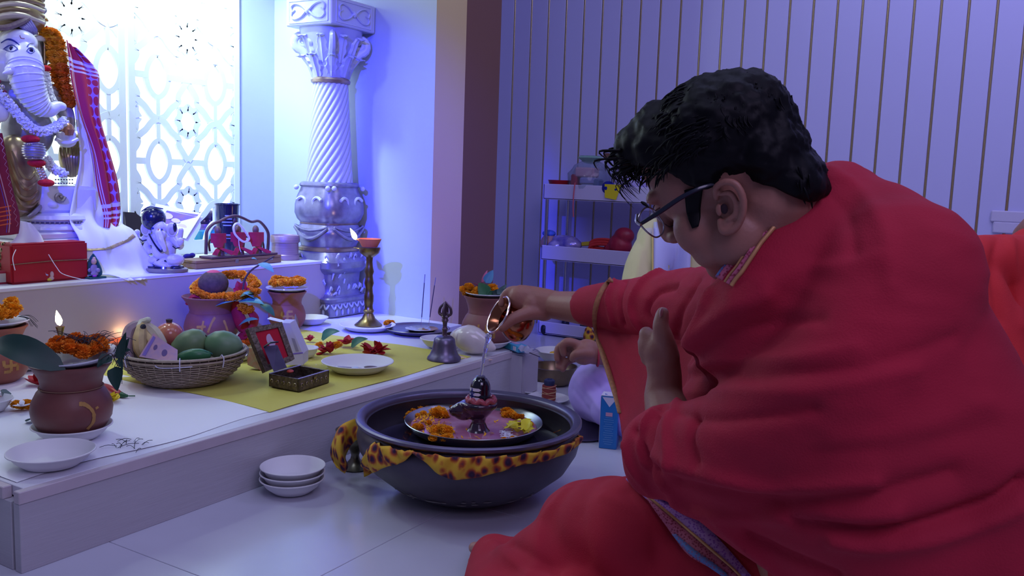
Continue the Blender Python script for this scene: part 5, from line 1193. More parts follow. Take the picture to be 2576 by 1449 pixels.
# -- books, tins, boxes
def place(px, py): p = LP(px, py); return Vector((p.x, p.y, HL+.001))
dBk = mpp(place(340, 655))*FPX
cs = thing('dark_case', 'dark slanted case standing behind the small statue', 'case', place(345, 660))
P = [A(x, y, dBk+.02) for x, y in ((313, 533), (340, 535), (395, 575), (395, 640), (326, 640))]; off = Vector((0, .07, 0))
k = len(P); part('body', G().add(P+[p+off for p in P], [tuple(range(k))[::-1], tuple(range(k, 2*k))]+[(i, (i+1) % k, k+(i+1) % k, k+i) for i in range(k)]), mat('dark_brown_case', '#2b2436', .35), cs, True, False)
def magazine(q, th, label, name, mats, d0=None):
    t = thing(name, label, 'magazine', q[0]); part('pages', quad(q[0], q[1], q[2], q[3], th), mats[0], t, True, False)
    def b(u, v): return (q[0].lerp(q[1], u)).lerp(q[3].lerp(q[2], u), v)
    n = (q[1]-q[0]).cross(q[3]-q[0]).normalized()*(-.0008)
    g = part('cover_picture', G().add([b(.03, .05)+n, b(.97, .05)+n, b(.97, .84)+n, b(.03, .84)+n], [(0, 1, 2, 3)]), mats[1], t, True, False)
    part('cover_band', G().add([b(.03, .86)+n*1.2, b(.97, .86)+n*1.2, b(.97, .97)+n*1.2, b(.03, .97)+n*1.2], [(0, 1, 2, 3)]), mats[2], t, True, False)
    for (u, v, r_) in ((.3, .65, .03), (.55, .55, .02), (.45, .3, .018), (.75, .4, .02), (.7, .2, .014)):
        c_ = b(u, v)+n*1.5; ux = (q[1]-q[0]).normalized(); uy = (q[3]-q[0]).normalized()
        part('printed_spot', G().add([c_+ux*(r_*math.cos(a))+uy*(r_*.5*math.sin(a)) for a in [i*PI/7 for i in range(14)]], [tuple(range(14))]), mat('print_pale', '#d5c2d0', .5), t, True, False)
dM = dBk+.03
mgm = (mat('magazine_pages', '#e3e0f0', .6), mat('magazine_print', '#8a5a78', .4, var=.8, vscale=35, col2='#5a4a9c'), mat('magazine_violet', '#6a4fb0', .4))
magazine([A(372, 578, dM), A(468, 600, dM-.03), A(508, 537, dM+.05), A(392, 512, dM+.06)], -.003, 'topmost glossy magazine leaning behind the small statue', 'magazine', mgm)
magazine([A(374, 584, dM+.012), A(472, 606, dM-.018), A(511, 545, dM+.06), A(394, 518, dM+.075)], -.003, 'lower glossy magazine under the topmost one behind the statue', 'magazine', mgm)
Lj = place(512, 632); uj = mpp(Lj)
jr = thing('blue_jar', 'turquoise jar with an ornate dark lid behind the wooden arch', 'jar', Lj)
part('glass', lathe([(a*uj, b*uj) for a, b in ((0, 0), (40, 0), (44, 4), (46, 25), (44, 52), (40, 56), (0, 56))], 36), mat('turquoise_glass', '#2f9fce', .15, coat=.6), jr)
part('collar', lathe([(a*uj, b*uj) for a, b in ((0, 55), (40, 55), (42, 60), (40, 70), (0, 70))], 36), mat('lilac_metal', '#8a6fb8', .3, .6), jr)
part('lid', lathe([(a*uj, b*uj) for a, b in ((0, 69), (38, 69), (42, 74), (40, 84), (42, 88), (36, 96), (20, 103), (6, 107), (0, 107))], 36), mat('lid_dark', '#3a2a5c', .3, .5), jr)
for k in range(20): a = 2*PI*k/20; part('stud', ell((41*uj*math.cos(a), 41*uj*math.sin(a), 78*uj), .0042, None, 7, 5), mat('stud_mauve', '#8a6f8c', .3, .5), jr)
Lt = place(572, 640)+Vector((0, .03, 0)); Lt = row(572, 2.90, HL); ut = mpp(Lt); zt2 = (ony(570, 512, 2.90).z-HL)
tn = thing('black_tin', 'tall dark blue tin with printed lettering beside the screen', 'tin', Lt)
part('can', lathe([(0, 0), (24*ut, 0), (29*ut, zt2*.97), (31*ut, zt2*.975), (31*ut, zt2), (28*ut, zt2), (26*ut, zt2*.9), (0, zt2*.9)], 36), mat('tin_navy', '#0e1238', .2, coat=.6), tn)
g = G()
for dz, w_ in ((.72, .030), (.66, .034), (.60, .026), (.78, .014), (.36, .022), (.42, .02)):
    n_ = 8; vs = []
    for i in range(n_+1):
        a = math.atan2(-Lt.y, -Lt.x)+(-.5+i/n_)*w_/.036; rr_ = 24*ut+(5*ut)*dz+.0008
        vs += [(rr_*math.cos(a), rr_*math.sin(a), zt2*dz-.0022), (rr_*math.cos(a), rr_*math.sin(a), zt2*dz+.0022)]
    g.add(vs, [(2*i, 2*i+2, 2*i+3, 2*i+1) for i in range(n_)])
part('printed_text', g, mat('tin_print', '#7f86d0', .4), tn, kind='stuff')
# wooden arch with three wrapped figures on a wooden box
wb0 = place(492, 652); c1 = ony(497, 650, YL+.10)
WB = Vector(((ony(490, 650, YL+.12).x+ony(710, 650, YL+.12).x)/2, YL+.085, HL+.001))
xa = ony(493, 660, YL+.05).x; xb = ony(708, 655, YL+.05).x; WB = Vector(((xa+xb)/2, YL+.10, HL+.001)); hz = .030
m_wd = mat('pale_wood', '#8f6a4c', .5, var=.25, vscale=12, stretch=(1, 8, 8)); m_wd2 = mat('dark_wood_frame', '#5f3f44', .45, var=.3, vscale=30)
wx_ = thing('wooden_box', 'flat wooden box with small metal clasps under the arched frame', 'box', WB)
part('body', box((0, 0, hz*.32), (xb-xa, .10, hz*.62), .0015), m_wd, wx_, False, False); part('lid', box((0, 0, hz*.83), (xb-xa, .10, hz*.33), .0015), m_wd, wx_, False, False)
for sx in (-.02, (xb-xa)*.37): part('clasp', box((sx, -.051, hz*.6), (.016, .003, .012), .001), m_steel, wx_, False, False)
fz = HL+hz+.002
af = thing('arched_frame', 'dark carved wooden arch framing three little figures', 'frame', Vector((WB.x, WB.y, fz)))
YA = WB.y
ap_ = [(518, 640), (519, 600), (521, 580), (535, 564), (552, 557), (570, 548), (592, 543), (612, 549), (632, 558), (650, 556), (664, 568), (674, 585), (675, 605), (673, 635)]
def AF(px, py, dy=0): return ony(px, py, YA+dy)
shift = Vector((0, 0, 0))
pts_ = catmull([AF(*p) for p in ap_], 4); zmin = min(p.z for p in pts_); 
part('arch', tube(pts_, .0068, 8, flat=.8), m_wd2, af, True)
part('floor_board', box(((AF(515, 640).x+AF(676, 638).x)/2, YA-.01, fz+.004), (AF(676, 638).x-AF(515, 640).x+.01, .07, .008), .001), m_wd2, af, True, False)
part('inner_cap', ell(AF(592, 556), (.008, .006, .014), None, 8, 6), m_wd2, af, True)
g = tube(catmull([AF(528, 632, .012), AF(526, 610, .012), AF(538, 600, .012), AF(600, 596, .012), AF(655, 600, .012), AF(664, 632, .012)], 4), .004, 6); part('back_rail', g, m_wd2, af, True)
m_rc = mat('red_ribbon_cloth', '#b8244a', .7, var=.2, vscale=60); m_face = mat('carved_figure', '#7a5a52', .5, var=.4, vscale=70)
for i, (fx, fy) in enumerate(((550, 585), (600, 582), (645, 582))):
    o = thing('wrapped_figure', ['carved figure in red cloth at the left of the wooden arch', 'carved figure with white thread loop in the middle of the arch', 'carved figure in red cloth at the right of the wooden arch'][i], 'figurine', (AF(fx, 635).x, YA-.012, fz+.008), 0, 'carved figures under the arch')
    zb = fz+.009; g = lathe([(0, 0), (.014, 0), (.012, .01), (.016, (AF(fx, fy).z-zb)*.5), (.012, (AF(fx, fy).z-zb)*.85), (0, (AF(fx, fy).z-zb))], 14, (AF(fx, 635).x, YA-.012, zb)); part('body', g, m_face, o, True)
    part('head', ell(AF(fx-2, fy-4, -.014), (.013, .012, .018), None, 14, 9), m_face, o, True)
    part('red_hood', grid(lambda u, v, fx=fx, fy=fy: AF(fx-20+38*u, fy+2+(36 if abs(u-.5) < .3 else 24)*v, -.030-.010*math.sin(PI*u)+.004*v), 9, 8, thick=.002), m_rc, o, True)
    part('ribbon', quad(AF(fx-6, fy+40, -.03), AF(fx+4, fy+44, -.03), AF(fx-4, 643, -.042), AF(fx-16, 640, -.042), .002), m_rc, o, True, False)
    part('ribbon', quad(AF(fx, fy+40, -.03), AF(fx+8, fy+38, -.03), AF(fx+38, 632, -.044), AF(fx+34, 642, -.044), .002), m_rc, o, True, False)
    if i == 1: part('white_thread', tube(catmull([AF(588, 570, -.045), AF(600, 563, -.045), AF(622, 590, -.048), AF(626, 602, -.048), AF(612, 608, -.048), AF(592, 590, -.046)], 5, True), .0042, 7, closed=True), m_wcl, o, True); part('thread_end', tube(catmull([AF(600, 600, -.048), AF(602, 620, -.046), AF(606, 634, -.046)], 4), .0014, 5), m_wcl, o, True)
Lr = row(717, 2.66, HL+.001); ur = mpp(Lr)
solo('round_tin', lathe([(a*ur, b*ur) for a, b in ((0, 0), (35, 0), (35, 12), (33, 14), (33, 42), (36, 44), (36, 58), (34, 61), (32, 58), (32, 50), (0, 50))], 40), mat('round_tin', '#a38a98', .4, .3, var=.25, vscale=30, stretch=(.2, .2, 14)), 'small round mauve tin at the right end of the ledge', 'tin', Lr)
solo('violet_pouch', blend(ell(A(472, 648, mpp(place(472, 650))*FPX), (.022, .018, .016), ell(A(484, 642, mpp(place(472, 650))*FPX), (.012, .012, .010))), .003, 2), mat('violet_velvet', '#2b1c6e', .8), 'small violet pouch between the statue and the wooden box', 'pouch', place(472, 655), world=True)
# ================================================================= floor objects
m_urli = mat('urli_bronze', '#57525e', .42, .55, var=.35, vscale=9, bump=.15, bscale=30)
m_urli_in = mat('urli_inside', '#6a5f5c', .35, .7, var=.3, vscale=14)
zr = .185; a_ = onz(894, 1052, zr); b_ = onz(1456, 1046, zr); UC = (a_+b_)/2; UR = (a_-b_).length/2; UC.z = 0
ur_ = thing('urli_bowl', 'wide dark bronze bowl on the floor holding the ritual plate', 'bowl', UC)
def up_(s): return [(0, .0), (.40, .0), (.50, .008), (.70, .036), (.88, .076), (.965, .115), (.99, .145), (.975, .165), (.935, .176)]
upf = [(r_*UR, z_) for r_, z_ in up_(1)]
part('body', lathe(upf+[(UR*.93, .176), (UR*.90, .172), (UR*.94, .15), (UR*.92, .125), (UR*.84, .085), (UR*.66, .045), (UR*.4, .016), (0, .012)], 80), m_urli, ur_)
part('rim', lathe([(UR*.915, .174), (UR*.985, .177), (UR*1.0, .181), (UR*1.0, .187), (UR*.985, .190), (UR*.93, .187), (UR*.915, .182), (UR*.915, .174)], 80), mat('urli_rim', '#6f6a84', .35, .6, var=.25, vscale=12), ur_)
g = G(); rnd = random.Random(5)
for k in range(26):                       # scraped light marks on the belly
    a = math.atan2(-UC.y, -UC.x)+rnd.uniform(-.9, .9); z_ = .036+rnd.choice([0, .006, .014])+rnd.uniform(-.002, .002); r_ = UR*(.50+(z_-.008)/.028*.20) if z_ < .036 else UR*(.70+(z_-.036)/.04*.18); w_ = rnd.uniform(.03, .12); r_ += .0012
    vs = []
    for i in range(5): aa = a+w_*(i/4-.5); e_ = .0016*math.sin(PI*(i+.3)/4.6)+.0003; vs += [(r_*math.cos(aa), r_*math.sin(aa), z_-e_), ((r_+e_*2)*math.cos(aa), (r_+e_*2)*math.sin(aa), z_+e_)]
    g.add(vs, [(2*i, 2*i+2, 2*i+3, 2*i+1) for i in range(4)])
part('scrape_marks', g, mat('scrape_grey', '#7d7a74', .7), ur_, kind='stuff')
solo('bowl_water', lathe([(0, .120), (UR*.885, .120), (UR*.885, .1185), (0, .1185)], 64), mat('dark_water', '#23223c', .06, spec=.6, coat=.6), 'dark still water filling the wide bronze bowl', 'water', UC)
a_ = onz(1017, 1058, .152); b_ = onz(1363, 1056, .152); PC = (a_+b_)/2; PR = (a_-b_).length/2; PC.z = .1215
sp2 = thing('steel_plate', 'steel plate of pink milk and flowers standing inside the bronze bowl', 'plate', PC)
part('dish', lathe([(0, 0), (PR*.80, 0), (PR*.90, .010), (PR*.985, .028), (PR, .031), (PR*.99, .032), (PR*.965, .029), (PR*.86, .010), (PR*.78, .003), (0, .003)], 72), m_steel, sp2)
solo('pink_milk', lathe([(0, .0185), (PR*.905, .0185), (PR*.9, .0175), (0, .0175)], 64), mat('pink_milk', '#c08ca8', .12, coat=.4, var=.35, vscale=18, col2='#a8567a'), 'pink milk pooled in the steel plate inside the bronze bowl', 'liquid', PC)
zm = PC.z+.019
def PM(px, py, dz=0): return onz(px, py, zm+dz)
ml = thing('marigold_petals', 'marigold heads and loose petals floating in the pink milk', 'flowers', PM(1080, 1050))
for (x, y, s_) in ((1098, 1040, 1.15), (1106, 1036, 1.1), (1116, 1044, .9), (1108, 1080, 1.0), (1124, 1084, 1.0), (1095, 1082, .9), (1092, 1100, .75), (1118, 1103, .75), (1128, 1100, .7), (1055, 1075, .7), (1046, 1072, .6), (1078, 1064, .55), (1135, 1024, .5), (1275, 1036, 1.0), (1283, 1042, .9), (1298, 1048, .8), (1310, 1049, .6), (1272, 1044, .7), (1326, 1062, .6), (1333, 1066, .55), (1290, 1102, .4), (1268, 1104, .4), (1030, 1042, .55), (1042, 1034, .6), (1060, 1030, .65), (1072, 1028, .6), (1066, 1040, .55), (1024, 1052, .5), (1052, 1045, .45), (1085, 1022, .5)):
    o = put_bloom(ml, PM(x, y, .006*s_), s_); 
g = G()
for k in range(230):
    if k < 190: p = PM(rnd.gauss(1065, 32), rnd.gauss(1055, 20), .0015)
    else: p = PM(rnd.gauss(1180, 60), rnd.gauss(1080, 22), .0015)
    if (p-PC).xy.length > PR*.88: continue
    x_ = Vector((rnd.uniform(-1, 1), rnd.uniform(-1, 1), .2)).normalized()*.006; y_ = Vector((-x_.y, x_.x, .0008))*.45; g.add([p-x_, p-y_, p+x_*1.1+Vector((0, 0, .002)), p+y_], [(0, 1, 2, 3)])
part('loose_petals', g, m_mari, ml, True, kind='stuff')
yf = thing('yellow_petals', 'pile of bright yellow petals at the right of the pink milk', 'flowers', PM(1310, 1080))
for k in range(16):
    c = PM(1308+rnd.uniform(-28, 26), 1078+rnd.uniform(-12, 12), .003+rnd.uniform(0, .014)); a = rnd.uniform(0, 6); d = Vector((math.cos(a), math.sin(a), rnd.uniform(0, .5)))
    part('petal', leafg(c-d*.016, c+d*.018, .024, (0, 0, 1), sag=.2, fold=.3, pts=7), mat('yellow_petal_bright', '#e8dd2a', .55), yf, True)
g = G()
for k in range(26):
    c = PM(1282+rnd.uniform(-20, 16), 1093+rnd.uniform(-8, 7), .003); a = rnd.uniform(0, 3); d = Vector((math.cos(a), math.sin(a), 0))*.008; tube([c-d, c+d], .0013, 4, g)
solo('tuberose_bits', g, m_tub, 'small white tuberose bits beside the yellow petals', 'flowers', PM(1282, 1093), world=True, kind='stuff')
# lingam
LZ = PM(1203, 1082); LZ.z = PC.z+.0032; uL = mpp(LZ)
lgm = thing('stone_lingam', 'glossy black stone lingam with three white painted bands', 'idol', LZ)
m_ston = mat('black_stone', '#0b0d20', .12, coat=.8); m_ston2 = mat('wet_stone', '#100f24', .18, coat=.7, var=.5, vscale=38, col2='#4a2a44')
H0 = (1090-1010)*uL
g = lathe([(r_*uL, h_*uL) for r_, h_ in ((0, 0), (40, 0), (38, 6), (24, 22), (17, 38), (20, 50), (34, 64), (46, 78), (46, 88), (38, 92), (30, 86), (0, 86))], 30)
ell(_r*(-38*uL)+Vector((0, 0, 66*uL)), (30*uL, 22*uL, 24*uL), g, 18, 12, Matrix.Rotation(YAW-PI/2, 3, 'Z'))
tube([_r*(-16*uL)+Vector((0, 0, 72*uL)), _r*(-60*uL)+Vector((0, 0, 66*uL))], [30*uL, 15*uL], 12, g, round_end=True)
tube([_r*(-34*uL)-_c*(8*uL)+Vector((0, 0, 76*uL)), _r*(-66*uL)-_c*(4*uL)+Vector((0, 0, 72*uL))], [7*uL, 5*uL], 8, g, round_end=True)
tube([_r*(-34*uL)+_c*(10*uL)+Vector((0, 0, 78*uL)), _r*(-66*uL)+_c*(4*uL)+Vector((0, 0, 73*uL))], [7*uL, 5*uL], 8, g, round_end=True)
part('yoni_base', blend(g, .0024, 2), m_ston2, lgm)
lx = _r*(2*uL); zb_ = 80*uL
lin = [(r_*uL, h_*uL) for r_, h_ in ((0, 0), (26.5, 0), (27, 18), (26.5, 40), (25, 52), (21.5, 62), (15, 70), (7, 74.5), (0, 76))]
part('shaft', lathe(lin, 36, lx+Vector((0, 0, zb_))), m_ston, lgm)
aL = math.atan2((-_c).y, (-_c).x)
for j in range(3):
    zc = zb_+(45-j*11.5)*uL; vs = []; n_ = 12
    for i in range(n_+1):
        a = aL-1.15+i/n_*1.25; ex_ = 3.9*uL*(1 if i < n_-1 else (.6 if i < n_ else .1)); r_ = 27.6*uL
        vs += [(lx.x+r_*math.cos(a), lx.y+r_*math.sin(a), zc-ex_), (lx.x+r_*math.cos(a), lx.y+r_*math.sin(a), zc+ex_)]
    part('white_band', G().add(vs, [(2*i, 2*i+2, 2*i+3, 2*i+1) for i in range(n_)]), mat('white_paint', '#e6e3f4', .5), lgm)
def onl(a, z): return Vector((lx.x+28.2*uL*math.cos(aL+a), lx.y+28.2*uL*math.sin(aL+a), zb_+z*uL))
m_pb = mat('symbol_blue', '#2a3a8c', .4)
for P in ([onl(-.78, 48), onl(-.88, 34), onl(-.78, 19)], [onl(-.78, 48), onl(-.68, 34), onl(-.78, 19)], [onl(-1.05, 38), onl(-.78, 32), onl(-.5, 38)], [onl(-1.05, 27), onl(-.78, 33), onl(-.5, 27)]):
    part('painted_symbol', tube(P, .0011, 5), m_pb, lgm)
solo('red_thread_ring', tube([LZ+lx+Vector((33*uL*math.cos(a), 33*uL*math.sin(a), 94*uL+4*uL*math.sin(a*9)))+_r*(3*uL) for a in [2*PI*i/54 for i in range(54)]], 7.5*uL, 10, closed=True, g=None), mat('pink_rope', '#b5505f', .4, var=.35, vscale=60, bump=.6, bscale=120, coat=.3), 'twisted pink red thread ring round the black lingam', 'thread', LZ, world=True)

# leopard print cloth
def leopard():
    m = bpy.data.materials.new('leopard_print'); m.use_nodes = True; nt = m.node_tree; b = nt.nodes['Principled BSDF']; b.inputs['Roughness'].default_value = .75
    tc = nt.nodes.new('ShaderNodeTexCoord'); mp = nt.nodes.new('ShaderNodeMapping'); mp.inputs['Scale'].default_value = (1, 1, .75); nt.links.new(tc.outputs['Object'], mp.inputs[0])
    n = nt.nodes.new('ShaderNodeTexNoise'); n.inputs['Scale'].default_value = 30; nt.links.new(mp.outputs[0], n.inputs['Vector'])
    mx = nt.nodes.new('ShaderNodeMix'); mx.data_type = 'VECTOR'; mx.inputs[0].default_value = .012; nt.links.new(mp.outputs[0], mx.inputs[4]); nt.links.new(n.outputs['Color'], mx.inputs[5])
    v = nt.nodes.new('ShaderNodeTexVoronoi'); v.inputs['Scale'].default_value = 46; v.inputs['Randomness'].default_value = .75; nt.links.new(mx.outputs[1], v.inputs['Vector'])
    r = nt.nodes.new('ShaderNodeValToRGB'); e = r.color_ramp.elements; e[0].position = 0; e[0].color = srgb('#3a2550'); e[1].position = .62; e[1].color = srgb('#dbb22e')
    for p, c in ((.16, '#2c1834'), (.26, '#4a1c3c'), (.40, '#a8481f'), (.54, '#d69c2c')): q = r.color_ramp.elements.new(p); q.color = srgb(c)
    nt.links.new(v.outputs['Distance'], r.inputs[0]); nt.links.new(r.outputs[0], b.inputs['Base Color']); return m
m_leo = leopard()
inf = lathe([(UR*.52, .008), (UR*.71, .036), (UR*.885, .076), (UR*.98, .115), (UR*1.01, .145), (UR*1.01, .178)], 80); ubv = BVHTree.FromPolygons([Vector(v)+UC for v in inf.v], inf.f)
dU = (UC-CAM).dot(_c)
def uhit(px, py, off=.004, dd=None):
    d = ray(px, py); h = ubv.ray_cast(CAM, d.normalized())
    if h[0]: n_ = h[1]; n_ = n_ if n_.dot(d) < 0 else -n_; return h[0]+n_*off
    return A(px, py, dd or dU-.02)
def leo_part(nm, cols, root, nv=9, puff=.012, seed=0):
    T_ = catmull([(a, b, 0) for a, b, _, _ in cols], 6); B_ = catmull([(c, d, 0) for _, _, c, d in cols], 6); n_ = len(T_); rnd_ = random.Random(seed)
    def f(u, v):
        i = min(int(u*(n_-1)+.5), n_-1); p = T_[i].lerp(B_[i], v); q = uhit(p.x, p.y, .004+puff*math.sin(PI*min(1, v*.9+.05))*(.5+.5*math.sin(i*.9+v*5)))
        return q
    o = part(nm, grid(f, n_, nv), m_leo, root, True, ang=0); md = o.modifiers.new('thickness', 'SOLIDIFY'); md.thickness = .0016; md.offset = 0; return o
lp = thing('leopard_scarf', 'yellow leopard print scarf tied round the bronze bowl', 'cloth', uhit(1180, 1160))
leo_part('band', [(1030, 1122, 1032, 1132), (1070, 1122, 1068, 1158), (1110, 1126, 1110, 1192), (1150, 1128, 1150, 1203), (1200, 1128, 1205, 1196), (1250, 1126, 1262, 1182), (1300, 1120, 1318, 1166), (1345, 1110, 1352, 1162), (1390, 1098, 1392, 1150), (1425, 1084, 1428, 1136), (1455, 1062, 1452, 1116)], lp, 12)
leo_part('upper_fold', [(1040, 1120, 1045, 1130), (1120, 1124, 1120, 1138), (1220, 1122, 1225, 1136), (1310, 1108, 1318, 1130), (1380, 1092, 1386, 1112), (1440, 1068, 1440, 1094)], lp, 6, .016)
leo_part('knot_flap', [(1050, 1118, 1046, 1132), (1020, 1114, 1018, 1160), (985, 1108, 988, 1168), (955, 1106, 950, 1182), (930, 1128, 926, 1196), (912, 1160, 916, 1200)], lp, 10)
def tail(u, v):
    C_ = [(930, 1098, 922, 1078), (900, 1105, 905, 1052), (880, 1125, 862, 1068), (868, 1150, 842, 1100), (874, 1172, 832, 1140), (868, 1190, 846, 1176)]
    T_ = catmull([(a, b, 0) for a, b, _, _ in C_], 5); B_ = catmull([(c, d, 0) for _, _, c, d in C_], 5); i = min(int(u*(len(T_)-1)+.5), len(T_)-1); p = T_[i].lerp(B_[i], v)
    return A(p.x, p.y, dU+.02-.03*math.sin(PI*v)-.02*math.sin(u*9+v*4))
o = part('hanging_tail', grid(tail, 26, 9), m_leo, lp, True, ang=0); md = o.modifiers.new('thickness', 'SOLIDIFY'); md.thickness = .0016
o = part('knot', blend(tube(catmull([uhit(1052, 1122, .01), uhit(1044, 1130, .014), uhit(1036, 1124, .01)], 4), .010, 10, round_end=True), .003, 1), m_leo, lp, True)

# bowl stack
for k in range(3):
    paper_bowl(735, 1226, .001+.0135*k, ['lowest white paper bowl of the floor stack by the platform', 'middle white paper bowl of the floor stack by the platform', 'topmost white paper bowl of the floor stack by the platform'][k], R=.0755, h=.034, b=.58, loc=row(735, 1.462, 0)+Vector((.001*k, 0, .0012+.0145*k)), group='stacked paper bowls')
Lgb = onz(893, 1178, 0); ug = mpp(Lgb); Lgb.z = .001
solo('brass_goblet', lathe([(a*ug, b*ug) for a, b in ((0, 0), (34, 0), (36, 3), (24, 10), (12, 24), (10, 34), (14, 46), (30, 62), (44, 82), (50, 100), (48, 101), (40, 84), (24, 66), (0, 58))], 32), mat('brass_dull', '#8d8a74', .3, .9, var=.25, vscale=20), 'brass footed cup standing behind the leopard scarf tail', 'cup', Lgb)
# behind the big bowl
Lbb = onz(1392, 966, .0); ub_ = mpp(Lbb); Lbb.z = .002
solo('brass_bowl', lathe([(a*ub_, b*ub_) for a, b in ((0, 0), (36, 0), (44, 4), (54, 22), (57, 42), (59, 46), (56, 46), (52, 24), (40, 8), (0, 6))], 44), mat('bowl_brass', '#8d7a62', .3, .85, var=.25, vscale=20), 'deep brass bowl on the floor beyond the big bronze bowl', 'bowl', Lbb)
Lp1 = onz(1340, 985, .0); Lp2 = onz(1378, 1010, .002)
paper_bowl(0, 0, 0, 'flat white paper plate behind the wide bronze bowl', R=60*mpp(Lp1), loc=(Lp1.x, Lp1.y, .001), h=.014, b=.75)
paper_bowl(0, 0, 0, 'flat white paper plate under the thread spool', R=55*mpp(Lp2), loc=(Lp2.x, Lp2.y, .002), h=.014, b=.75)
t = thing('thread_spool', 'red and cream thread spool with a dark blue core', 'spool', (Lp2.x+.006, Lp2.y, .007)); us = mpp(Lp2)
part('core', lathe([(0, 0), (13*us, 0), (13*us, 40*us), (14*us, 44*us), (14*us, 50*us), (10*us, 53*us), (6*us, 53*us), (5*us, 48*us), (0, 48*us)], 20), mat('spool_navy', '#2c3358', .5), t)
part('thread', lathe([(0, 0), (17*us, 0), (17.5*us, 2*us), (17.5*us, 37*us), (14*us, 38*us), (0, 38*us)], 24), mat('thread_rust', '#8f3a36', .8), t)
for k in range(7):
    P = [(17.8*us*math.cos(a), 17.8*us*math.sin(a), (4+k*5+(4 if k % 2 else -4)*math.sin(a*1.0+k))*us) for a in [2*PI*i/30 for i in range(30)]]
    part('thread_turn', tube(P, .0009, 4, closed=True), mat('thread_cream', '#d0a880', .8), t)
Lw = onz(1395, 908, .0)
fb = paper_bowl(0, 0, 0, 'white paper bowl of yellow sweets on the floor beyond the platform', R=50*mpp(Lw), loc=(Lw.x, Lw.y, .001), h=.045, b=.55)
g = G()
for k in range(6): p = Lw+Vector((rnd.uniform(-.03, .03), rnd.uniform(-.03, .03), .030)); ell(p, (.014, .012, .010), g, 10, 6)
solo('yellow_sweets', g, mat('sweet_yellow', '#e0b43a', .5), 'few yellow sweets inside the distant paper bowl', 'food', Lw+Vector((0, 0, .02)), world=True, kind='stuff')
t = onz(1482, 862, .0)
solo('leopard_bundle', blend(ell((0, 0, .03), (.03, .03, .035), ell((.01, .01, .055), (.02, .02, .02))), .004, 1), m_leo, 'small yellow leopard print bundle on the far floor', 'cloth', t)
# wooden low board behind
Lb = onz(1345, 925, 0); solo('wooden_board', box((0, 0, .008), (.16, .12, .014), .002, None, Matrix.Rotation(.3, 3, 'Z')), mat('board_wood', '#8a6a58', .6, var=.2, vscale=12), 'low brown wooden board on the floor beyond the platform end', 'board', Lb)
# milk carton
Lm = onz(1531, 1124, 0); um = mpp(Lm)
mk = thing('milk_carton', 'blue and white drink carton standing on the floor by the red cloth', 'carton', Lm, YAW-PI/2-.25)
w_, d_, h_ = 44*um, 40*um, 134*um
part('body', box((0, 0, h_/2), (w_, d_, h_), .002), mat('carton_blue', '#1f78c4', .35, coat=.3), mk, False, False)
part('white_side', box((-w_/2-.0004, 0, h_/2), (.0008, d_*.98, h_*.98), 0), mat('carton_side_white', '#d6d6ea', .4), mk, False, False)
part('white_top', box((0, 0, h_+.0015), (w_, d_, .003), .001), mat('carton_side_white', '#d6d6ea', .4), mk, False, False)
yk = -d_/2-.0006
part('white_triangle', G().add([(-w_*.42, yk, h_*.98), (w_*.42, yk, h_*.98), (0, yk, h_*.80)], [(0, 1, 2)]), mat('carton_side_white', '#d6d6ea', .4), mk, False, False)
part('label_patch', box((0, yk, h_*.66), (w_*.38, .0008, h_*.07), 0), mat('label_pink', '#d0a0b8', .4), mk, False, False)
g = G()
for k in range(13): box((0, yk, h_*(.60-.042*k)), (w_*(.55 if k % 3 else .4), .0006, h_*.008), 0, g)
part('printed_lines', g, mat('print_light_blue', '#6aa8d8', .5), mk, False, False, kind='stuff')
part('straw', tube([(-w_*.3, -d_*.3, h_+.004), (w_*.45, -d_*.4, h_+.001-.010)], .0018, 6), mat('straw_blue', '#3a5fb0', .4), mk)
Ls = onz(1466, 1085, .0); 
o = solo('steel_dish', lathe([(0, 0), (.05, 0), (.075, .006), (.092, .010), (.094, .012), (.09, .0125), (.07, .008), (.04, .004), (0, .004)], 44), mat('steel_dull', '#8c8792', .3, 1), 'shallow steel dish lying tilted between bronze bowl and carton', 'dish', Ls+Vector((-.035, .0, .012))); o.rotation_euler = (.15, -.12, 0)

# ---------------------------------------------------------------- cart by the wall
XC = 3.74
def CX_(px, py): return onx(px, py, XC)
a_ = CX_(1367, 480); b_ = CX_(1622, 485); Y0, Y1 = a_.y, b_.y; Ym = (Y0+Y1)/2; wY = abs(Y0-Y1)+.06; DX = .26
Y1 -= .06; Ym = (Y0+Y1)/2; wY = Y0-Y1
ct_ = thing('white_cart', 'white three tier shelf cart on wheels against the striped wall', 'cart', (XC+DX/2, Ym, 0))
m_cp = mat('cart_plastic', '#c4bfe0', .4, coat=.2); m_chr = mat('chrome', '#c9c9dd', .15, 1)
tiers = [(CX_(1368, 462).z, CX_(1367, 501).z), (CX_(1361, 616).z, CX_(1361, 653).z), (CX_(1361, 808).z-.0, CX_(1361, 808).z-.06)]
for zt_, zb_2 in tiers:
    g = G(); h_ = zt_-zb_2; zc = (zt_+zb_2)/2
    tr = part('tray', box((0, 0, zb_2+.004), (DX, wY, .008), .002), m_cp, ct_, False, False)
    for c_, s_ in (((-DX/2+.004, 0, zc), (.008, wY, h_)), ((DX/2-.004, 0, zc), (.008, wY, h_)), ((0, -wY/2+.004, zc), (DX, .008, h_)), ((0, wY/2-.004, zc), (DX, .008, h_))):
        part('tray_wall', box(c_, s_, .003), m_cp, tr, False, False)
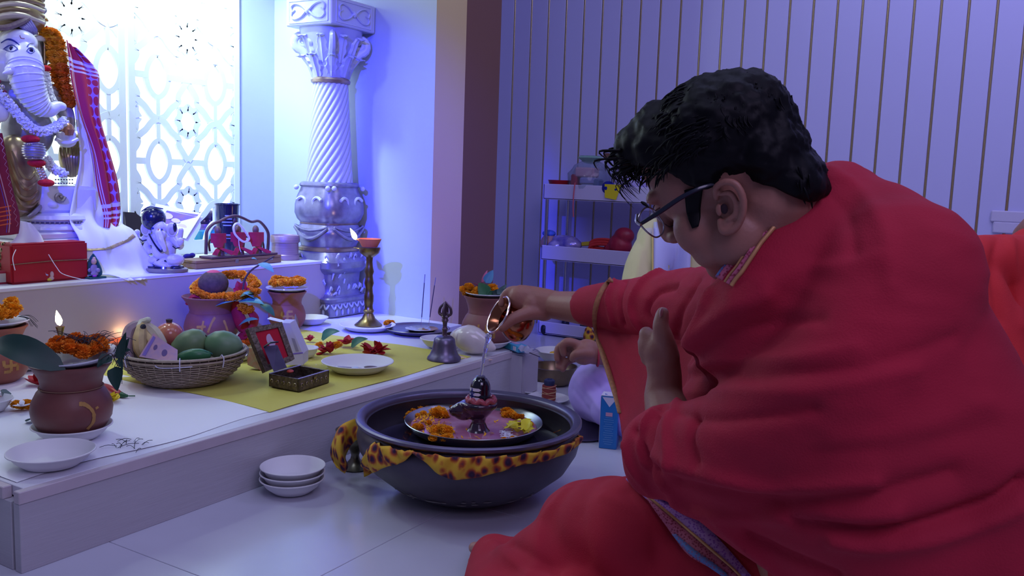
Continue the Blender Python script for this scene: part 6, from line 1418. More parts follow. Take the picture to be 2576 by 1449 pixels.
for sx in (-1, 1):
    for sy in (-1, 1):
        part('leg', tube([(sx*(DX/2-.02), sy*(wY/2-.012), .05), (sx*(DX/2-.02), sy*(wY/2-.012), tiers[0][0]-.01)], .0085, 10), m_chr, ct_)
        w = part('wheel', lathe([(0, -.012), (.026, -.012), (.030, -.006), (.030, .006), (.026, .012), (0, .012)], 20, (sx*(DX/2-.02), sy*(wY/2-.03), .030), (0, 1, 0)), mat('wheel_black', '#15182c', .5), ct_)
        part('fork', box((sx*(DX/2-.02), sy*(wY/2-.03), .058), (.02, .03, .012), .002), mat('wheel_black', '#15182c', .5), w, False, False)
zt0, zt1 = tiers[0][1]+.009, tiers[1][1]+.009
def item(px, tier, dx=.08): 
    z = zt0 if tier == 0 else zt1; P_ = CX_(px, 480 if tier == 0 else 640); return Vector((XC+dx, P_.y*(XC+dx)/XC, z))
def blob(name, label, cat, c, parts_, m, vox=.006):
    g = G()
    for q in parts_: ell(Vector(c)+Vector(q[0]), q[1], g, 14, 9)
    return solo(name, blend(g, vox, 1), m, label, cat, c, world=True)
uc = mpp(item(1450, 0)); ht0 = tiers[0][0]-zt0
c = item(1408, 0); solo('red_dish', lathe([(0, 0), (.035, 0), (.06, .08), (.062, .085), (.055, .08), (0, .07)], 24, fn=lambda a, h, k: 1+.05*math.sin(3*a)), mat('dish_red', '#b0242e', .3, var=.3, vscale=20), 'small red dish at the left end of the cart top', 'dish', c)
c = item(1482, 0, .10)
pb_ = thing('plastic_bag', 'clear plastic bag stuffed with bright packets on the cart top', 'bag', c)
def bag(a, h, k): return 1+.10*math.sin(5*a+h*30)+.06*math.sin(9*a-h*50)
part('film', lathe([(0, .0), (.08, .0), (.10, .06), (.098, .12), (.075, .16), (.03, .185), (.05, .205), (.02, .20), (0, .19)], 40, (0, 0, 0), fn=bag), mat('bag_film', '#b5c8d8', .12, trans=.75, ior=1.1, coat=.6, alpha=.55), pb_)
part('green_knot', lathe([(0, .165), (.03, .17), (.06, .195), (.045, .205), (0, .198)], 20, fn=bag), mat('film_green', '#8fc0ac', .3, alpha=.7), pb_)
for (dy, z, sy, sz, m_, nm) in ((.0, .115, .10, .045, mat('packet_rose', '#d2a0b8', .4), 'rose_packet'), (.055, .06, .035, .09, mat('packet_red', '#b03048', .4), 'red_packet'), (-.015, .075, .08, .03, mat('packet_lilac', '#9a94d6', .4), 'lilac_packet'), (-.005, .03, .07, .045, mat('packet_sand', '#c0a05c', .4), 'sand_packet'), (-.06, .05, .03, .07, mat('packet_slate', '#5a6aa0', .4), 'slate_packet')):
    part(nm, box((-.03, dy, z+.01), (.06, sy, sz), .006), m_, pb_, False, False)
c = item(1540, 0, .02); blob('blue_foil', 'crumpled dark blue foil packets behind the yellow cloth on the cart', 'packet', c, [((0, .02, .055), (.03, .035, .035)), ((0, -.03, .05), (.03, .03, .025)), ((.02, -.07, .05), (.03, .03, .02))], mat('foil_blue', '#2430a8', .25, .4, var=.4, vscale=40))
c = item(1585, 0, .10); solo('white_box', box((0, 0, .09), (.10, .12, .18), .004, None, Matrix.Rotation(.25, 3, 'Y')), mat('box_white_lilac', '#b9b0e4', .4), 'white cardboard box at the right of the cart top', 'box', c)
solo('brown_tray', box((0, 0, .0), (.16, .12, .022), .003), mat('tray_brown', '#6a4a44', .6), 'flat brown tray balanced over the white box on the cart', 'tray', c+Vector((-.02, .04, .205)))
pc = [CX_(1523, 463), CX_(1565, 465), CX_(1551, 503), CX_(1523, 497)]
solo('yellow_cloth', quad(*[p-Vector((.008, 0, 0)) for p in pc], .002), mat('yellow_bright', '#d6c81e', .7), 'small yellow cloth hanging over the front of the cart top', 'cloth', pc[0], world=True, smooth=False)
solo('red_string', tube(catmull([CX_(1449, 459)-Vector((.01, 0, 0)), CX_(1446, 490)-Vector((.012, 0, 0)), CX_(1444, 520)-Vector((.01, 0, 0)), CX_(1445, 546)-Vector((.01, 0, 0))], 5), .003, 6), mat('string_red', '#c45a6a', .8), 'thin red string dangling from the cart top tray', 'string', CX_(1449, 459), world=True)
c = item(1380, 1); t = thing('wrapped_bundle', 'tan paper bundle with blue top at the left of the middle tray', 'bundle', c)
part('paper', blend(ell((0, 0, .065), (.04, .045, .05), None, 14, 9), .006, 1), mat('paper_tan', '#b58a78', .7), t); part('blue_top', ell((0, .002, .115), (.03, .035, .018), None, 12, 8), mat('cloth_blue', '#4a6fd0', .6), t)
c = item(1420, 1, .05); blob('violet_foil', 'shiny violet and silver snack packets on the cart middle tray', 'packet', c, [((0, .04, .06), (.05, .05, .03)), ((0, -.03, .07), (.05, .06, .035)), ((0, .0, .095), (.04, .07, .02))], mat('foil_violet', '#4234b8', .2, .4, var=.85, vscale=16, col2='#c0b4d8'))
c = item(1505, 1, .10); solo('yellow_book', box((0, 0, .085), (.10, .14, .02), .003, None, Matrix.Rotation(-.12, 3, 'X')), mat('book_yellow', '#c0ac30', .6), 'yellow book lying at the back of the cart middle tray', 'book', c)
c = item(1518, 1, .04); g = G()
for k in range(3): tube([(c.x+.0+.005*k, c.y+.075*math.cos(a), c.z+.062+.012*k+.022*math.sin(a)) for a in [2*PI*i/24 for i in range(24)]], .007, 7, g, closed=True)
solo('red_bangles', g, mat('bangle_red', '#c03030', .4), 'coils of red and orange cord on the cart middle tray', 'cord', c, world=True, kind='stuff')
c = item(1558, 1, .06); blob('red_bag', 'crumpled sheer red bag at the right of the middle tray', 'bag', c, [((0, 0, .08), (.05, .06, .06)), ((0, -.02, .13), (.04, .05, .04)), ((0, .04, .06), (.04, .04, .04))], mat('bag_red', '#a0203c', .4, var=.3, vscale=20))
zb3 = tiers[2][1]
c = Vector((XC+.1, Ym, zb3+.01)); blob('dark_bag', 'dark bag lying in the lowest tray of the cart', 'bag', c, [((0, 0, .05), (.07, .09, .04)), ((0, .05, .04), (.06, .06, .03))], mat('bag_dark', '#191b34', .4))
# rail on the wall
p0_ = onx(2492, 545, XP-.02); p1_ = onx(2492, 575, XP-.02)
wr_ = thing('wall_rail', 'pair of white plastic rails fixed low on the striped wall', 'rail', (XP-.012, p0_.y-.3, p0_.z))
zA = onx(2492, 543, XP-.012).z; zB = onx(2496, 571, XP-.012).z; hA = .045
part('rail', box((0, 0, zA-p0_.z), (.02, .6, hA), .004), m_cp, wr_, False, False); part('rail', box((0, -.006, zB-p0_.z), (.02, .59, hA), .004), m_cp, wr_, False, False)
from mathutils import noise as mn
# ================================================================= people
m_skin = mat('skin', '#9b6a5c', .5, var=.12, vscale=25, sub=.08, bump=.12, bscale=220)
m_skin_pale = mat('skin_inner_arm', '#b58a7c', .5, sub=.05)
m_hair = mat('black_hair', '#04040a', .55, spec=.2)
def wave_cloth(name, col, col2, sc=5):
    return mat(name, col, .85, var=.12, vscale=sc, bump=.25, bscale=420, sheen=0, col2=col2)
m_redc = wave_cloth('red_cotton', '#ad1636', '#95122e'); m_redc2 = wave_cloth('coral_cotton', '#bd1f36', '#a31930')
def frame(F, Uh):
    F = F.normalized(); U = (Uh-F*Uh.dot(F)).normalized(); return F.cross(U).normalized(), F, U      # right, forward, up
def headg(O, F, Uh, g, s=1.0, neck=None):
    Rr, F, U = frame(F, Uh); M = Matrix((Rr, F, U)).transposed()
    def L(x, y, z): return O+M @ Vector((x*s, y*s, z*s))
    def E_(x, y, z, a, b, c): ell(L(x, y, z), (a*s, b*s, c*s), g, 24, 16, M)
    E_(0, -.012, .033, .073, .080, .078); E_(0, .035, .03, .066, .058, .068); E_(0, .045, .058, .058, .046, .050); E_(0, .035, -.040, .060, .054, .062)
    E_(0, .034, -.070, .058, .050, .036); E_(0, .062, -.084, .030, .024, .022); E_(0, .025, -.094, .048, .044, .026)
    for sx in (-1, 1):
        E_(sx*.038, .056, -.028, .030, .030, .034); E_(sx*.046, .018, -.060, .026, .038, .036); E_(sx*.036, .052, -.056, .028, .028, .028); E_(sx*.030, .082, .036, .026, .012, .010)
        E_(sx*.013, .095, -.022, .010, .011, .009)
    tube([L(0, .090, .030), L(0, .099, .006), L(0, .104, -.012)], [.009*s, .010*s, .012*s], 12, g, round_end=True)
    E_(0, .104, -.018, .012, .011, .010); E_(0, .082, -.047, .024, .011, .008); E_(0, .080, -.057, .020, .011, .008)
    return L, M, Rr, F, U
# --- the man pouring water
EP = A(1828, 517, 1.05)                        # ear seen in the photograph
F0 = (-_r*.85-_u*.53).normalized()*.87+_c*.50; U0 = -_r*.53+_u*.85
R_, F_, U_ = frame(F0, U0)
side = -R_                                    # his left side faces the camera
if side.dot(_c) > 0: side = R_
HO = EP-side*.070+U_*.018
man = thing('person', 'man in a red shawl and glasses pouring water from a small metal pot', 'person', Vector((HO.x+.15, HO.y-.1, 0)))
g = G(); L, MH, R_, F_, U_ = headg(HO, F0, U0, g)
# neck and torso core
NB = A(2010, 640, 1.22)
tube(catmull([HO+U_*-.04-F_*.03, A(1900, 600, 1.15), A(1990, 640, 1.20), A(2060, 720, 1.22)], 4), [.062, .062, .068, .085], 18, g, round_end=True)
chain([A(2060, 760, 1.22), A(2120, 1000, 1.25), A(2150, 1400, 1.3)], [.12, .15, .15], g, 20)
# his right arm, reaching forward with the pot
SR = A(1880, 790, 1.58); ELb = A(1610, 790, 1.90); WR = A(1400, 768, 2.10)
chain([A(2040, 720, 1.3), SR], [.075, .055], g, 16); chain([SR, ELb], [.046, .044], g, 16); tube([ELb, A(1500, 778, 2.0), A(1440, 772, 2.06), WR], [.046, .043, .037, .034], 16, g, round_end=True)
dl = 2.125; uh = dl/FPX
tube([WR, A(1372, 762, 2.11), A(1335, 757, dl), A(1312, 750, dl)], [.034, .035, .037, .033], 16, g, round_end=True, flat=.8, up=_c)
ell(A(1345, 765, dl), (.040, .034, .034), g, 18, 12); ell(A(1368, 785, dl-.004), (.030, .026, .022), g)
def fing(pts, rs, gg=None, n=12): tube(catmull(pts, 4), rs, n, gg if gg is not None else g, round_end=True)
fing([A(1355, 785, dl-.018), A(1322, 790, dl-.034), A(1290, 803, dl-.044), A(1264, 824, dl-.046)], [.020, .0165, .0145, .0115])          # thumb across the pot
fing([A(1322, 742, dl-.01), A(1292, 732, dl+.006), A(1272, 742, dl+.014), A(1262, 764, dl+.016)], [.0165, .0135, .0118, .0095])      # index over the rim
fing([A(1318, 745, dl+.016), A(1288, 738, dl+.032), A(1270, 758, dl+.044), A(1264, 782, dl+.044)], [.0155, .0135, .0118, .0095])
fing([A(1318, 760, dl+.034), A(1292, 758, dl+.052), A(1276, 782, dl+.056), A(1272, 806, dl+.052)], [.0145, .0125, .011, .009])
fing([A(1326, 778, dl+.040), A(1304, 786, dl+.056), A(1288, 808, dl+.054), A(1284, 826, dl+.046)], [.0125, .011, .010, .0082])
# his left forearm rising from the shawl, hand at the chest
d2 = 1.30
SLh = A(2200, 640, 1.10); ELn = A(1730, 1150, 1.22)
chain([SLh, A(2000, 930, 1.12), ELn], [.065, .055, .046], g, 16)
tube([ELn, A(1680, 1040, d2-.02), A(1668, 990, d2), A(1672, 945, d2), A(1668, 915, d2)], [.040, .034, .0285, .0255, .0255], 16, g, round_end=True)
ell(A(1662, 885, d2), (.024, .026, .030), g, 18, 12); ell(A(1676, 895, d2-.006), (.018, .018, .026), g, 14, 10); ell(A(1640, 870, d2+.008), (.018, .022, .024), g, 14, 10)
fing([A(1680, 900, d2-.008), A(1670, 850, d2-.016), A(1662, 820, d2-.016), A(1667, 787, d2-.012)], [.0185, .0148, .0125, .0098])
fing([A(1640, 862, d2+.008), A(1624, 842, d2+.010), A(1630, 838, d2+.034), A(1650, 858, d2+.042)], [.0125, .0105, .0095, .008])
fing([A(1636, 878, d2+.012), A(1620, 862, d2+.016), A(1628, 862, d2+.042), A(1650, 878, d2+.045)], [.0115, .010, .0095, .008])
fing([A(1636, 894, d2+.012), A(1621, 884, d2+.018), A(1632, 884, d2+.042), A(1650, 895, d2+.042)], [.0115, .010, .009, .0075])
fing([A(1640, 908, d2+.010), A(1626, 904, d2+.018), A(1636, 904, d2+.036), A(1650, 908, d2+.038)], [.010, .009, .008, .007])
# hips, legs folded, foot
HP1 = A(2250, 1750, 1.32); KN = A(1500, 1420, 1.52)
chain([HP1, KN], [.10, .065], g, 16); FT = onz(1225, 1425, .035)
chain([KN, onz(1400, 1520, .07), onz(1300, 1480, .045)], [.05, .035, .03], g, 14)
body = part('body', blend(g, .0034, 5, .5), m_skin, man, True, ang=0)
bb = BVHTree.FromPolygons([v.co+man.location for v in body.data.vertices], [tuple(p.vertices) for p in body.data.polygons])
# toes showing at the hem: separate little chains kept in the same flesh mesh style
ft = G()
for k, (x, y, r_) in enumerate(((1188, 1378, .0125), (1184, 1412, .0105), (1180, 1430, .010), (1180, 1447, .0095), (1184, 1462, .009))):
    p = onz(x+6, y, .03-.003*k); q = onz(1290, y+18, .04); tube([q, p.lerp(q, .3), p], [.018, .013, r_], 10, ft, round_end=True)
part('foot', blend(ft, .003, 2), m_skin_pale, man, True, ang=0)
for k, (x, y) in enumerate(((1666, 786),)): pass
nl = part('thumb_nail', ell(A(1664, 787, d2-.0215), (.006, .002, .008), None, 10, 6), mat('nail', '#c9a4a4', .3), body, True)
# ear
def Le(x, y, z): return HO+MH @ Vector((x, y, z))
exn = side; upE = (U_*math.cos(.45)-F_*math.sin(.45)).normalized(); fwd = (F_*math.cos(.45)+U_*math.sin(.45)).normalized(); eg = G()
def EA(u, v, o): u *= .9; v *= .88; return EP+fwd*u+upE*v+exn*o        # u forward, v up, o outwards
rim_ = [(.012, .012, .002), (.010, .026, .008), (-.004, .034, .013), (-.018, .030, .015), (-.025, .014, .015), (-.024, -.006, .013), (-.017, -.022, .010), (-.006, -.032, .008), (.006, -.032, .006), (.010, -.020, .003)]
tube(catmull([EA(*p) for p in rim_], 5), [.0035, .0042, .0045, .0045, .0045, .0042, .0045, .006, .006, .004], 10, eg, round_end=True)
ell(EA(-.007, .003, -.0035), (.018, .006, .028), eg, 18, 12, Matrix((fwd, exn, upE)).transposed())
tube(catmull([EA(.004, .017, .006), EA(-.008, .018, .009), EA(-.015, .006, .010), EA(-.013, -.010, .009), EA(-.003, -.018, .008)], 5), [.003, .004, .004, .004, .004], 8, eg, round_end=True)
ell(EA(.009, -.004, .005), (.0045, .004, .008), eg, 12, 8, Matrix((fwd, exn, upE)).transposed()); ell(EA(-.001, -.026, .005), (.010, .006, .009), eg, 12, 8, Matrix((fwd, exn, upE)).transposed())
part('ear', blend(eg, .0016, 2), m_skin, body, True, ang=0).location = (0, 0, 0)
part('ear_hollow_shade', ell(EA(.002, -.003, .0068), (.0045, .0022, .0062), None, 12, 8, Matrix((fwd, exn, upE)).transposed()), mat('ear_shadow', '#2a1420', .8), body, True)  # dark blob, shade of the ear hollow put in as colour
# hair: thick shell plus locks
hg = G()
def EH(x, y, z, a, b, c): ell(Le(x, y, z), (a, b, c), hg, 28, 18, MH)
EH(0, -.016, .056, .087, .100, .080); EH(0, .032, .082, .074, .066, .050); EH(0, -.062, .016, .076, .046, .070); EH(0, -.070, -.034, .064, .036, .052); EH(0, .066, .100, .056, .042, .036); EH(0, .040, .112, .050, .040, .030)
sgn = 1 if side.dot(R_) > 0 else -1
hb2 = blend(hg, .004, 4)
# trim the shell away from face, ear and neck, roughen into waves
def hair_keep(p):
    q = MH.transposed() @ (Vector(p)-HO); return q
hm = G(); keep = []; hv = []
for v in hb2.v:
    q = hair_keep(v); n_ = (Vector(v)-Le(0, -.02, .04)).normalized()
    w = .0045*mn.noise(q*42)+.0028*mn.noise(q*95)+.0014*mn.noise(q*210)
    zl = float(np.interp(q.y, [-.13, -.08, -.06, -.02, .01, .028, .036, .06, .1], [-.100, -.082, -.046, -.006, -.002, .012, .036, .062, .082]))
    k_ = min(1, max(0, (q.z-zl)/.014)); hv.append(tuple(Vector(v)+n_*(w-.026*(1-k_)**1.3)))
hm.v = hv; hm.f = hb2.f; hm.m = hb2.m
part('hair', hm, m_hair, body, True, ang=0)
g = G(); rnd = random.Random(21)
def lock(x, y, z, dx, dy, dz, r_, cr=.01, n_=6):
    a = Le(x*sgn, y, z); b = Le((x+dx*.5)*sgn, y+dy*.5+cr, z+dz*.5+cr); c = Le((x+dx)*sgn, y+dy, z+dz); tube(catmull([a, b, c], 4), [r_*.6, r_, r_*.7, r_*.15], 5, g)
for k in range(1500):                             # short wavy locks over the crown
    th = rnd.uniform(-.2, PI+.2); ph = rnd.uniform(0, 2*PI); d = Vector((math.cos(ph)*math.sin(th), math.sin(ph)*math.sin(th), abs(math.cos(th))*1.0-.05))
    p = Vector((d.x*.088*sgn, -.016+d.y*.100, .056+d.z*.081)); 
    if p.z < .012+max(0, p.y)*.7+ (p.y if p.y < 0 else 0)*.6: continue
    t_ = Vector((rnd.uniform(-.3, .3), .8, rnd.uniform(-.5, .1))); t_ = (t_-d*t_.dot(d)*.75).normalized()*rnd.uniform(.014, .030)
    if p.y < -.05: t_ = Vector((rnd.uniform(-.3, .3)*.02, .002, -.016))
    lock(p.x*sgn, p.y, p.z, t_.x*sgn, t_.y, t_.z, rnd.uniform(.0009, .0019), rnd.uniform(.001, .004))
for k in range(130):                             # front tuft curling over the forehead
    x = rnd.uniform(-.05, .05); lock(x, rnd.uniform(.070, .092), rnd.uniform(.078, .112), rnd.uniform(-.012, .012), rnd.uniform(.014, .032), rnd.uniform(-.022, .004), rnd.uniform(.0010, .0022), rnd.uniform(.006, .014))
for k in range(26):
    x = rnd.uniform(-.05, .05); lock(x, rnd.uniform(.085, .1), rnd.uniform(.07, .09), rnd.uniform(-.012, .012), rnd.uniform(.008, .022), rnd.uniform(-.034, -.018), .0007, .012)
for k in range(60):                             # nape fringe
    x = rnd.uniform(-.06, .065); y_ = rnd.uniform(-.098, -.075); lock(x, y_, -.040+rnd.uniform(-.02, .02), rnd.uniform(-.004, .004), rnd.uniform(.002, .008), -.016, .0018, .0)
part('hair_locks', g, m_hair, body, True, ang=0, kind='stuff')
# sideburn hugging the cheek
def onb(px, py, off=.001):
    d = ray(px, py).normalized(); h = bb.ray_cast(CAM, d); return h[0]-d*off if h[0] else A(px, py, 1.07)
sb = G(); cols = [((1722, 478), (1770, 466)), ((1727, 530), (1762, 520)), ((1733, 555), (1762, 550)), ((1742, 575), (1757, 570))]
def sbf(u, v): i = v*(len(cols)-1); k = min(int(i), len(cols)-2); f_ = i-k; a = Vector(cols[k][0]).lerp(Vector(cols[k+1][0]), f_); b = Vector(cols[k][1]).lerp(Vector(cols[k+1][1]), f_); p = a.lerp(b, u); return onb(p.x, p.y, .0025)
part('sideburn', grid(sbf, 6, 12, thick=.002), m_hair, body, True, ang=0)
part('eyebrow', tube(catmull([onb(1612, 508, .001), onb(1620, 512, .001), onb(1632, 522, .001)], 4), [.001, .0025, .001], 6), m_hair, body, True)
# glasses
gl = thing('glasses', 'rectangular glasses with dark temple arm on the pouring man', 'glasses', EP)
m_frm = mat('glasses_metal', '#8d8790', .25, .9); m_arm = mat('glasses_arm', '#11162a', .3, coat=.4); m_lens = mat('lens', '#dfe3ff', .02, trans=.95, ior=1.02, alpha=.35)
dg = 1.075
armp = [A(1612, 563, dg+.005), A(1660, 533, dg-.01), A(1712, 498, dg-.025), A(1760, 474, dg-.03), A(1800, 462, dg-.024)]
part('temple_arm', tube(catmull(armp, 5), [.0017, .0022, .0020, .0016], 8, flat=1.4, up=(0, 0, 1)), m_arm, gl, True)
def rimring(cx, cy, w, h, dd, sk): return [A(cx+w*math.copysign(abs(math.cos(t_))**.6, math.cos(t_))+sk*math.sin(t_)*h, cy-h*math.copysign(abs(math.sin(t_))**.6, math.sin(t_)), dd+.012*math.cos(t_)) for t_ in [2*PI*i/28 for i in range(28)]]
rr1 = [A(x, y, z) for x, y, z in ((1606, 555, dg+.004), (1612, 535, dg+.010), (1628, 521, dg+.022), (1646, 530, dg+.030), (1660, 548, dg+.032), (1670, 566, dg+.034), (1668, 585, dg+.028), (1655, 596, dg+.02), (1642, 594, dg+.014), (1622, 578, dg+.006))]
rr1 = catmull(rr1, 4, True)
part('rim', tube(rr1, .0011, 6, closed=True), m_frm, gl, True)
c_ = sum(rr1, Vector())/len(rr1); part('lens', G().add(rr1+[c_], [(i, (i+1) % len(rr1), len(rr1)) for i in range(len(rr1))]), m_lens, gl, True)
rr2 = [p-side*.064 for p in rr1]
part('rim', tube(rr2, .0011, 6, closed=True), m_frm, gl, True); part('lens', G().add(rr2+[c_-side*.064], [(i, (i+1) % len(rr2), len(rr2)) for i in range(len(rr2))]), m_lens, gl, True)
bp_ = A(1648, 531, dg+.030); part('bridge', tube(catmull([bp_, bp_-side*.012+F_*.004, bp_-side*.022], 4), .0011, 6), m_frm, gl, True)
part('hinge', tube(catmull([A(1603, 540, dg+.01), A(1602, 558, dg+.004), A(1612, 566, dg)], 4), .0022, 8), mat('hinge_silver', '#c9c6d2', .15, 1), gl, True)
ta_ = A(1612, 563, dg+.005)-side*.132; part('temple_arm', tube([ta_, ta_-F_*.10+U_*.012], .0018, 8), m_arm, gl, True)

# --- cloth by voxel blending + folds placed along curves
FA, FW = .9, .75
def folds(gg, curves, bv):
    P = []
    for pts, amp, w in curves:
        for p in catmull([(x, y, 0) for x, y in pts], 36):
            q = on(bv, p.x, p.y, 0)
            if q is not None: P.append((q, amp, w))
    if not P: return gg
    Q = np.array([p[0][:] for p in P]); AM = np.array([p[1] for p in P]); WD = np.array([p[2] for p in P])
    V = np.array(gg.v); N = np.zeros_like(V); F = gg.f
    for f in F:
        a, b, c = V[f[0]], V[f[1]], V[f[2]]; n_ = np.cross(b-a, c-a)
        for i in f: N[i] += n_
    N /= np.maximum(1e-12, np.linalg.norm(N, axis=1))[:, None]
    # group consecutive samples into curves
    idx = 0; D = np.zeros(len(V))
    for pts, amp, w in curves:
        sel = [i for i in range(len(P)) if P[i][1] == amp and P[i][2] == w]
    cur = 0; 
    st = 0
    while st < len(P):
        en = st
        while en < len(P) and P[en][1] == AM[st] and P[en][2] == WD[st]: en += 1
        q = Q[st:en]; d2_ = np.full(len(V), 1e9)
        for i in range(len(q)): d2_ = np.minimum(d2_, ((V-q[i])**2).sum(1))
        D += FA*AM[st]/np.cosh(np.sqrt(d2_)/(FW*WD[st]))**1.3; st = en
    V = V+N*D[:, None]; gg.v = [tuple(v) for v in V]; return gg
def noise_push(gg, amp, f):
    V = np.array(gg.v); N = np.zeros_like(V)
    F = np.array([q for q in gg.f if len(q) == 4]); n_ = np.cross(V[F[:, 2]]-V[F[:, 0]], V[F[:, 3]]-V[F[:, 1]])
    for k in range(4): np.add.at(N, F[:, k], n_)
    N /= np.maximum(1e-12, np.linalg.norm(N, axis=1))[:, None]
    d_ = np.array([(1-abs(mn.noise(Vector((v[0]*f*.3+v[2]*f*.25, v[1]*f*.3, v[2]*f))))*1.8)+.4*mn.noise(Vector((v[0]*f, v[1]*f, v[2]*f*2))) for v in V])
    gg.v = [tuple(v) for v in V+N*(amp*d_)[:, None]]; return gg
def bvt(gg): return BVHTree.FromPolygons([Vector(v) for v in gg.v], gg.f)
g = G(); chain([A(2190, 760, 1.12), A(2180, 920, 1.10), A(2170, 1130, 1.10), A(2230, 1300, 1.12)], [.12, .150, .155, .16], g, 24)
def CB(x, y, d, r, r2=None, r3=None): ell(A(x, y, d), (r, r2 or r, r3 or r), g, 22, 14)
# back, shoulders and chest of the shawl
chain([A(2100, 560, 1.22), A(2130, 760, 1.22), A(2190, 1050, 1.22), A(2290, 1400, 1.25), A(2320, 1700, 1.25)], [.085, .130, .180, .205, .21], g, 24)
chain([A(2110, 545, 1.20), A(2220, 610, 1.08), A(2270, 720, 1.04)], [.060, .072, .090], g, 22)            # left shoulder
chain([A(2260, 700, 1.04), A(2130, 950, 1.03), A(1900, 1110, 1.10), A(1745, 1125, 1.19)], [.098, .092, .080, .062], g, 22)
chain([A(2280, 760, 1.08), A(2340, 1000, 1.06), A(2440, 1300, 1.08), A(2480, 1650, 1.12)], [.078, .110, .130, .145], g, 22)
chain([A(2112, 495, 1.14), A(2080, 535, 1.12), A(1988, 645, 1.09), A(1912, 750, 1.10), A(1860, 850, 1.14)], [.050, .060, .058, .058, .062], g, 20)
chain([A(1935, 760, 1.25), A(1880, 850, 1.28)], [.07, .085], g, 18)
chain([A(1905, 740, 1.36), A(1900, 900, 1.36), A(1900, 1150, 1.36)], [.075, .095, .13], g, 20)       # chest
ell(A(1690, 1115, 1.24), (.055, .060, .058), g, 20, 14); ell(A(1650, 1150, 1.25), (.050, .05, .062), g, 20, 14)
chain([A(1640, 1110, 1.25), A(1660, 1150, 1.24), A(1800, 1205, 1.19), A(1990, 1290, 1.13), A(2300, 1380, 1.08)], [.045, .046, .060, .080, .10], g, 18)
# right sleeve running out to the pot
chain([A(2010, 720, 1.32), A(1880, 770, 1.55), A(1740, 775, 1.74)], [.070, .088, .078], g, 20)
chain([A(1740, 770, 1.74), A(1620, 775, 1.88), A(1540, 770, 1.95)], [.080, .068, .055], g, 20)
tube([A(1545, 770, 1.95), A(1500, 770, 2.0), A(1462, 770, 2.04)], [.056, .052, .044], 20, g)
sh = blend(g, .0056, 45, .6)
bs0 = bvt(sh)
sh = folds(sh, [
    ([(2090, 430), (2180, 500), (2230, 600), (2240, 720)], .006, .011), ([(2070, 470), (2130, 540), (2150, 640)], -.005, .010), ([(1840, 745), (1950, 700), (2200, 650)], .005, .012),
    ([(1713, 964), (1733, 893), (1794, 812), (1925, 741)], .011, .011), ([(1745, 905), (1804, 862), (1905, 822), (2060, 800)], -.007, .009), ([(1718, 950), (1804, 940), (1955, 944), (2208, 913), (2400, 850)], -.006, .009),
    ([(1730, 925), (1800, 908), (1950, 905), (2150, 875)], .005, .009), ([(1720, 990), (1850, 985), (2050, 980), (2300, 930)], .005, .010), ([(1662, 1025), (1783, 1055), (1905, 1050), (2046, 1025)], -.008, .008),
    ([(1723, 1000), (1690, 1040), (1682, 1100), (1700, 1165)], .012, .008), ([(1745, 1050), (1738, 1110), (1755, 1165)], -.010, .008),
    ([(1652, 1146), (1753, 1187), (1905, 1217), (2026, 1227), (2200, 1215)], .013, .010), ([(1700, 1215), (1753, 1232), (1905, 1258), (2067, 1256), (2249, 1232), (2400, 1190)], -.012, .011),
    ([(1700, 1262), (1763, 1290), (1925, 1302), (2067, 1306), (2250, 1290)], .010, .010), ([(2000, 1312), (2100, 1322), (2208, 1338), (2360, 1308), (2512, 1252), (2576, 1207)], -.017, .008), ([(2100, 1360), (2220, 1372), (2380, 1345), (2560, 1280)], .012, .010),
    ([(1880, 1345), (1930, 1370), (2006, 1409), (2107, 1449)], -.012, .008), ([(1820, 1325), (1900, 1390), (1980, 1449)], .009, .009), ([(2100, 1110), (2300, 1080), (2480, 1010)], .004, .012), ([(2050, 1140), (2280, 1125), (2500, 1070)], -.004, .012),
    ([(1600, 1080), (1622, 1130), (1640, 1190)], -.008, .006), ([(1572, 1120), (1590, 1180), (1640, 1240)], .008, .006), ([(1640, 1040), (1612, 1090), (1620, 1160), (1680, 1230)], .009, .006), ([(1655, 1050), (1640, 1110), (1655, 1180)], -.008, .006),
    ([(1700, 672), (1620, 710), (1590, 780), (1640, 850), (1720, 870)], .013, .009), ([(1700, 720), (1650, 740), (1628, 790), (1680, 840)], -.012, .008), ([(1550, 700), (1530, 750), (1545, 815)], .010, .006), ([(1575, 705), (1560, 760), (1570, 815)], -.009, .006), ([(1790, 740), (1765, 800), (1745, 860)], .011, .009), ([(1755, 710), (1715, 780), (1700, 850)], -.010, .009),
], bs0)
sh = noise_push(sh, .0016, 30)
shawl = part('red_shawl', sh, m_redc, man, True, ang=0, label='deep red cotton shawl with patterned border')
sbv = bvt(sh)
# hanging fall of the shawl under the reaching arm
rows = [((1462, 728, 2.02), (1760, 700, 1.70)), ((1488, 812, 2.0), (1775, 800, 1.66)), ((1515, 880, 1.95), (1775, 880, 1.60)), ((1540, 960, 1.88), (1770, 960, 1.55)), ((1556, 1040, 1.80), (1760, 1040, 1.48)), ((1566, 1110, 1.70), (1720, 1110, 1.40))]
Lr_ = catmull([A(*r_[0]) for r_ in rows], 6); Rr_ = catmull([A(*r_[1]) for r_ in rows], 6); nn = len(Lr_)
def fallf(u, v):
    i = min(int(v*(nn-1)+.5), nn-1); p = Lr_[i].lerp(Rr_[i], u); return p-_c*(.012*math.sin(u*11+v*3)*(0.3+.7*v)+.006*math.sin(u*23-v*5))
fo = part('shawl_fall', grid(fallf, 40, nn), m_redc, man, True, ang=0); md = fo.modifiers.new('thickness', 'SOLIDIFY'); md.thickness = .002; md.offset = 0
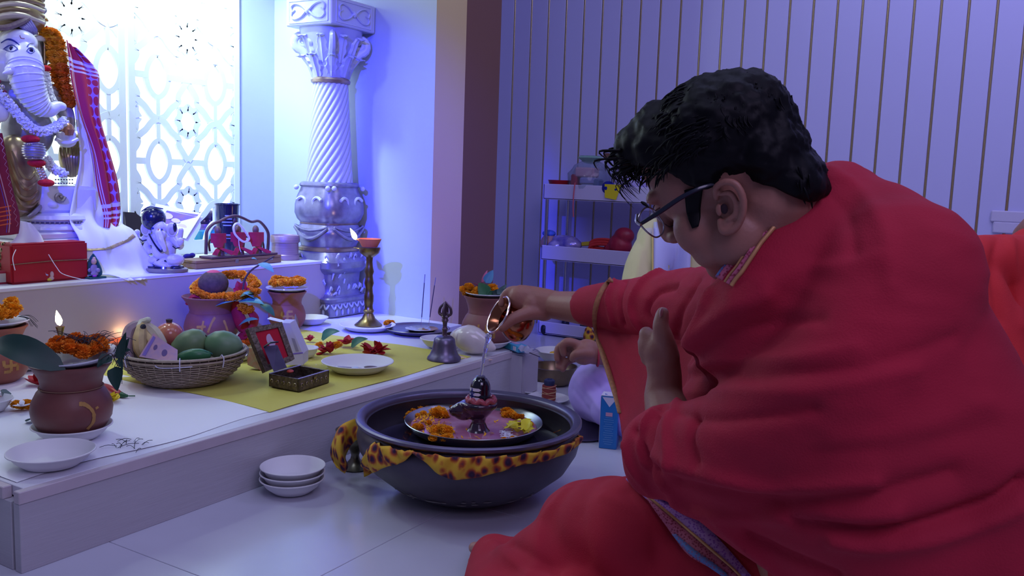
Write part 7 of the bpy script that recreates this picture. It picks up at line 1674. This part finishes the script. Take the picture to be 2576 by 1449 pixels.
def ribbon(P, Wd, up_=None, lift=.002):
    vs = []; n = len(P)
    for i in range(n):
        t_ = (P[min(i+1, n-1)]-P[max(i-1, 0)]).normalized(); s_ = t_.cross(_c).normalized(); w = lerpl(Wd, i/(n-1)); vs += [P[i]-s_*w-_c*lift, P[i]-_c*(lift+.0006), P[i]+s_*w-_c*lift]
    return G().add(vs, [(3*i+k, 3*i+k+1, 3*i+k+4, 3*i+k+3) for i in range(n-1) for k in (0, 1)])
def both(px, py, off=.002):
    d = ray(px, py).normalized(); hs = [b_.ray_cast(CAM, d) for b_ in (sbv, fbv)]; hs = [h for h in hs if h[0]]
    if not hs: return None
    h = min(hs, key=lambda h: h[3]); return h[0]-d*off
fbv = BVHTree.FromPolygons([v.co+man.location for v in fo.data.vertices], [tuple(p.vertices) for p in fo.data.polygons])
m_gb = mat('gold_woven_border', '#b07a52', .6, .15, var=.35, vscale=150)
def surf_ribbon(nm, pts, w, m, par, off=.003, k=8):
    P = [both(p.x, p.y, off) for p in catmull([(x, y, 0) for x, y in pts], k)]; P = [p for p in P if p is not None]
    if len(P) > 2: 
        o = part(nm, ribbon(P, w, lift=0), m, par, True, ang=0); md = o.modifiers.new('thickness', 'SOLIDIFY'); md.thickness = .0012; return o
surf_ribbon('gold_border', [(1540, 704), (1518, 730), (1502, 770), (1498, 810), (1506, 860), (1524, 920), (1545, 980), (1560, 1040)], [.008, .008, .008, .007, .006, .005], m_gb, shawl)
# patterned neck border: lilac outer band, red diamonds, gold line
def pat_mat(name, c1, c2, sc=260):
    m = mat(name, c1, .7); nt = m.node_tree; b = nt.nodes['Principled BSDF']; v = nt.nodes.new('ShaderNodeTexVoronoi'); v.inputs['Scale'].default_value = sc; tc = nt.nodes.new('ShaderNodeTexCoord'); nt.links.new(tc.outputs['Object'], v.inputs['Vector'])
    r = nt.nodes.new('ShaderNodeValToRGB'); r.color_ramp.elements[0].color = srgb(c2); r.color_ramp.elements[1].color = srgb(c1); r.color_ramp.elements[0].position = .3; r.color_ramp.elements[1].position = .5; nt.links.new(v.outputs['Distance'], r.inputs[0]); nt.links.new(r.outputs[0], b.inputs['Base Color']); return m
m_lil = pat_mat('border_lilac', '#b48ac8', '#8a4fb0'); m_dia = pat_mat('border_rose', '#b8607a', '#8a2f48'); m_blu = pat_mat('border_blue', '#5f7fb8', '#8a5f88')
m_gl = mat('border_gold', '#c09060', .5, .3)
EDG = []
for y in range(446, 700, 18):
    for x in range(1780, 2200, 3):
        d = ray(x, y).normalized(); h = sbv.ray_cast(CAM, d)
        if h[0] and (h[0]-CAM).dot(_c) < 1.21: EDG.append((x, y)); break
def sub_(dx, dy, a=0, b=15): return [(x+dx, y+dy) for x, y in EDG[a:b]]
surf_ribbon('border_band', sub_(6, 5), [.0045, .005, .005, .005], m_dia, shawl, .0035); surf_ribbon('border_gold', sub_(16, 11), [.0014], m_gl, shawl, .0045)
surf_ribbon('border_band', sub_(24, 16), [.003], m_dia, shawl, .0035); surf_ribbon('border_gold', sub_(32, 21), [.0022], m_gl, shawl, .0045)
surf_ribbon('lilac_band', sub_(20, 10, 0, 6), [.009, .008, .004], m_lil, shawl, .006); surf_ribbon('blue_band', sub_(2, 3, 10, 15), [.004, .006], m_blu, shawl, .006)
# dhoti over lap and knee
g = G()
chain([A(2350, 1720, 1.28), A(1900, 1500, 1.40), A(1640, 1420, 1.48), A(1500, 1400, 1.53)], [.16, .145, .122, .108], g, 24)
ell(A(1490, 1335, 1.55), (.10, .10, .088), g, 22, 14); ell(A(1600, 1335, 1.45), (.10, .10, .088), g, 22, 14); ell(A(1545, 1333, 1.50), (.102, .102, .090), g, 22, 14)
kf = onz(1400, 1470, .06); chain([A(1480, 1400, 1.55), kf, onz(1310, 1425, .05), onz(1242, 1405, .042)], [.09, .072, .055, .038], g, 18); ell(onz(1238, 1400, .035), (.03, .035, .036), g)
chain([onz(1420, 1560, .06), onz(1310, 1530, .05), onz(1240, 1500, .04)], [.08, .06, .046], g, 16); chain([onz(1244, 1400, .05), onz(1236, 1470, .05), onz(1236, 1560, .05)], [.045, .05, .055], g, 14); ell(onz(1330, 1470, .06), (.09, .09, .07), g); ell(onz(1400, 1440, .08), (.10, .10, .09), g)
dt = blend(g, .0058, 30, .6); dt.v = [(v[0], v[1], max(v[2], .003)) for v in dt.v]
dbv = bvt(dt)
dt = folds(dt, [([(1240, 1365), (1300, 1420), (1330, 1449)], .006, .010), ([(1290, 1370), (1340, 1400), (1420, 1449)], -.007, .011), ([(1420, 1240), (1360, 1320), (1350, 1420)], .006, .014), ([(1580, 1240), (1640, 1330), (1660, 1449)], -.006, .014), ([(1520, 1250), (1600, 1290), (1680, 1380)], .005, .012), ([(1460, 1300), (1480, 1400)], -.004, .02)], dbv)
dhoti_ = part('red_dhoti', noise_push(dt, .0012, 22), m_redc2, man, True, ang=0, label='coral red dhoti over the folded knee')
dbv = bvt(dt)
def dsurf(px, py, off): 
    d = ray(px, py).normalized(); h = dbv.ray_cast(CAM, d); return h[0]-d*off if h[0] else A(px, py, 1.3)
def sash_(nm, Lp, Rp, m, off):
    P = [dsurf(p.x, p.y, off) for p in catmull([(x, y, 0) for x, y in Lp], 7)]; Q = [dsurf(p.x, p.y, off) for p in catmull([(x, y, 0) for x, y in Rp], 7)]; n = min(len(P), len(Q))
    vs = P[:n]+Q[:n]; ob = part(nm, G().add(vs, [(i, i+1, n+i+1, n+i) for i in range(n-1)]), m, dhoti_, True, ang=0); md = ob.modifiers.new('thickness', 'SOLIDIFY'); md.thickness = .003; md.offset = 1
sash_('lilac_band', [(1575, 1207), (1630, 1260), (1700, 1320), (1780, 1390), (1850, 1449)], [(1600, 1210), (1680, 1262), (1760, 1310), (1830, 1380), (1890, 1449)], m_lil, .010)
sash_('rose_band', [(1626, 1255), (1680, 1330), (1730, 1395), (1790, 1430), (1830, 1449)], [(1632, 1250), (1710, 1320), (1780, 1380), (1830, 1420), (1858, 1449)], m_dia, .014)
sash_('blue_band', [(1690, 1345), (1730, 1390), (1780, 1425), (1815, 1449)], [(1700, 1345), (1750, 1385), (1800, 1420), (1835, 1449)], m_blu, .018)
sash_('gold_line', [(1628, 1252), (1712, 1322), (1782, 1382), (1832, 1424), (1858, 1449)], [(1632, 1250), (1718, 1320), (1790, 1380), (1840, 1424), (1866, 1449)], m_gl, .017)
sash_('pale_lining', [(1620, 1232), (1680, 1262), (1750, 1300), (1810, 1350)], [(1640, 1234), (1700, 1258), (1770, 1300), (1816, 1350)], mat('lining_lilac', '#b48ae8', .7), .019)

# --- small pot and the poured water
rc = A(1254, 792, dl-.012); ax = (-_r*.82+_u*.42).normalized()*.925-_c*.38; ax.normalize(); ul = dl/FPX
lo = thing('small_water_pot', 'small copper and steel water pot tilted in the hand of the pouring man', 'pot', rc)
part('body', lathe([(0, -.090), (.018, -.090), (.034, -.082), (.0435, -.064), (.044, -.050), (.038, -.036), (.031, -.024), (.030, -.018), (.036, -.008), (.046, -.001), (.047, .001), (.045, .0015), (.034, -.008), (.027, -.018), (.028, -.026), (.036, -.04), (.040, -.054), (.036, -.07), (0, -.084)], 40, rc, ax), mat('pot_copper', '#b07050', .18, 1, var=.25, vscale=25), lo, True)
x_, y_, z_ = basis(ax); part('rim', tube([rc+x_*(.047*math.cos(a))+y_*(.047*math.sin(a)) for a in [2*PI*i/48 for i in range(48)]], .0028, 8, closed=True), mat('rim_steel', '#d9c6cc', .15, 1), lo, True)
m_water = mat('water', '#dfe4ff', .03, trans=.9, ior=1.33, spec=.8, coat=.5)
lp_ = A(1231, 840, dl-.02); tp = LZ+lx+Vector((0, 0, zb_+75*uL)); P = catmull([lp_, lp_.lerp(tp, .25)+Vector((-.004, 0, -.004)), lp_.lerp(tp, .6)+Vector((-.002, 0, 0)), tp], 8)
g = G(); tube(P, [.0065, .0085, .0045, .0062, .004, .0048, .0036, .0034, .003], 10, g)
ell(tp+Vector((0, 0, -.001)), (.012, .012, .003), g, 12, 6)
solo('water_stream', g, m_water, 'thin stream of clear water falling onto the black lingam', 'water', lp_, world=True)

# --- second man behind: yellow kurta, white shawl, lilac dhoti
K2 = 1.19
def A2(x, y, d): return A(x, y, d*K2)
def chain2(p, r, g_=None, n=14): return chain(p, [q*K2 for q in r], g_, n)
def tube2(p, r, *a_, **k_): return tube(p, [q*K2 for q in r] if isinstance(r, list) else r*K2, *a_, **k_)
def ell2(c, r, *a_, **k_): return ell(c, tuple(q*K2 for q in r), *a_, **k_)
def fing2(p, r): return fing(p, [q*K2 for q in r], g)
SP = onz(1700, 1020, 0); p2_ = thing('person', 'man in yellow kurta and lilac white dhoti seated behind the red cloth', 'person', Vector((SP.x, SP.y, 0)))
g = G(); Ld2, M2, _a, _b, _e = headg(A2(1800, 400, 2.55), -_r*.9-_u*.3+_c*.1, _u, g, 1.1)
chain2([A2(1800, 430, 2.56), A2(1790, 540, 2.58)], [.058, .062], g); chain2([A2(1780, 620, 2.58), A2(1780, 900, 2.55)], [.13, .14], g, 18)
chain2([A2(1650, 650, 2.50), A2(1640, 820, 2.40)], [.052, .044], g); tube2([A2(1640, 830, 2.38), A2(1570, 880, 2.28), A2(1520, 892, 2.22)], [.042, .034, .028], 14, g, round_end=True)
d3 = 2.18
tube2([A2(1520, 892, 2.22), A2(1495, 888, d3+.01), A2(1475, 882, d3)], [.027, .029, .030], 14, g, round_end=True); ell2(A2(1470, 888, d3), (.036, .030, .030), g, 16, 10)
fing2([A2(1462, 872, d3-.008), A2(1432, 860, d3-.014), A2(1416, 868, d3-.012), A2(1418, 890, d3-.006)], [.0135, .0115, .0105, .0085])
fing2([A2(1460, 874, d3+.012), A2(1424, 866, d3+.016), A2(1404, 878, d3+.018), A2(1402, 904, d3+.016)], [.013, .0112, .010, .0082])
fing2([A2(1460, 886, d3+.024), A2(1426, 884, d3+.032), A2(1408, 900, d3+.032), A2(1404, 924, d3+.024)], [.0125, .0105, .0095, .0078])
fing2([A2(1464, 900, d3+.026), A2(1440, 904, d3+.034), A2(1424, 914, d3+.030), A2(1416, 930, d3+.022)], [.0115, .0095, .0088, .0072])
fing2([A2(1484, 890, d3-.022), A2(1462, 888, d3-.034), A2(1446, 892, d3-.036), A2(1440, 902, d3-.030)], [.0145, .012, .0108, .0088])
part('body', blend(g, .0042, 4), m_skin, p2_, True, ang=0)
part('hair', noise_push(blend(ell2(A2(1815, 365, 2.56), (.088, .10, .085), None, 20, 14), .008, 1), .003, 60), m_hair, p2_, True, ang=0)
g = G(); chain2([A2(1660, 600, 2.46), A2(1625, 680, 2.40), A2(1610, 800, 2.36)], [.055, .060, .062], g, 18); chain2([A2(1760, 580, 2.52), A2(1780, 900, 2.50)], [.12, .16], g, 20); chain2([A2(1650, 600, 2.47), A2(1760, 570, 2.55)], [.055, .07], g)
kt = blend(g, .007, 5); kb = bvt(kt)
kt = folds(kt, [([(1630, 580), (1610, 660), (1600, 720)], .008, .014), ([(1610, 610), (1640, 680), (1630, 740)], -.007, .014)], kb)
part('yellow_kurta', kt, mat('kurta_yellow', '#d8cf9a', .75, var=.1, vscale=9), p2_, True, ang=0)
kb = bvt(kt)
def kpt(px, py, off=.006): d = ray(px, py).normalized(); h = kb.ray_cast(CAM, d); return h[0]-d*off if h[0] else A2(px, py, 2.34)
o = part('white_stole', grid(lambda u, v: kpt(1645+95*u-6*v, 560+190*v, .010+.006*math.sin(u*9)), 12, 14), mat('stole_white', '#b9bdea', .7), p2_, True, ang=0); md = o.modifiers.new('thickness', 'SOLIDIFY'); md.thickness = .003
part('yellow_seam', tube([kpt(1642, 575+24*k, .016) for k in range(7)], .003, 6), mat('seam_yellow', '#c9b46a', .7), p2_, True)
g = G(); kn2 = onz(1540, 1010, .10)
ell2(A2(1530, 975, 2.30), (.11, .09, .085), g, 22, 14); chain2([A2(1510, 985, 2.28), A2(1600, 985, 2.38), A2(1740, 980, 2.52)], [.085, .10, .12], g, 20); ell2(A2(1555, 1030, 2.20), (.08, .07, .05), g, 18, 12); chain2([A2(1500, 1000, 2.26), A2(1600, 1060, 2.12)], [.06, .05], g)
kd = blend(g, .006, 6); kd.v = [(v[0], v[1], max(v[2], .003)) for v in kd.v]; kb2 = bvt(kd)
kd = folds(kd, [([(1450, 950), (1490, 1000), (1530, 1060)], .006, .010), ([(1470, 935), (1520, 990), (1560, 1050)], -.006, .010), ([(1500, 925), (1550, 970)], .006, .012), ([(1440, 980), (1480, 1030)], -.005, .010)], kb2)
part('lilac_dhoti', kd, mat('dhoti_lilac', '#b9a3ec', .75, var=.08, vscale=12), p2_, True, ang=0)
part('wrist_thread', tube2([A2(1503, 890, d3+.012)+_u*(.036*math.cos(a))+_c*(.036*math.sin(a)) for a in [2*PI*i/24 for i in range(24)]], .0028, 6, closed=True), mat('wrist_red', '#b03a4a', .8), p2_, True)
cu = onz(1500, 1075, .0); g = G()
for k in range(3): tube([onz(1440+30*k, 1040+14*k, .012), onz(1500+30*k, 1075+10*k, .012), onz(1560+20*k, 1085+8*k, .012)], [.010, .014, .010], 8, g)
solo('floor_mat', blend(box((0, 0, .006), (.42, .30, .010), .003), .004, 0), mat('mat_brown', '#5d5048', .9, var=.5, vscale=60), 'dark brown woven mat under the man in lilac dhoti', 'mat', onz(1570, 1052, 0)+Vector((.12, .0, .001)))

# --- third person at the right edge, orange red shawl
S3 = A(2700, 1100, 1.95); p3_ = thing('person', 'person wrapped in orange red cloth behind the man at the right edge', 'person', Vector((S3.x, S3.y, 0)))
g = G(); headg(A(2760, 380, 1.95), -_r*.9+_c*.2, _u, g); chain([A(2750, 420, 1.95), A(2720, 560, 1.95)], [.058, .065], g); chain([A(2700, 640, 1.95), A(2700, 1300, 1.9)], [.13, .16], g, 18)
part('body', blend(g, .006, 3), m_skin, p3_, True, ang=0)
part('hair', noise_push(blend(ell(A(2775, 340, 1.95), (.088, .10, .085), None, 20, 14), .008, 1), .003, 60), m_hair, p3_, True, ang=0)
g = G(); chain([A(2600, 690, 1.90), A(2480, 660, 1.80), A(2400, 680, 1.76)], [.085, .058, .05], g, 18); chain([A(2620, 680, 1.92), A(2680, 1000, 1.9), A(2680, 1500, 1.85)], [.10, .2, .26], g, 20); chain([A(2430, 680, 1.77), A(2470, 900, 1.75), A(2500, 1300, 1.7)], [.055, .09, .14], g, 18)
chain([A(2560, 760, 1.84), A(2580, 1000, 1.82), A(2600, 1300, 1.78)], [.09, .13, .17], g, 18); r3 = blend(g, .008, 6); r3b = bvt(r3)
r3 = folds(r3, [([(2520, 590), (2500, 680), (2510, 800)], -.012, .012), ([(2540, 600), (2550, 700), (2570, 820)], .010, .014), ([(2420, 630), (2480, 700), (2490, 780)], .006, .014)], r3b)
part('orange_red_shawl', r3, wave_cloth('orange_red_cotton', '#d83030', '#bf2432'), p3_, True, ang=0)
